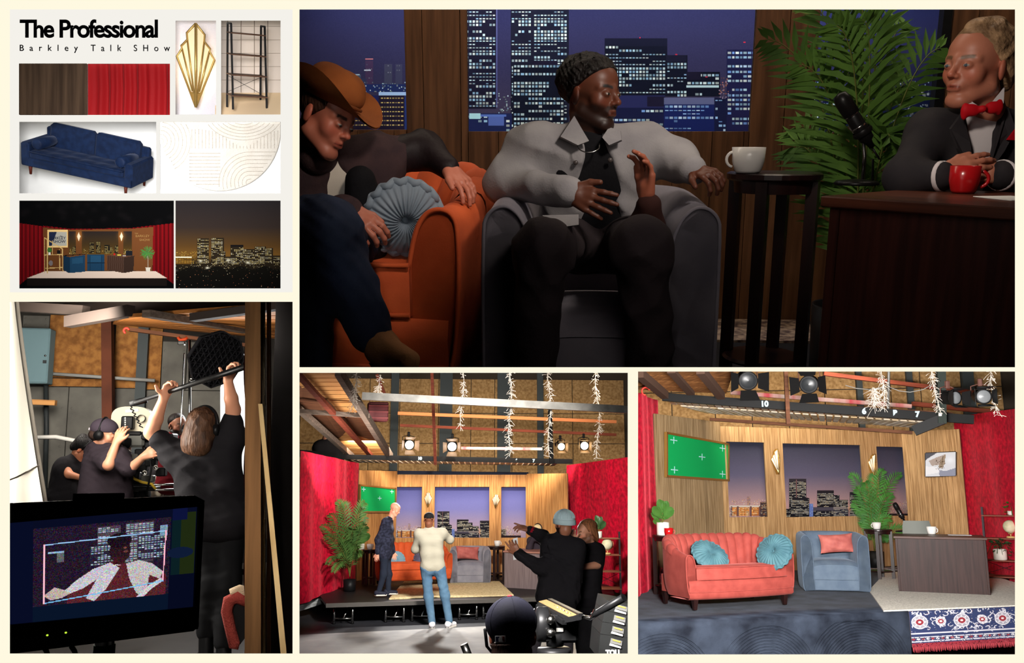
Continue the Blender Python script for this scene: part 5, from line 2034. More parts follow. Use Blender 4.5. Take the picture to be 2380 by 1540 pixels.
 jac = torso(J, 1.0, .016, low=.95) + sleeve(J, 'R', 1.0, .02) + [cap(J['shL'], J['shL'] + (J['elL'] - J['shL']) * .28, .086, .08)]
 jac += [cap(P(762, 345, D - .07), P(782, 400, D - .10), .022, .024, k=.01, op='s'), cap(P(785, 400, D - .10), P(800, 470, D - .09), .03, .06, k=.012, op='s')]
 p.cloth('jacket', jac, JB, .009, .05, .009, 30, 4)
 p.cloth('collar', [cap(P(690, 352, D + .02), P(735, 366, D - .08), .07, .06), cap(P(735, 366, D - .08), P(772, 372, D - .02), .05, .045)], JB, .009, .03, .003)
 p.cloth('leather_sleeve', [cap(J['shL'] + (J['elL'] - J['shL']) * .2, J['elL'], .072, .062), cap(J['elL'], J['wrL'], .062, .042)], pm('dark_sleeve', (26, 17, 19), .55, bump=.2, bs=50), .009, .04, .011, 50, 6)
 p.cloth('vest', [cap(P(838, 420, D - .12), P(850, 560, D - .08), .05, .075), cap(P(870, 470, D - .1), P(850, 560, D - .1), .04, .07)], BLACKF, .01, .04, .004)
 p.cloth('jeans', legs(J, 1.0, .006, (.09, .078, .062)), pm('blue_jeans', (38, 45, 64), .85, rgb2=(28, 34, 50), vs=8, bump=.12, bs=120), amp=.008, seed=3)
 hd = P(890, 545, 2.6) - J['wrR']
 p.flesh(hand_prims(J['wrR'], hd, (.25, -.75, .6), 1.05, (.55, .6, .65, .7), -1, .08, (.8, .4), tc=.4) + [cap(J['wrR'] + nrm(J['elR'] - J['wrR']) * .05, J['wrR'], .028, .025)], .0035, .012)
 hd = P(1090, 432, 2.92) - J['wrL']
 p.flesh(hand_prims(J['wrL'], hd, (.5, -.4, .7), 1.05, (.35, .4, .45, .5), 1, .1, (.8, .5)) + [cap(J['wrL'] + nrm(J['elL'] - J['wrL']) * .05, J['wrL'], .028, .025)], .0035, .012)
 q = J['wrR'] - nrm(hd) * 0
 ring = [q + (-.012, 0, .0) + .031 * (np.array((.3, .3, .9)) * math.cos(a) + np.array((.2, -.95, .2)) * math.sin(a)) for a in np.linspace(0, 6.28, 20)]
 p.mb('watch', MB().tube(ring, .007, 6), CHROME)
 # sock and suede boot
 an, toe = P(872, 775, 2.5), P(950, 838, 2.42)
 bt = p.cloth('suede_boot', [cap(P(868, 768, 2.5), P(888, 800, 2.5), .045, .047), cap(P(885, 805, 2.5), toe, .046, .034), cap(P(876, 822, 2.52), P(905, 838, 2.48), .03, .035)], pm('tan_suede', (158, 110, 72), .95, bump=.1, bs=200), .006, .03, .002, 60, 3)
 p.mb('boot_sole', MB().prism([P(862, 838, 2.53), P(870, 850, 2.53), P(958, 858, 2.42), P(968, 846, 2.42), P(900, 846, 2.47)], (0, -.03, 0), (0, .05, 0)), BLK, bt)
 p.cloth('sock', [cap(P(858, 742, 2.52), P(870, 775, 2.5), .05, .042)], BLACKF, .008, .02, 0)
 p.finish()

 # ---- host
 D = 3.08
 J = joints(R, D, head=(2268, 160, -.02), neck=(2290, 270, .02), shR=(2165, 312, .02), shL=(2400, 310, .06), elR=(2104, 412, -.12), wrR=(2186, 410, -.22), elL=(2420, 430, -.1), wrL=(2330, 408, -.22),
      hipR=(2240, 560, .05), hipL=(2350, 560, .05))
 p = Person(R, 'host in a dark suit with a red bow tie, seated behind the desk', (J['hipR'] + J['hipL']) / 2 * (1, 1, 0), (178, 112, 88), hv=.0045, bv=.009)
 p.head(J['head'], (-.86, -.50, .02), (.06, 0, 1), 1.12, dict(brow=(110, 78, 56)), neck=.054, necklen=.11, jaw=1.0, nose=.95, neckdir=(0, -.3, -1))
 p.eyes((70, 80, 90), (-.2, 0))
 HB = pm('hair_ash', (176, 140, 104), .5, rgb2=(104, 78, 56), vs=26, st=(1, .35, 1), bump=.7, bs=60)
 p.headpart('hair', [elp((0, -.028, .056), (.084, .103, .086)), cap((.0, .03, .112), (0, -.06, .115), .026, .034), elp((0, -.085, -.01), (.066, .045, .075)), elp((-.062, -.045, -.0), (.028, .045, .05)), elp((.062, -.045, -.0), (.028, .045, .05))], HB,
      trim=lambda X, Y, Z: np.maximum(.028 - (-.66 * Y + .75 * Z) - .5 * np.maximum(np.abs(X) - .05, 0), -.10 - Z) + 0 * X, fold=folds(.004, 90, 8), k=.02)
 p.cloth('shirt', torso(J, 1.0, 0), pm('dress_shirt', (214, 205, 205), .7), amp=.002)
 SU = pm('charcoal_suit', (46, 42, 44), .8, rgb2=(38, 35, 38), vs=12, bump=.06, bs=200)
 jac = torso(J, 1.0, .014) + sleeve(J, 'R', 1.0, .014) + sleeve(J, 'L', 1.0, .014)
 jac += [cap(P(2284, 262, D - .06), P(2290, 330, D - .09), .055, .042, k=.012, op='s'), cap(P(2288, 320, D - .09), P(2272, 430, D - .08), .042, .030, k=.012, op='s')]
 j = p.cloth('suit_jacket', jac, SU, .009, .05, .004, 22, 7)
 p.mb('lapel', MB().prism([P(2232, 262, D - .05), P(2205, 300, D - .085), P(2222, 345, D - .10), P(2258, 405, D - .105), P(2250, 330, D - .10)], (0, 0, 0), (.003, -.01, 0)), SU, j)
 p.mb('lapel', MB().prism([P(2338, 250, D - .05), P(2356, 300, D - .085), P(2330, 350, D - .10), P(2290, 405, D - .105), P(2314, 330, D - .10)][::-1], (0, 0, 0), (.003, -.01, 0)), SU, j)
 p.mb('pocket_square', MB().prism([P(2338, 325, D - .10), P(2362, 294, D - .09), P(2364, 326, D - .095)], (0, 0, 0), (0, -.012, 0)), pm('red_silk', (190, 18, 30), .5), j)
 wm = pm('dress_shirt', (0, 0, 0))
 p.mb('shirt_collar', MB().prism([P(2242, 226, D - .06), P(2242, 250, D - .085), P(2282, 264, D - .10), P(2268, 244, D - .09)], (0, 0, 0), (0, -.008, 0)), wm)
 p.mb('shirt_collar', MB().prism([P(2332, 204, D - .04), P(2298, 246, D - .085), P(2308, 264, D - .10), P(2330, 240, D - .075)][::-1], (0, 0, 0), (0, -.008, 0)), wm)
 RED = pm('red_velvet_tie', (186, 14, 26), .6, sheen=.3)
 V, Q = sdf([elp(P(2258, 256, D - .115), (.028, .012, .020), roty(.1)), elp(P(2308, 250, D - .11), (.028, .012, .020), roty(-.1)), elp(P(2284, 253, D - .12), (.012, .013, .012)), elp(P(2242, 259, D - .11), (.012, .011, .028)), elp(P(2322, 249, D - .105), (.012, .011, .026))], .004, .008)
 p.put('bow_tie', V, Q, RED)
 for s2, q, e in (('R', J['wrR'], J['elR']), ('L', J['wrL'], J['elL'])):
  dd = nrm(q - e)
  sd = nrm(np.cross(dd, (0, 1, 0)))
  ring = [q + dd * .004 + .040 * (sd * math.cos(a) + np.cross(dd, sd) * math.sin(a)) for a in np.linspace(0, 6.28, 22)]
  p.mb('cuff', MB().tube(ring, .011, 6), wm)
 p.flesh(hand_prims(J['wrR'], P(2262, 385, 2.84) - J['wrR'], (-.15, -.85, .5), 1.05, (.3, .35, .4, .5), -1, .04, (.8, .4)) + [cap(J['wrR'] + nrm(J['elR'] - J['wrR']) * .05, J['wrR'], .028, .026)], .004, .012)
 p.flesh(hand_prims(J['wrL'], P(2255, 392, 2.86) - J['wrL'], (.15, -.85, .5), 1.05, (.3, .35, .4, .5), 1, .04, (.8, .4)) + [cap(J['wrL'] + nrm(J['elL'] - J['wrL']) * .05, J['wrL'], .028, .026)], .004, .012)
 ring = [J['wrL'] + (-.014, 0, 0) + .029 * (np.array((0, .2, 1)) * math.cos(a) + np.array((0, -1, .1)) * math.sin(a)) for a in np.linspace(0, 6.28, 20)]
 p.mb('watch', MB().tube(ring, .006, 6), BLK)
 p.finish()


if 'H' in BUILD:
 names0 = set(o.name for o in bpy.data.objects)
 hero()
 clip_room(names0, (('x', 690, 1), ('y', 856, -1)))

# ================================================================== pieces shared by the stage pictures
OAK = pm('oak_planks', (192, 154, 108), .6, rgb2=(150, 114, 74), vs=2.6, st=(14, 14, .8), rnd=.10, bump=.05, bs=50)
OAKW = pm('oak_planks_warm', (208, 152, 92), .6, rgb2=(166, 112, 62), vs=2.6, st=(14, 14, .8), rnd=.09, bump=.05, bs=50)
RAW = pm('flat_back', (120, 96, 70), .8)
REDV = pm('red_crushed_velvet', (214, 10, 50), .62, rgb2=(146, 2, 30), vs=13, sheen=.5, bump=.35, bs=26, detail=8)
OSB = pm('osb_board', (176, 140, 94), .85, rgb2=(140, 106, 66), vs=16, bump=.12, bs=40, rnd=.08)
STEELG = pm('dark_grey_steel', (62, 68, 70), .6)
BEAMB = pm('black_beam', (13, 12, 12), .6)
BROWNW = pm('brown_timber', (110, 70, 48), .75, rgb2=(84, 52, 36), vs=3, st=(.6, 8, 8))
REDW = pm('red_brown_timber', (122, 58, 40), .75, rgb2=(96, 44, 32), vs=3, st=(.6, 8, 8))
PINE = pm('pine_boards', (206, 150, 92), .7, rgb2=(170, 116, 66), vs=3, st=(.7, 9, 9), rnd=.08)
GREYT = pm('weathered_timber', (116, 100, 88), .85, rgb2=(86, 74, 66), vs=4, st=(.6, 6, 6))
SLATW = pm('whitewashed_slat', (214, 206, 192), .7, rgb2=(186, 160, 120), vs=3, rnd=.12)
METW = pm('galvanised_steel', (124, 121, 116), .5, .3, rgb2=(104, 102, 98), vs=6)
GOLD = pm('brass', (188, 150, 84), .35, .8)
FROST = pm('frosted_glass', (236, 226, 206), .4)
GREENS = pm('chroma_green', (14, 168, 88), .8)
TAPE = pm('pale_blue_tape', (188, 226, 240), .7)
TEAL = pm('teal_velvet', (74, 110, 118), .65, rgb2=(58, 92, 102), vs=8, sheen=.5)
PINKV = pm('dusty_pink_velvet', (190, 106, 96), .6, rgb2=(164, 84, 78), vs=7, sheen=.5, bump=.2, bs=30)
LEAF = pm('leaf_green', (66, 108, 44), .45, rgb2=(48, 86, 34), vs=9)
LEAFD = pm('leaf_dark', (44, 74, 42), .4, rgb2=(62, 92, 52), vs=12)
POTW = pm('white_pot', (226, 220, 210), .5)
GLOBE = pm('globe_print', (226, 216, 184), .4, rgb2=(196, 190, 150), vs=9)
LAMPB = pm('lamp_black', (22, 21, 21), .5)
WIREW = pm('white_wire', (226, 214, 200), .6)


def skyline_set(name, room, pa, pn, sx, x0, x1, y0, y1, q, tint, label, gl=1.0):
 """skyline print; canvas coordinates are pixels of the empty-set picture, q pixels per cell"""
 cv = Canvas(int((x1 - x0) / q), int((y1 - y0) / q))
 X = lambda p: (p - x0) / q
 Y = lambda p: (p - y0) / q
 top, mid, low = tint
 cv.vgrad([(0, top), (.45, mid), (.82, low), (1, tuple(c * .9 for c in low))])
 cv.a += RS.rand(cv.h, cv.w, 1) * 4 - 2
 W = [np.array((240, 228, 196)) * gl, np.array((225, 225, 215)) * gl, np.array((200, 200, 190)) * gl]
 OR = [np.array((255, 200, 120)), np.array((250, 160, 80)), np.array((255, 230, 180))]
 dk = (26, 24, 30)
 cv.dots(160, X(1700), Y(1160), X(1782), Y(1178), OR + W, 5)
 cv.windows(X(1736), Y(1153), X(1744), Y(1178), 1, 1, .4, OR, tuple(c * .8 for c in low), 1, 1, 3)
 cv.rect(X(1696), Y(1174), X(1782), Y(1178), (190, 180, 170))
 for k, (a, b) in enumerate(((1702, 1713), (1717, 1742), (1747, 1764))):
  cv.windows(X(a), Y(1178), X(b), Y(1198), 3, 1, 1.0, OR, (150, 92, 50), 0, 1, k)
 for a in (1698, 1713, 1743, 1764):
  cv.rect(X(a), Y(1176), X(a + 4), Y(1199), (92, 66, 66))
 cv.windows(X(1767), Y(1166), X(1782), Y(1204), 1, 1, .5, W + OR, (60, 44, 46), 1, 1, 7)
 cv.dots(70, X(1690), Y(1176), X(1702), Y(1204), W, 8); cv.dots(60, X(1692), Y(1199), X(1782), Y(1204), W + OR, 9)
 # middle window
 cv.windows(X(1834), Y(1112), X(1874), Y(1204), 2, 1, .55, W, dk, 1, 1, 11, .7)
 cv.rect(X(1834), Y(1112), X(1874), Y(1119), (44, 40, 46)); cv.rect(X(1850), Y(1114), X(1852), Y(1160), (110, 80, 80))
 cv.windows(X(1838), Y(1157), X(1881), Y(1204), 2, 1, .6, W, (20, 20, 26), 1, 1, 12, .75); cv.rect(X(1842), Y(1156), X(1878), Y(1161), dk)
 cv.windows(X(1824), Y(1182), X(1836), Y(1204), 2, 1, .5, W, dk, 1, 1, 13)
 cv.rect(X(1881), Y(1170), X(1890), Y(1204), (90, 110, 170)); cv.dots(26, X(1880), Y(1168), X(1892), Y(1200), [(200, 220, 250)], 4)
 cv.windows(X(1899), Y(1139), X(1938), Y(1180), 2, 1, .6, W, (22, 20, 26), 1, 1, 14, .75); cv.rect(X(1899), Y(1139), X(1938), Y(1145), (34, 30, 36))
 cv.windows(X(1937), Y(1150), X(1951), Y(1180), 2, 1, .55, W, dk, 1, 1, 15); cv.windows(X(1950), Y(1161), X(1971), Y(1182), 2, 1, .65, W, dk, 1, 1, 16)
 cv.rect(X(1890), Y(1178), X(1940), Y(1187), (70, 66, 78)); cv.windows(X(1890), Y(1186), X(1940), Y(1204), 2, 1, .55, W, (26, 26, 34), 1, 1, 17)
 cv.rect(X(1937), Y(1177), X(1968), Y(1183), (120, 112, 110)); cv.windows(X(1937), Y(1183), X(1972), Y(1204), 2, 1, .7, W, (40, 40, 52), 1, 1, 18)
 cv.windows(X(1975), Y(1143), X(2010), Y(1204), 2, 1, .62, W, (30, 28, 36), 1, 1, 19, .75); cv.rect(X(1975), Y(1143), X(2010), Y(1148), (40, 36, 44))
 cv.dots(40, X(1970), Y(1165), X(1978), Y(1190), OR, 3)
 # right window
 cv.dots(300, X(2043), Y(1162), X(2110), Y(1194), OR + W, 21); cv.dots(70, X(2043), Y(1170), X(2110), Y(1192), W, 22)
 cv.windows(X(2040), Y(1172), X(2062), Y(1200), 1.6, 1, .6, W, (60, 50, 50), 1, 1, 23)
 cv.rect(X(2040), Y(1193), X(2112), Y(1206), (40, 30, 34))
 return single(name, cv.mesh_on(name, room, sx[0], sx[1], q * sx[2], pa, pn), attr_mat('print', .85, spec=.1), label, 'backdrop', room)


def green_frame(room, q, n, label):
 """q: four room points TL TR BR BL of the frame, n: normal towards the viewer"""
 q = [np.asarray(v, float) for v in q]
 n = nrm(n)
 t = thing('green_screen', label, 'screen', room, sum(q) / 4)
 c0 = sum(q) / 4
 q = [v - c0 for v in q]
 part('screen_panel', MB().prism(q[::-1], (0, 0, 0), n * .02), GREENS, t)
 c = sum(q) / 4
 for i in range(4):
  a, b = q[i], q[(i + 1) % 4]
  part('frame_strip', MB().bar(a + nrm(a - b) * .015 + n * .02, b + nrm(b - a) * .015 + n * .02, .035, .05, n), GOLD, t)
 ex, ey = (q[1] - q[0] + q[2] - q[3]) / 2, (q[0] - q[3] + q[1] - q[2]) / 2

 def at(u, v):
  return (q[0] * (1 - u) + q[1] * u) * (1 - v) + (q[3] * (1 - u) + q[2] * u) * v
 for u, v in ((.11, .14), (.9, .14), (.55, .45), (.12, .84), (.9, .84)):
  p = at(u, v) + n * .023
  r, r2 = .05 * np.linalg.norm(ex), .085 * np.linalg.norm(ey)
  m = MB().bar(p - nrm(ex) * r, p + nrm(ex) * r, .014, .004, n).bar(p - nrm(ey) * r2, p + nrm(ey) * r2, .014, .004, n)
  part('marker_cross', m, TAPE, t)
 return t


def slat_row(room, a0, a1, b0, b1, n, name, label, mat=SLATW, gap=.25):
 """rack of slats between two rails; a = near rail ends, b = far rail ends"""
 a0, a1, b0, b1 = (np.asarray(v, float) for v in (a0, a1, b0, b1))
 o = (a0 + b1) / 2
 t = thing(name, label, 'slat rack', room, o)
 for p, q in ((a0, a1), (b0, b1)):
  part('rail', MB().bar(p - o + (0, 0, .09), q - o + (0, 0, .09), .05, .03), BROWNW, t)
 for i in range(n):
  u0, u1 = (i + gap / 2) / n, (i + 1 - gap / 2) / n
  q = [a0 + (a1 - a0) * u0, a0 + (a1 - a0) * u1, b0 + (b1 - b0) * u1, b0 + (b1 - b0) * u0]
  part('slat', MB().prism([v - o for v in q], (0, 0, .05), (0, 0, .07)), mat, t)
 return t


def string_lights(room, px, y0, y1, D, seed, label, n=60, spread=.06, group=None):
 a, b = room.P(px, y0, D), room.P(px, y1, D)
 t = thing('icicle_light_string', label, 'string lights', room, a, group=group)
 c, tw = light_string(a[2] - b[2], seed, int(n * 1.4), spread, r=.00026 * D)
 part('cord', c, WIREW, t)
 o = part('bulb_twigs', tw, WIREW, t)
 o['kind'] = 'stuff'
 return t


def beam(name, room, a, b, w, h, mat, label, cat='beam', up=(0, 0, 1)):
 c = (np.asarray(a) + np.asarray(b)) / 2
 m = MB().bar(np.asarray(a) - c, np.asarray(b) - c, w, h, up)
 return single(name, m, mat, label, cat, room, mw=Matrix.Translation(Vector(c)))


def beam_px(name, room, p0, p1, D, hpx, mat, label, D1=None, w=.1, cat='beam'):
 a, b = room.P(p0[0], p0[1], D), room.P(p1[0], p1[1], D if D1 is None else D1)
 return beam(name, room, a, b, w, hpx / room.S((a + b) / 2), mat, label, cat)


def osb_wall(name, room, D, px0, px1, py0, py1, cols, rows, label, pillars=()):
 """rear wall of OSB sheets with screw plugs; pillars: px spans of grey steel columns"""
 x = lambda p: room.P(p, 900, D)[0]
 z = lambda p: room.P((px0 + px1) / 2, p, D)[2]
 m = MB().box(((x(px0) + x(px1)) / 2, D + .1, (z(py0) + z(py1)) / 2), (x(px1) - x(px0), .1, z(py0) - z(py1)))
 w_ = struct(name, m, pm('wall_shadow', (58, 50, 42), .9), room, label)  # dark backing that shows in the joints between the sheets
 bolt = pm('bolt_dark', (40, 34, 30), .6)
 for i in range(len(cols) - 1):
  for j in range(len(rows) - 1):
   xa, xb, za, zb = x(cols[i]), x(cols[i + 1]), z(rows[j + 1]), z(rows[j])
   part('osb_sheet', MB().box(((xa + xb) / 2, D + .03, (za + zb) / 2), (xb - xa - .02, .03, zb - za - .02)), OSB, w_)
   for u in (.15, .5, .85):
    for v in (.25, .75):
     part('bolt', MB().lathe([(0, -.01), (.028, -.008), (.03, 0)], 8, (xa + (xb - xa) * u, D + .01, za + (zb - za) * v), rotx(math.pi / 2)), bolt, w_)
 for a, b in pillars:
  part('steel_column', MB().box(((x(a) + x(b)) / 2, D - .02, (z(py0) + z(py1)) / 2), (x(b) - x(a), .14, z(py0) - z(py1))), STEELG, w_)
 return w_


def shag(px_poly, room, mat, thick, label, name, seed=1):
 pts = [room.FL(*p) for p in px_poly]
 c = sum(pts) / len(pts)
 m = MB().prism([(p - c) * (1, 1, 0) for p in pts], (0, 0, .002), (0, 0, thick))
 return single(name, m, mat, label, 'rug', room, mw=Matrix.Translation(Vector((c[0], c[1], 0))))


def number_paint(room, txt, px, py, D, hpx, label_parent, mat):
 p = room.P(px, py, D)
 s = room.S(p)
 me = text_mesh(txt, hpx * 1.35 / s, .006, .002)
 o = link('painted_number', me, mat, label_parent)
 o.matrix_world = room.M @ Matrix.Translation(Vector(p)) @ Matrix.Rotation(math.pi / 2, 4, 'X')
 return o


# leaves of the fiddle plant: x, y, z above the table, roll about the view axis, lean, size
FIDDLE = [(0, 0, .30, .0, 1.25, 1.5), (-.02, -.02, .26, -.75, 1.2, 1.5), (.02, -.02, .25, .8, 1.15, 1.6), (-.01, -.03, .22, -.25, 1.0, 1.5), (.02, -.03, .21, .4, 1.0, 1.4), (-.02, .01, .24, -1.15, 1.3, 1.3), (.03, .01, .27, 1.05, 1.3, 1.3), (0, .02, .34, -.3, 1.35, 1.3), (.01, .02, .33, .45, 1.35, 1.25), (-.03, -.01, .18, -1.5, 1.1, 1.0)]

# ================================================================== film crew behind the camera
def cloth_translucent(name, rgb, amt=.6):
 if name in MATS:
  return MATS[name]
 m = bpy.data.materials.new(name)
 m.use_nodes = True
 nt = m.node_tree
 b = nt.nodes['Principled BSDF']
 b.inputs['Base Color'].default_value = (*lin(rgb), 1)
 b.inputs['Roughness'].default_value = .9
 b.inputs['Specular IOR Level'].default_value = .1
 t = nt.nodes.new('ShaderNodeBsdfTranslucent')
 t.inputs['Color'].default_value = (*lin(rgb), 1)
 mx = nt.nodes.new('ShaderNodeMixShader')
 mx.inputs[0].default_value = amt
 nt.links.new(b.outputs[0], mx.inputs[1])
 nt.links.new(t.outputs[0], mx.inputs[2])
 nt.links.new(mx.outputs[0], nt.nodes['Material Output'].inputs['Surface'])
 MATS[name] = m
 return m


def screen_canvas():
 cw, ch = 230, 166            # monitor glass; coordinates follow the glass, x 0..230, y 0..166
 cv = Canvas(cw, ch, (8, 12, 34))
 r = np.random.RandomState(5)
 x0, x1, y0, y1 = 28, 192, 14, 140
 cv.rect(x0, y0, x1, y1, (34, 22, 40))
 cv.rect(0, 0, x0, ch, (7, 12, 36)); cv.rect(x1 + 2, 8, 214, 110, (10, 30, 34)); cv.rect(206, 8, 226, 110, (30, 40, 16)); cv.rect(x1 + 2, 0, 214, 20, (12, 18, 56)); cv.ell(206, 74, 18, 9, (14, 26, 52)); cv.rect(192, 110, 230, 166, (6, 10, 30))  # colour zones beside the picture paint in reflections on the glass
 cv.rect(x0, y1, x1, ch, (8, 20, 40))
 W = [(176, 200, 214), (150, 180, 200), (205, 215, 220)]
 cv.windows(100, 20, 128, 84, 4, 2, .8, W, (74, 60, 74), 1, 1.5, 2, .7)
 cv.windows(134, 18, 170, 84, 4, 2, .8, W, (74, 60, 74), 1, 1.5, 3, .7)
 cv.windows(92, 50, 130, 84, 3, 2, .7, W, (40, 34, 52), 1, 1.5, 4)
 cv.windows(150, 40, 186, 80, 3, 2, .7, W, (44, 36, 58), 1, 1.5, 6)
 cv.rect(178, 26, 188, 44, (120, 150, 170)); cv.rect(44, 54, 62, 57, (140, 180, 205)); cv.rect(54, 57, 62, 72, (92, 96, 100))
 # the interviewed man on the screen
 cv.poly([(66, 128), (76, 106), (92, 90), (112, 80), (128, 78), (136, 84), (150, 80), (166, 86), (180, 98), (188, 108), (188, 140), (66, 140)], (84, 34, 40))
 cv.poly([(64, 118), (76, 104), (96, 88), (116, 80), (128, 90), (112, 122), (98, 140), (88, 134), (100, 106), (84, 118), (70, 124)], (196, 192, 200))
 cv.poly([(136, 84), (152, 80), (170, 88), (184, 102), (180, 114), (166, 106), (164, 124), (158, 140), (150, 134), (140, 108)], (190, 184, 186))
 cv.poly([(150, 140), (164, 124), (182, 112), (184, 118), (168, 130), (160, 140)], (206, 204, 206))
 cv.poly([(40, 124), (52, 112), (64, 118), (70, 124), (60, 130), (48, 132)], (188, 168, 160))
 cv.ell(128, 62, 13, 20, (40, 20, 28)); cv.ell(127, 45, 15, 12, (26, 15, 26)); cv.rect(120, 72, 134, 84, (56, 22, 30)); cv.ell(135, 64, 3.5, 2, (96, 54, 52)); cv.ell(134, 58, 2, 2, (110, 60, 60))
 cv.line(122, 84, 129, 86, 1.2, (220, 210, 210))
 n = r.normal(0, 1, (ch, cw, 3)) * 20
 m = np.zeros((ch, cw, 1)); m[y0:y1, x0:x1] = 1
 cv.a = np.clip(cv.a + n * m * (.6 + cv.a / 255), 0, 255)
 for a, b, c, d, col in ((40, 42, 186, 36, (150, 196, 236)), (186, 36, 184, 118, (250, 180, 200)), (184, 118, 40, 136, (120, 190, 236)), (40, 136, 40, 42, (250, 190, 205))):
  cv.line(a, b, c, d, 1.8, col)
 return cv


def set_a():
 R = RA
 P, FL = R.P, R.FL
 DB = 12.0
 WALLC = pm('grey_fibre_board', (112, 110, 104), .85, rgb2=(92, 90, 86), vs=3, detail=6)
 OSBA = pm('osb_amber', (168, 116, 62), .85, rgb2=(126, 82, 42), vs=12, bump=.15, bs=30, rnd=.07)
 x = lambda p: P(p, 900, DB)[0]
 z = lambda p: P(300, p, DB)[2]
 m = MB().box(((x(-40) + x(640)) / 2, DB + .1, (z(690) + z(1260)) / 2), (x(640) - x(-40), .1, z(690) - z(1260)))
 w_ = struct('wall_back', m, pm('wall_gap_dark', (50, 47, 44), .9), R, 'studio wall of OSB above grey boards')
 bolt = pm('bolt_dark', (40, 34, 30), .6)

 def sheet(x0, y0, x1, y1, mat, name):
  part(name, MB().box(((x(x0) + x(x1)) / 2, DB + .03, (z(y0) + z(y1)) / 2), (x(x1) - x(x0) - .012, .03, z(y0) - z(y1) - .012)), mat, w_)
  for u in np.linspace(.12, .88, max(2, int((x1 - x0) / 34))):
   for v in (.2, .55, .9):
    part('bolt', MB().lathe([(0, -.012), (.012, -.01), (.016, 0)], 7, (x(x0) + (x(x1) - x(x0)) * u, DB + .012, z(y0) + (z(y1) - z(y0)) * v), rotx(math.pi / 2)), bolt, w_)
 for a in ((104, 735, 240, 880), (104, 880, 240, 900), (260, 750, 320, 880), (260, 880, 320, 902), (338, 755, 372, 905)):
  sheet(*a, OSBA, 'osb_sheet')
 for a in ((40, 738, 104, 780), (60, 900, 160, 1150), (160, 900, 242, 1150), (260, 902, 320, 1150), (338, 905, 372, 1150), (372, 790, 430, 905), (372, 905, 520, 1150), (430, 790, 520, 905)):
  sheet(*a, WALLC, 'grey_board')
 part('steel_column', MB().box(((x(317) + x(341)) / 2, DB - .02, z(930)), (x(341) - x(317), .12, z(690) - z(1160))), pm('column_slate', (72, 78, 80), .7), w_)
 beam_px('brown_post', R, (250, 745), (253, 1080), 11.7, 22, pm('brown_post', (98, 52, 34), .7, rgb2=(80, 42, 28), vs=3), 'red brown timber post against the studio wall behind the film camera', 11.7, .16, 'post')
 c = P(84, 828, 11.7)
 k = 1 / R.S(c)
 t = thing('electric_cabinet', 'blue grey electric cabinet on the studio wall', 'cabinet', R, c)
 BX = pm('cabinet_blue', (104, 130, 138), .55)
 part('cabinet_body', MB().box((0, 0, 0), (66 * k, .22, 128 * k), b=.01), BX, t)
 part('cabinet_door', MB().box((1 * k, -.115, 0), (60 * k, .012, 122 * k), b=.004), BX, t)
 part('latch', MB().box((26 * k, -.13, -14 * k), (7 * k, .02, 7 * k)), pm('latch_dark', (50, 52, 54), .5), t)
 part('key_lock', MB().ell((26 * k, -.125, 0), (2.5 * k, .01, 2.5 * k)), CHROME, t)
 beam_px('batten', R, (76, 934), (130, 936), 11.6, 12, PINE, 'short pine batten screwed to the wall below the electric cabinet', 11.6)
 single('conduit', MB().tube([P(118, 868, 11.85), P(236, 876, 11.85), P(360, 884, 11.85)], .022, 8), pm('grey_conduit', (150, 150, 148), .5), 'thin grey conduit running along the studio wall', 'conduit', R)
 single('conduit', MB().tube([P(107, 894, 11.8), P(108, 1000, 11.8), P(104, 1150, 11.8)], .03, 8), pm('black_conduit', (44, 48, 50), .5), 'black conduit running down from the electric cabinet', 'conduit', R)
 single('white_rail', MB().tube([P(86, 1016, 11), P(130, 1015, 11), P(175, 1024, 11), P(215, 1036, 11)], .025, 8), pm('white_tube', (190, 188, 184), .5), 'curved white tube behind the woman in the black top', 'tube', R)
 # ---- floor
 struct('floor', MB().quad(P(-60, 0, 1.75) * (1, 1, 0), P(690, 0, 1.75) * (1, 1, 0), P(690, 0, 12.2) * (1, 1, 0), P(-60, 0, 12.2) * (1, 1, 0)), pm('grey_studio_floor', (92, 88, 84), .5, rgb2=(78, 75, 72), vs=1.5), R, 'grey studio floor')
 # ---- ceiling timbers
 DRK = pm('charred_beam', (52, 44, 40), .8)
 q = [P(300, 735, 9), P(690, 705, 8), P(690, 790, 11.5), P(262, 752, 11.5)]
 cb = struct('ceiling', MB().prism([P(-60, 690, 8), P(690, 690, 8), P(690, 770, 11.8), P(-60, 738, 11.8)], (0, .05, .12), (0, .02, .1)), DRK, R, 'dark timber ceiling of the studio')
 for i in range(9):
  v0, v1 = i / 9 + .008, (i + 1) / 9 - .008
  pts = [q[0] * (1 - v0) + q[3] * v0, q[1] * (1 - v0) + q[2] * v0, q[1] * (1 - v1) + q[2] * v1, q[0] * (1 - v1) + q[3] * v1]
  part('ceiling_board', MB().prism(pts, (0, 0, -.01), (0, .02, .03)), pm('warm_boards', (196, 128, 66), .7, rgb2=(160, 100, 50), vs=3, st=(.7, 9, 9), rnd=.1), cb)
 for p0, p1, d0, d1, hp, mt, lab in (((158, 748), (305, 722), 9.5, 9, 26, DRK, 'short black beam end at the upper left of the studio ceiling'), ((30, 712), (200, 722), 10, 9.5, 22, DRK, 'dark beam along the top left of the studio ceiling'),
          ((340, 728), (440, 745), 8.5, 9, 16, GREYT, 'grey beam crossing the boards at the top of the studio'), ((448, 738), (680, 706), 8.5, 8, 18, DRK, 'dark beam running to the wood post at the top of the studio'),
          ((300, 765), (570, 802), 11, 11, 8, BROWNW, 'brown batten under the ceiling boards above the softbox'), ((440, 745), (570, 770), 9.6, 10.2, 9, GREYT, 'short grey joist left of the wood post at the top')):
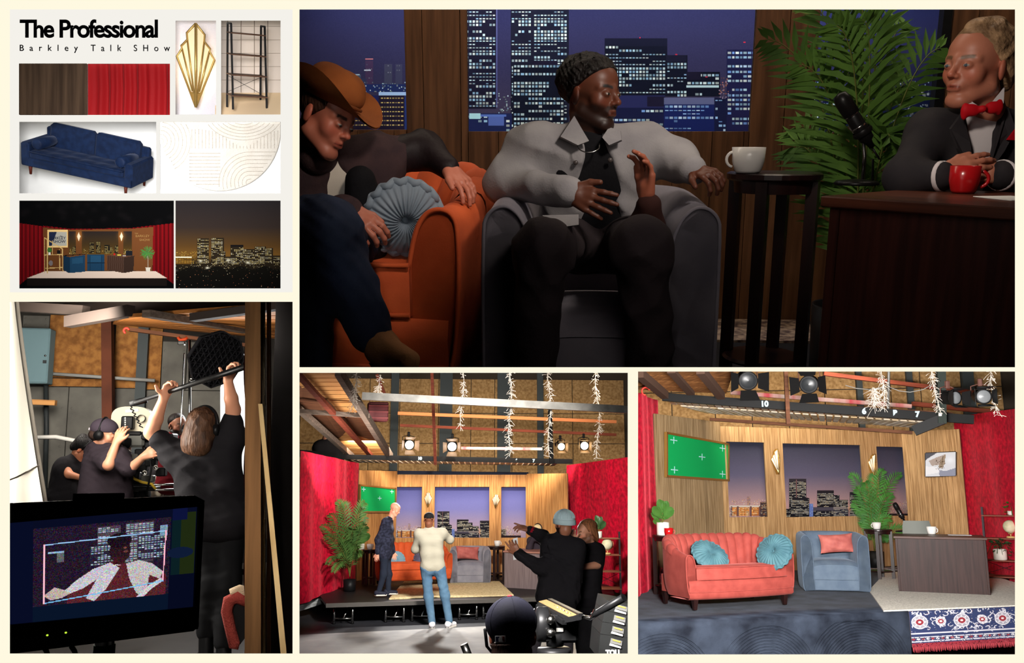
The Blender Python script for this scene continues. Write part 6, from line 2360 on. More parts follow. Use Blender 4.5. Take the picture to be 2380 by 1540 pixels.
  beam_px('ceiling_beam', R, p0, p1, d0, hp, mt, lab, d1)
 a = np.linspace(.2, 4.4, 12)
 single('red_hook', MB().tube([P(294 + 6 * math.cos(v), 768 + 6 * math.sin(v) * -1, 10) for v in a] , .012, 6), pm('red_hook', (200, 50, 40), .4), 'red hook hanging from the ceiling of the crew studio', 'hook', R)
 # ---- diffusion cloths
 SILK = cloth_translucent('white_silk', (236, 230, 216), .65)
 G = []
 for i in range(14):
  v = i / 13
  xr = 38 + (106 - 38) * (v ** 1.15)
  row = []
  for j in range(10):
   u = j / 9
   px = -40 + (xr + 40) * u
   row.append(P(px, 690 + 480 * v, 5.6 - .35 * u + .03 * math.sin(9 * u + 4 * v)))
  G.append(row)
 o = single('silk_diffusion', MB().grid(np.array(G), flip=True), SILK, 'large white silk diffusion cloth glowing at the left edge', 'diffusion cloth', R)
 part('edge_cord', MB().tube([g[-1] for g in G], .012, 6), pm('silk_hem', (150, 142, 130), .8), o)
 part('seam', MB().tube([P(-20, 1130, 5.55), P(40, 1108, 5.4), P(92, 1080, 5.22)], .005, 5), pm('silk_hem', (0, 0, 0)), o)
 G = [[P(512 + (576 - 512) * u - 8 * (1 - v) * 0 + (10 if v < .2 else 0), 822 + (1162 - 822) * v, 9.0 + .04 * math.sin(12 * u + 5 * v)) for u in np.linspace(0, 1, 10)] for v in np.linspace(0, 1, 14)]
 single('white_sheet', MB().grid(np.array(G), flip=True), cloth_translucent('white_sheet', (240, 242, 240), .5), 'bright white sheet hanging between the softbox and the wood post', 'sheet', R)
 # ---- wood frame at the right
 D = 4.4
 PI2 = pm('old_pine_post', (118, 84, 52), .8, rgb2=(92, 64, 38), vs=3, st=(8, 8, .5), bump=.08, bs=40)
 single('curtain_edge', MB().grid(np.array([[P(569 + 3 * math.sin(v * 23) + 4 * u, 690 + 850 * v, 4.55 + .1 * u) for u in (0, 1)] for v in np.linspace(0, 1, 40)]), flip=True), pm('dark_red_cloth', (92, 10, 20), .8), 'thin edge of a dark red curtain beside the wood post', 'curtain', R)
 beam_px('wood_post', R, (590, 680), (590, 1540), D, 35, PI2, 'broad wooden post with knots right of the boom operator', D, .12, 'post')
 beam_px('wood_post', R, (612, 680), (613, 1540), D + .05, 8, pm('pale_strip', (186, 164, 130), .7), 'thin pale timber strip beside the broad wooden post', D + .05, .05, 'post')
 beam_px('wood_post', R, (625, 680), (626, 1540), D + .15, 9, pm('shadow_timber', (58, 42, 28), .8), 'dark narrow timber behind the leaning plank', D + .15, .05, 'post')  # dark strip stands in for the shade in the gap
 struct('wall_right', MB().box(P(668, 1110, D + .4), (84 / R.S(P(668, 1110, D)), .1, 900 / R.S(P(668, 1110, D)))), pm('black_flat', (14, 11, 10), .9), R, 'black wall at the right of the crew studio')
 q = [P(600, 938, D - .1), P(610, 938, D - .1), P(668, 1518 + 20, D - .35), P(654, 1518 + 20, D - .35)]
 c = sum(q) / 4
 single('leaning_plank', MB().prism([v - c for v in q], (0, 0, 0), (0, .03, 0)), pm('new_pine', (196, 168, 122), .7, rgb2=(170, 140, 96), vs=3, st=(6, 6, .5)), 'pale pine plank leaning diagonally against the wooden post', 'plank', R, mw=Matrix.Translation(Vector(c)))
 # ---- softbox, stand
 o = P(500, 832, 7.6)
 k = 1 / R.S(o)
 f = nrm((.52, -.78, -.35))
 t = thing('softbox', 'black octagonal softbox with honeycomb grid above the boom operator', 'softbox', R, o)
 xx = nrm(np.cross((0, 0, 1), f)); yy = np.cross(f, xx)
 Rm = np.stack([xx, yy, f], 1)
 SBK = pm('softbox_black', (27, 26, 29), .75)
 part('shell', MB().lathe([(12 * k, -72 * k), (40 * k, -46 * k), (66 * k, -6 * k), (70 * k, 12 * k), (67 * k, 12 * k), (64 * k, -4 * k)], 8, (0, 0, 0), Rm, smooth=False), SBK, t)
 part('diffuser', MB().lathe([(65 * k, -2 * k), (0, -2 * k)], 8, (0, 0, 0), Rm, smooth=False), pm('dark_diffuser', (40, 40, 44), .6), t)
 gm = MB()
 for i in range(-5, 6):
  a0 = i * 12 * k
  l = math.sqrt(max(0, (64 * k) ** 2 - a0 ** 2))
  for ang in (0, 1.047, 2.094):
   dv = np.array((math.cos(ang), math.sin(ang), 0)); nv = np.array((-dv[1], dv[0], 0))
   p0, p1 = nv * a0 - dv * l, nv * a0 + dv * l
   gm.bar(Rm @ (p0 + (0, 0, 5 * k)), Rm @ (p1 + (0, 0, 5 * k)), .003, 12 * k, f)
 g = part('honeycomb_grid', gm, SBK, t)
 part('speed_ring', MB().lathe([(0, -80 * k), (16 * k, -80 * k), (18 * k, -68 * k), (10 * k, -60 * k)], 14, (0, 0, 0), Rm), BLK, t)
 c = P(444, 1000, 7.9)
 t = thing('light_stand', 'chrome light stand with orange clamps below the softbox', 'light stand', R, c)
 Q = lambda px, py, dd=0: P(px, py, 7.9 + dd) - c
 part('pole', MB().tube([Q(441, 790), Q(441, 1180)], 3.2 * k, 10), CHROME, t)
 part('thin_rod', MB().tube([Q(428, 820), Q(420, 980), Q(416, 1040)], 1.4 * k, 6), CHROME, t)
 part('clamp', MB().tube([Q(414, 783), Q(418, 790), Q(430, 788), Q(436, 784)], 4 * k, 8), pm('orange_clamp', (220, 80, 40), .5), t)
 part('grip_head', MB().box(Q(422, 797), (16 * k, .05, 9 * k), b=.005), CHROME, t)
 part('knuckle', MB().ell(Q(446, 880), (8 * k, .03, 6 * k)), CHROME, t)
 # ---- boom pole
 D = 6.3
 t = thing('boom_pole', 'long black boom pole held overhead by the boom operator', 'boom pole', R, P(305, 938, D))
 c = P(305, 938, D)
 a, b = P(306, 938, D + .2), P(576, 850, D - .2)
 part('pole', MB().tube([a - c, (a * .45 + b * .55) - c, b - c], [3.4 * k, 5 * k, 6 * k], 10), pm('carbon_black', (24, 23, 23), .35, spec=.4), t)
 part('microphone_tip', MB().tube([a - c + (-.01, 0, 0), a - c + (.1, 0, .03)], .022, 10), BLK, t)
 sp = [P(303 + 3 * math.sin(v * 40) + 26 * v, 944 + 50 * v, D + .2) - c for v in np.linspace(0, 1, 60)]
 part('coiled_cable', MB().tube(sp, .004, 5), BLK, t)

 # ---- film camera
 D = 7.9
 o = P(330, 1060, D)
 k = 1 / R.S(o)
 t = thing('film_camera', 'large film camera with a cream film magazine on top', 'film camera', R, o)
 Q = lambda px, py, dd=0: P(px, py, D + dd) - o
 MAG = pm('cream_magazine', (222, 212, 186), .5)
 th = np.linspace(0, 2 * math.pi, 33)[:-1]
 ol = [Q(310 + 46 * math.copysign(abs(math.cos(a)) ** .7, math.cos(a)), 976 - 31 * math.copysign(abs(math.sin(a)) ** .7, math.sin(a))) for a in th]
 part('film_magazine', MB().prism(ol, (0, -.09, 0), (0, .09, 0)), MAG, t)
 part('magazine_tape', MB().prism([Q(291, 952, -.095), Q(322, 949, -.095), Q(323, 956, -.095), Q(292, 959, -.095)], (0, 0, 0), (0, -.003, 0)), pm('white_tape', (236, 232, 222), .7), t)
 GM = pm('camera_grey', (104, 104, 98), .45)
 KB = pm('camera_black', (24, 24, 25), .45)
 part('motor', MB().box(Q(298, 982, -.12), (26 * k, .1, 30 * k), b=.01), KB, t)
 for i in range(5):
  part('button', MB().box(Q(291, 971 + 5 * i, -.175), (3 * k, .006, 3 * k)), pm('button_white', (220, 220, 214), .5), t)
 part('cassette_knob', MB().lathe([(0, -.03), (7 * k, -.03), (8.5 * k, -.01), (8.5 * k, .03)], 18, Q(329, 972, -.1), rotx(math.pi / 2)), KB, t)
 part('body', MB().box(Q(316, 1022, -.02), (46 * k, .2, 34 * k), b=.02), GM, t)
 part('top_plate', MB().box(Q(312, 1007, -.04), (40 * k, .18, 10 * k), b=.01), KB, t)
 part('eyepiece', MB().tube([Q(300, 1030, -.1), Q(288, 1028, -.12), Q(280, 1027, -.12)], [.05, .045, .055], 12), KB, t)
 part('matte_box', MB().box(Q(392, 1030, .05), (30 * k, .26, 46 * k), b=.01), KB, t)
 part('lens', MB().tube([Q(340, 1026), Q(360, 1026), Q(376, 1027)], [.075, .09, .085], 18), KB, t)
 part('follow_focus', MB().lathe([(0, -.02), (11 * k, -.02), (12 * k, 0), (11 * k, .03), (0, .03)], 20, Q(344, 1058, -.2), rotx(math.pi / 2)), GM, t)
 for px, py, w2, h2, dd, mt in ((340, 1012, 16, 18, -.1, KB), (350, 1034, 20, 14, -.12, KB), (330, 1050, 26, 14, -.05, KB), (312, 1062, 22, 16, -.06, GM), (352, 1074, 24, 18, -.02, KB), (328, 1086, 30, 16, 0, KB), (370, 1060, 18, 20, .05, KB), (310, 1106, 30, 18, 0, KB), (345, 1112, 26, 16, .02, GM), (376, 1096, 20, 20, .04, KB), (360, 1000, 12, 16, -.04, KB)):
  part('accessory_box', MB().box(Q(px, py, dd), (w2 * k, .12, h2 * k), b=.008), mt, t)
 for px, py in ((318, 1078), (336, 1098), (362, 1086), (300, 1050)):
  part('dial', MB().lathe([(0, -.012), (5 * k, -.012), (6 * k, .01)], 12, Q(px, py, -.1), rotx(math.pi / 2)), CHROME, t)
 for py in (1127, 1139):
  part('support_rod', MB().tube([Q(290, py, -.05), Q(436, py - 2, -.05)], 2.6 * k, 8), CHROME, t)
 part('base_plate', MB().box(Q(330, 1134, .05), (70 * k, .25, 10 * k), b=.008), KB, t)
 yc = [Q(px, py, -.22) for px, py in ((300, 1060), (296, 1075), (302, 1088), (292, 1094), (300, 1100), (312, 1112), (330, 1120), (352, 1124), (362, 1136))]
 part('yellow_cable', MB().tube(yc, .012, 6), pm('yellow_cable', (222, 184, 60), .5), t)
 part('black_cable', MB().tube([Q(348, 1060, -.22), Q(352, 1090, -.24), Q(346, 1120, -.24), Q(340, 1150, -.2)], .008, 6), KB, t)
 for s_ in (-1, 1):
  part('tripod_leg', MB().tube([Q(330, 1140), Q(330 + 50 * s_, 1330)], .03, 8), KB, t)
 cc = [P(388 + 24 * v + 3 * math.sin(v * 70), 1062 + 70 * v, D - .3) for v in np.linspace(0, 1, 90)]
 single('coiled_cord', MB().tube(cc, .006, 5), BLK, 'black coiled cord hanging beside the boom operator', 'cord', R)

 # ---- people
 BT = pm('black_tee', (26, 24, 27), .88, bump=.12, bs=60)
 # woman in the black top
 D = 9.0
 J = joints(R, D, head=(192, 1044), neck=(176, 1062, .02), shR=(148, 1074, -.05), shL=(186, 1076, .12), elR=(160, 1102, -.12), wrR=(188, 1110, -.2), elL=(196, 1104, .1), wrL=(200, 1112, -.1), hipR=(140, 1150), hipL=(172, 1152), knR=(150, 1230), knL=(180, 1230), anR=(150, 1320), anL=(180, 1320))
 p = Person(R, 'woman with dark tied hair in a black sleeveless top, looking down', (J['hipR'] + J['hipL']) / 2 * (1, 1, 0), (196, 130, 98), u=.92, hv=.008, bv=.012)
 p.head(J['head'], (.72, .1, -.7), (.6, -.1, .75), .95, dict(brow=(20, 14, 12)), neck=.045, necklen=.13, neckdir=(0, -.6, -1))
 p.headpart('hair', [elp((0, -.02, .045), (.088, .108, .088)), elp((0, -.085, .085), (.042, .04, .042)), elp((0, -.07, -.02), (.06, .05, .06))], hair_mat((16, 14, 14), 'raven'), trim=hat_line(.0, -.75, .66), k=.025)
 p.headmb('headset_band', MB().tube([(.088 * math.cos(q), .0, .03 + .105 * math.sin(q)) for q in np.linspace(0, 3.14, 14)], .007, 6), BLK)
 p.cloth('top', torso(J, .92, .004, sh=.05), BT, amp=.004)
 for s_ in 'RL':
  p.flesh([cap(J['sh' + s_], J['el' + s_], .046, .036), cap(J['el' + s_], J['wr' + s_], .036, .025)] + hand_prims(J['wr' + s_], (1, 0, -.1), (0, -.5, .8), .9, side=1), .009, .02)
 p.cloth('trousers', legs(J, .92, .004), BT, amp=.004)
 p.finish()
 # camera operator in the cap
 D = 7.5
 J = joints(R, D, head=(243, 1012), neck=(232, 1040, .02), shR=(270, 1060, -.12), shL=(228, 1050, .1), elR=(300, 1092, -.22), wrR=(332, 1062, -.25), elL=(252, 1080, -.25), wrL=(270, 1030, -.2), hipR=(262, 1152), hipL=(228, 1150), knR=(236, 1260), knL=(206, 1260), anR=(236, 1380), anL=(206, 1380))
 p = Person(R, 'camera operator in a plum grey cap and headphones with his hand on the film camera', (J['hipR'] + J['hipL']) / 2 * (1, 1, 0), (214, 150, 118), u=1.02, hv=.007, bv=.012)
 p.head(J['head'], (.95, -.15, -.12), (.1, 0, 1), 1.0, dict(brow=(40, 28, 22), beard=(60, 42, 34), beard_amt=.4), neck=.054, necklen=.15)
 CP = pm('plum_cap', (62, 53, 62), .85)
 cp = p.headpart('cap', [elp((0, -.012, .058), (.089, .108, .082))], CP, trim=lambda X, Y, Z: .026 - Z + .05 * Y + 0 * X)
 p.headmb('cap_bill', MB().prism([(-.06, .08, .03), (-.055, .14, .022), (0, .165, .02), (.055, .14, .022), (.06, .08, .03)], (0, 0, 0), (0, 0, .008)), CP, cp)
 p.headmb('cap_badge', MB().box((.03, -.112, .04), (.03, .006, .018)), pm('badge_pale', (214, 196, 200), .6), cp)
 p.headpart('hair', [elp((0, -.03, .0), (.082, .095, .06))], hair_mat((36, 26, 22), 'dark_brown'), trim=lambda X, Y, Z: np.maximum(Y - .0, Z - .03) + 0 * X)
 hp = p.headmb('headphones', MB().tube([(.094 * math.cos(q), -.015, .0 + .145 * math.sin(q)) for q in np.linspace(.0, 3.14, 16)], .009, 6), BLK)
 for s_ in (-1, 1):
  p.headmb('ear_cup', MB().lathe([(0, -.02), (.035, -.02), (.04, 0), (.035, .018), (0, .02)], 16, (s_ * .088, -.012, .0), roty(math.pi / 2)), BLK, hp)
 SH = pm('plum_shirt', (48, 40, 46), .85, bump=.12, bs=60)
 p.cloth('shirt', torso(J, 1.02, .016, .01) + sleeve(J, 'R', 1.02, .022, .44) + sleeve(J, 'L', 1.02, .022, .44), SH, amp=.010, f=46, seed=3)
 p.cloth('trousers', legs(J, 1.0, .004), BT, amp=.004)
 for s_, hd in (('R', (.6, -.1, .3)), ('L', (.3, 0, 1))):
  w = J['wr' + s_]
  p.flesh([cap(J['el' + s_] + (J['sh' + s_] - J['el' + s_]) * .2, J['el' + s_], .046, .042), cap(J['el' + s_], w, .042, .028)] + hand_prims(w, hd, (-.2, -.9, .3), 1.0, (.5, .5, .55, .6), 1 if s_ == 'L' else -1), .007, .015)
 p.finish()
 # person at the eyepiece
 D = 8.3
 J = joints(R, D, head=(282, 1034), neck=(286, 1058), shR=(270, 1072, -.05), shL=(312, 1074, .1), hipR=(282, 1150), hipL=(306, 1150))
 p = Person(R, 'person in black bent behind the film camera at its eyepiece', (J['hipR'] + J['hipL']) / 2 * (1, 1, 0), (150, 96, 72), hv=.009, bv=.014)
 p.head(J['head'], (.7, -.6, -.3), (0, 0, 1), 1.0, dict(brow=(20, 14, 12), beard=(28, 20, 18)), necklen=.12)
 p.headpart('hair', [elp((0, -.022, .05), (.084, .104, .084))], hair_mat((20, 15, 13), 'near_black'), trim=hat_line(.02, -.6, .8))
 p.cloth('shirt', torso(J, 1.0, .012), BT, amp=.006)
 p.finish()
 # bearded man in red
 D = 9.2
 J = joints(R, D, head=(412, 990), neck=(410, 1015), shR=(392, 1026), shL=(438, 1028), hipR=(398, 1120), hipL=(424, 1120), elR=(388, 1060), wrR=(390, 1090))
 p = Person(R, 'bearded man in a dark red shirt standing behind the boom operator', (J['hipR'] + J['hipL']) / 2 * (1, 1, 0), (150, 100, 78), hv=.01, bv=.014)
 p.head(J['head'], (.6, -.75, -.1), (0, 0, 1), 1.0, dict(brow=(20, 14, 12), beard=(22, 16, 14)), necklen=.12)
 p.headpart('hair', [elp((0, -.022, .05), (.082, .102, .082))], hair_mat((18, 14, 13), 'black_short'), trim=hat_line(.03, -.6, .8))
 p.cloth('shirt', torso(J, 1.0, .012) + sleeve(J, 'R', 1, .01, .9), pm('dark_red_tee', (112, 20, 30), .85), amp=.006)
 p.finish()
 # seated woman with a phone
 D = 9.8
 J = joints(R, D, head=(367, 1069), neck=(367, 1084), shR=(356, 1092), shL=(380, 1092), hipR=(362, 1124), hipL=(378, 1124), elR=(358, 1106, -.1), wrR=(370, 1092, -.2), elL=(382, 1108, -.1), wrL=(376, 1094, -.2), knR=(352, 1118, -.4), knL=(374, 1120, -.4), anR=(350, 1150, -.4), anL=(372, 1150, -.4))
 p = Person(R, 'small seated woman with long dark hair holding a phone beyond the camera', (J['hipR'] + J['hipL']) / 2 * (1, 1, 0), (206, 146, 116), u=.8, hv=.009, bv=.014)
 p.head(J['head'], (-.1, -.9, -.35), (0, 0, 1), .85, dict(brow=(30, 20, 16)), neck=.04, necklen=.1)
 p.headpart('hair', [elp((0, -.03, .045), (.086, .1, .088)), elp((-.07, -.02, -.05), (.03, .05, .11)), elp((.07, -.02, -.05), (.03, .05, .11))], hair_mat((22, 18, 17), 'black_long'), trim=lambda X, Y, Z: np.maximum(.01 - (-.8 * Y + .5 * np.minimum(Z, .1)), Y - .06) + 0 * X, k=.03)
 p.cloth('top', torso(J, .7, .004) + sleeve(J, 'R', .75, .0) + sleeve(J, 'L', .75, 0), BT, amp=.003)
 p.cloth('trousers', legs(J, .75, .0), pm('beige_trousers', (180, 168, 150), .85), amp=.003)
 p.flesh(hand_prims(J['wrR'], (.2, -.2, .9), (0, -.8, 0), .85), .009, .012)
 p.flesh(hand_prims(J['wrL'], (-.2, -.2, .9), (0, -.8, 0), .85, side=-1), .009, .012)
 p.finish()
 c = P(374, 1086, D - .24)
 single('phone', MB().box((0, 0, 0), (.04, .008, .08), rotx(-.5), b=.004), pm('phone_silver', (150, 150, 152), .3), 'phone in the hands of the small seated woman', 'phone', R, mw=Matrix.Translation(Vector(c)))
 # boom operator
 D = 6.5
 J = joints(R, D, head=(470, 996, -.02), neck=(478, 1042), shL=(412, 1060, .02), shR=(536, 1018, .02), elL=(352, 1004, .02), wrL=(380, 926, -.12), elR=(542, 952, -.02), wrR=(530, 884, -.16),
      hipL=(462, 1205), hipR=(536, 1205), knL=(492, 1350), knR=(530, 1352), anL=(480, 1466, .1), anR=(520, 1490), toL=(470, 1482, .3), toR=(504, 1504, .25))
 base = FL(500, 1500)
 p = Person(R, 'boom operator with long brown hair and headphones, arms raised, seen from behind', (J['hipR'] + J['hipL']) / 2 * (1, 1, 0), (204, 142, 112), u=1.12, hv=.006, bv=.011)
 p.head(J['head'], (.3, .92, -.2), (0, 0, 1), 1.06, dict(), neck=.052, necklen=.10, neckdir=(0, .3, -1))
 HM = pm('hair_mahogany', (88, 60, 42), .5, rgb2=(58, 38, 27), vs=40, st=(1, 1, .15), bump=.7, bs=80)
 p.headpart('hair', [elp((0, -.02, .045), (.092, .112, .096)), elp((0, -.055, -.06), (.098, .075, .135)), elp((-.06, -.03, -.10), (.05, .055, .085)), elp((.05, -.04, -.10), (.05, .055, .09))], HM, trim=lambda X, Y, Z: Y - .055 + 0 * X + 0 * Z, k=.04, fold=folds(.007, 60, 4))
 hp = p.headmb('headphones', MB().tube([(.105 * math.cos(q), -.005, .0 + .148 * math.sin(q)) for q in np.linspace(.0, 3.14, 18)], .010, 8, flat=1.6), BLK)
 for s_ in (-1, 1):
  p.headmb('ear_cup', MB().lathe([(0, -.022), (.038, -.022), (.043, 0), (.038, .02), (0, .022)], 18, (s_ * .104, -.005, -.012), roty(math.pi / 2)), BLK, hp)
 p.cloth('t_shirt', torso(J, 1.16, .02, .012, low=1.05) + sleeve(J, 'R', 1.15, .02, .30) + sleeve(J, 'L', 1.15, .02, .34), BT, amp=.009, seed=8)
 p.cloth('jeans', legs(J, 1.1, .008, (.095, .068, .055)), pm('black_jeans', (22, 22, 24), .85), amp=.006)
 for s_ in 'LR':
  w = J['wr' + s_]
  hd = (.35, -.1, 1) if s_ == 'L' else (.25, -.1, 1)
  p.flesh([cap(J['sh' + s_] + (J['el' + s_] - J['sh' + s_]) * .15, J['el' + s_], .058, .050), cap(J['el' + s_], J['el' + s_] + (w - J['el' + s_]) * .4, .052, .046), cap(J['el' + s_] + (w - J['el' + s_]) * .4, w, .046, .031)] + hand_prims(w, hd, (-.5, .5, .3), 1.15, (.75, .75, .75, .75), 1, .02, (.3, .9), kn=.9, tc=.0), .006, .018)
 for s_ in 'LR':
  shoe(p, 'shoe', J['an' + s_], J['to' + s_] * (1, 1, 0), BLK, BLK, 1.15)
 p.finish()

 # ---- monitor
 TL, TR, BR, BL = P(8, 1166, 2.05), P(470, 1152, 2.30), P(456, 1462, 2.30), P(8, 1520, 2.05)
 ex = TR - TL
 n = nrm(np.cross(BL - TL, ex))
 if n[1] > 0:
  n = -n
 c = (TL + TR + BR + BL) / 4
 t = thing('monitor', 'large black video monitor showing the man in the pale jacket', 'monitor', R, c)

 def mq(px, py, off=0.0):
  r = np.array(R.ray(px, py))
  kk = np.dot(c - np.array((0, 0, R.h)), n) / np.dot(r, n)
  return r * kk + (0, 0, R.h) - c + n * off
 MBK = pm('monitor_black', (20, 20, 21), .4, spec=.3)
 part('housing', MB().prism([mq(2, 1182), mq(468, 1160), mq(462, 1455), mq(450, 1466), mq(2, 1522)], (0, 0, 0), -n * .09), MBK, t)
 part('top_bezel', MB().prism([mq(2, 1170, -.02), mq(462, 1151, -.02), mq(472, 1163, .012), mq(2, 1188, .012)], (0, 0, 0), -n * .03), MBK, t)
 for q in ([mq(2, 1186), mq(470, 1162), mq(468, 1176), mq(2, 1216)], [mq(2, 1452), mq(458, 1408), mq(455, 1460), mq(2, 1520)], [mq(457, 1172), mq(470, 1170), mq(456, 1456), mq(445, 1458)]):
  part('bezel', MB().prism(q, (0, 0, 0), n * .012), MBK, t)
 part('hood_strip', MB().bar(mq(170, 1157, .0), mq(288, 1155, .0), .02, .006, n), BLK, t)
 cv = screen_canvas()
 a, b, d = mq(18, 1216, .003), mq(462, 1176, .003), mq(18, 1452, .003)
 # the glass is a sheared quad in the picture: map bilinearly
 a, b, b2, d = mq(14, 1214, .003), mq(462, 1176, .003), mq(452, 1410, .003), mq(14, 1454, .003)
 me = cv.mesh('screen', (0, 0, 0), (1, 0, 0), (0, 1, 0))
 co = np.zeros(len(me.vertices) * 3, np.float32)
 me.vertices.foreach_get('co', co)
 co = co.reshape(-1, 3)
 U, V = co[:, :1], co[:, 1:2]
 co = (a * (1 - U) + b * U) * (1 - V) + (d * (1 - U) + b2 * U) * V
 me.vertices.foreach_set('co', co.astype(np.float32).ravel())
 me.update()
 part('screen', me, attr_mat('screen_glow', .5, emit=1.0), t)
 for px, py in ((105, 1474), (148, 1468)):
  part('indicator_light', MB().ell(mq(px, py, .013), (.0025, .002, .002)), emat('led_green', (190, 230, 60), 1.2), t)
 for txt, px, py, h, col in (('Panasonic', 214, 1442, 9, (60, 62, 64)), ('LH', 433, 1174, 7, (56, 58, 60))):
  me = text_mesh(txt, h * 1.4 / R.S(c), .0003, .0005)
  o = link('lettering', me, pm('letter_%d' % col[0], col, .5), t)
  p0 = mq(px, py, .0135)
  ez = n
  o.matrix_local = frame_mw(p0, mq(px + 40, py - 4, .0135) - p0, ez)
 t = thing('monitor_stand', 'green taped monitor stand pole at the bottom edge', 'stand', R, FL(243, 1500) * (1, 1, 0) * .62)
 q = P(243, 1496, 2.3)
 t.matrix_world = R.M @ Matrix.Translation((q[0], q[1], 0))
 part('pole', MB().tube([(0, 0, 0), (0, 0, q[2] + .05)], .022, 12), CHROME, t)
 part('green_tape', MB().tube([(0, 0, q[2] - .08), (0, 0, q[2] + .0)], .025, 12), pm('green_tape', (36, 84, 48), .6), t)
 for px in (100, 165):
  q = P(px, 1500, 2.35)
  single('cable', MB().tube([P(px, 1500, 2.35), P(px + 8, 1512, 2.35), P(px + 14, 1535, 2.35)], .006, 6), BLK, 'black cable under the left part of the monitor' if px < 120 else 'black cable under the middle of the monitor', 'cable', R)
 # ---- red trimmed pad at the post
 D = 4.9
 o = P(548, 1440, D)
 t = thing('folded_rug', 'folded dark rug with fluffy red trim leaning beside the wooden post', 'rug', R, o)
 Q = lambda px, py, dd=0: P(px, py, D + dd) - o
 part('rug_body', MB().prism([Q(530, 1400), Q(545, 1390), Q(578, 1398), Q(578, 1470), Q(556, 1498), Q(540, 1470)], (0, -.03, 0), (0, .05, 0)), pm('dark_rug', (30, 29, 30), .95), t)
 part('red_trim', MB().tube([Q(578, 1398, -.04), Q(552, 1386, -.04), Q(532, 1396, -.04), Q(527, 1420, -.04), Q(536, 1462, -.04), Q(545, 1498, -.04), Q(556, 1500, -.04)], [.03, .035, .035, .03, .028, .03, .02], 10), pm('red_fleece', (158, 66, 58), .98, bump=1.0, bs=120), t)
 part('cream_fleece', MB().tube([Q(578, 1382, -.02), Q(556, 1376, -.02), Q(540, 1384, -.02)], .04, 10), pm('cream_fleece', (196, 170, 140), .98, bump=1.0, bs=120), t)
 # chrome chair tubes
 c = P(560, 1340, 6.9)
 t = thing('chrome_chair_frame', 'chrome tube frame behind the legs of the boom operator', 'chair', R, c)
 for y in (1326, 1364):
  part('rail', MB().tube([P(505, y - 2, 6.9) - c, P(580, y + 4, 6.9) - c], .022, 8), CHROME, t)
 part('upright', MB().tube([P(500, 1240, 6.9) - c, P(500, 1440, 6.9) - c], .022, 8), CHROME, t)
 part('dark_cable', MB().tube([P(530, 1350, 6.8) - c, P(545, 1364, 6.8) - c, P(575, 1372, 6.8) - c], .02, 8), BLK, t)


if 'A' in BUILD:
 names0 = set(o.name for o in bpy.data.objects)
 set_a()
 clip_room(names0, (('x', 686, -1), ('y', 692, 1)))

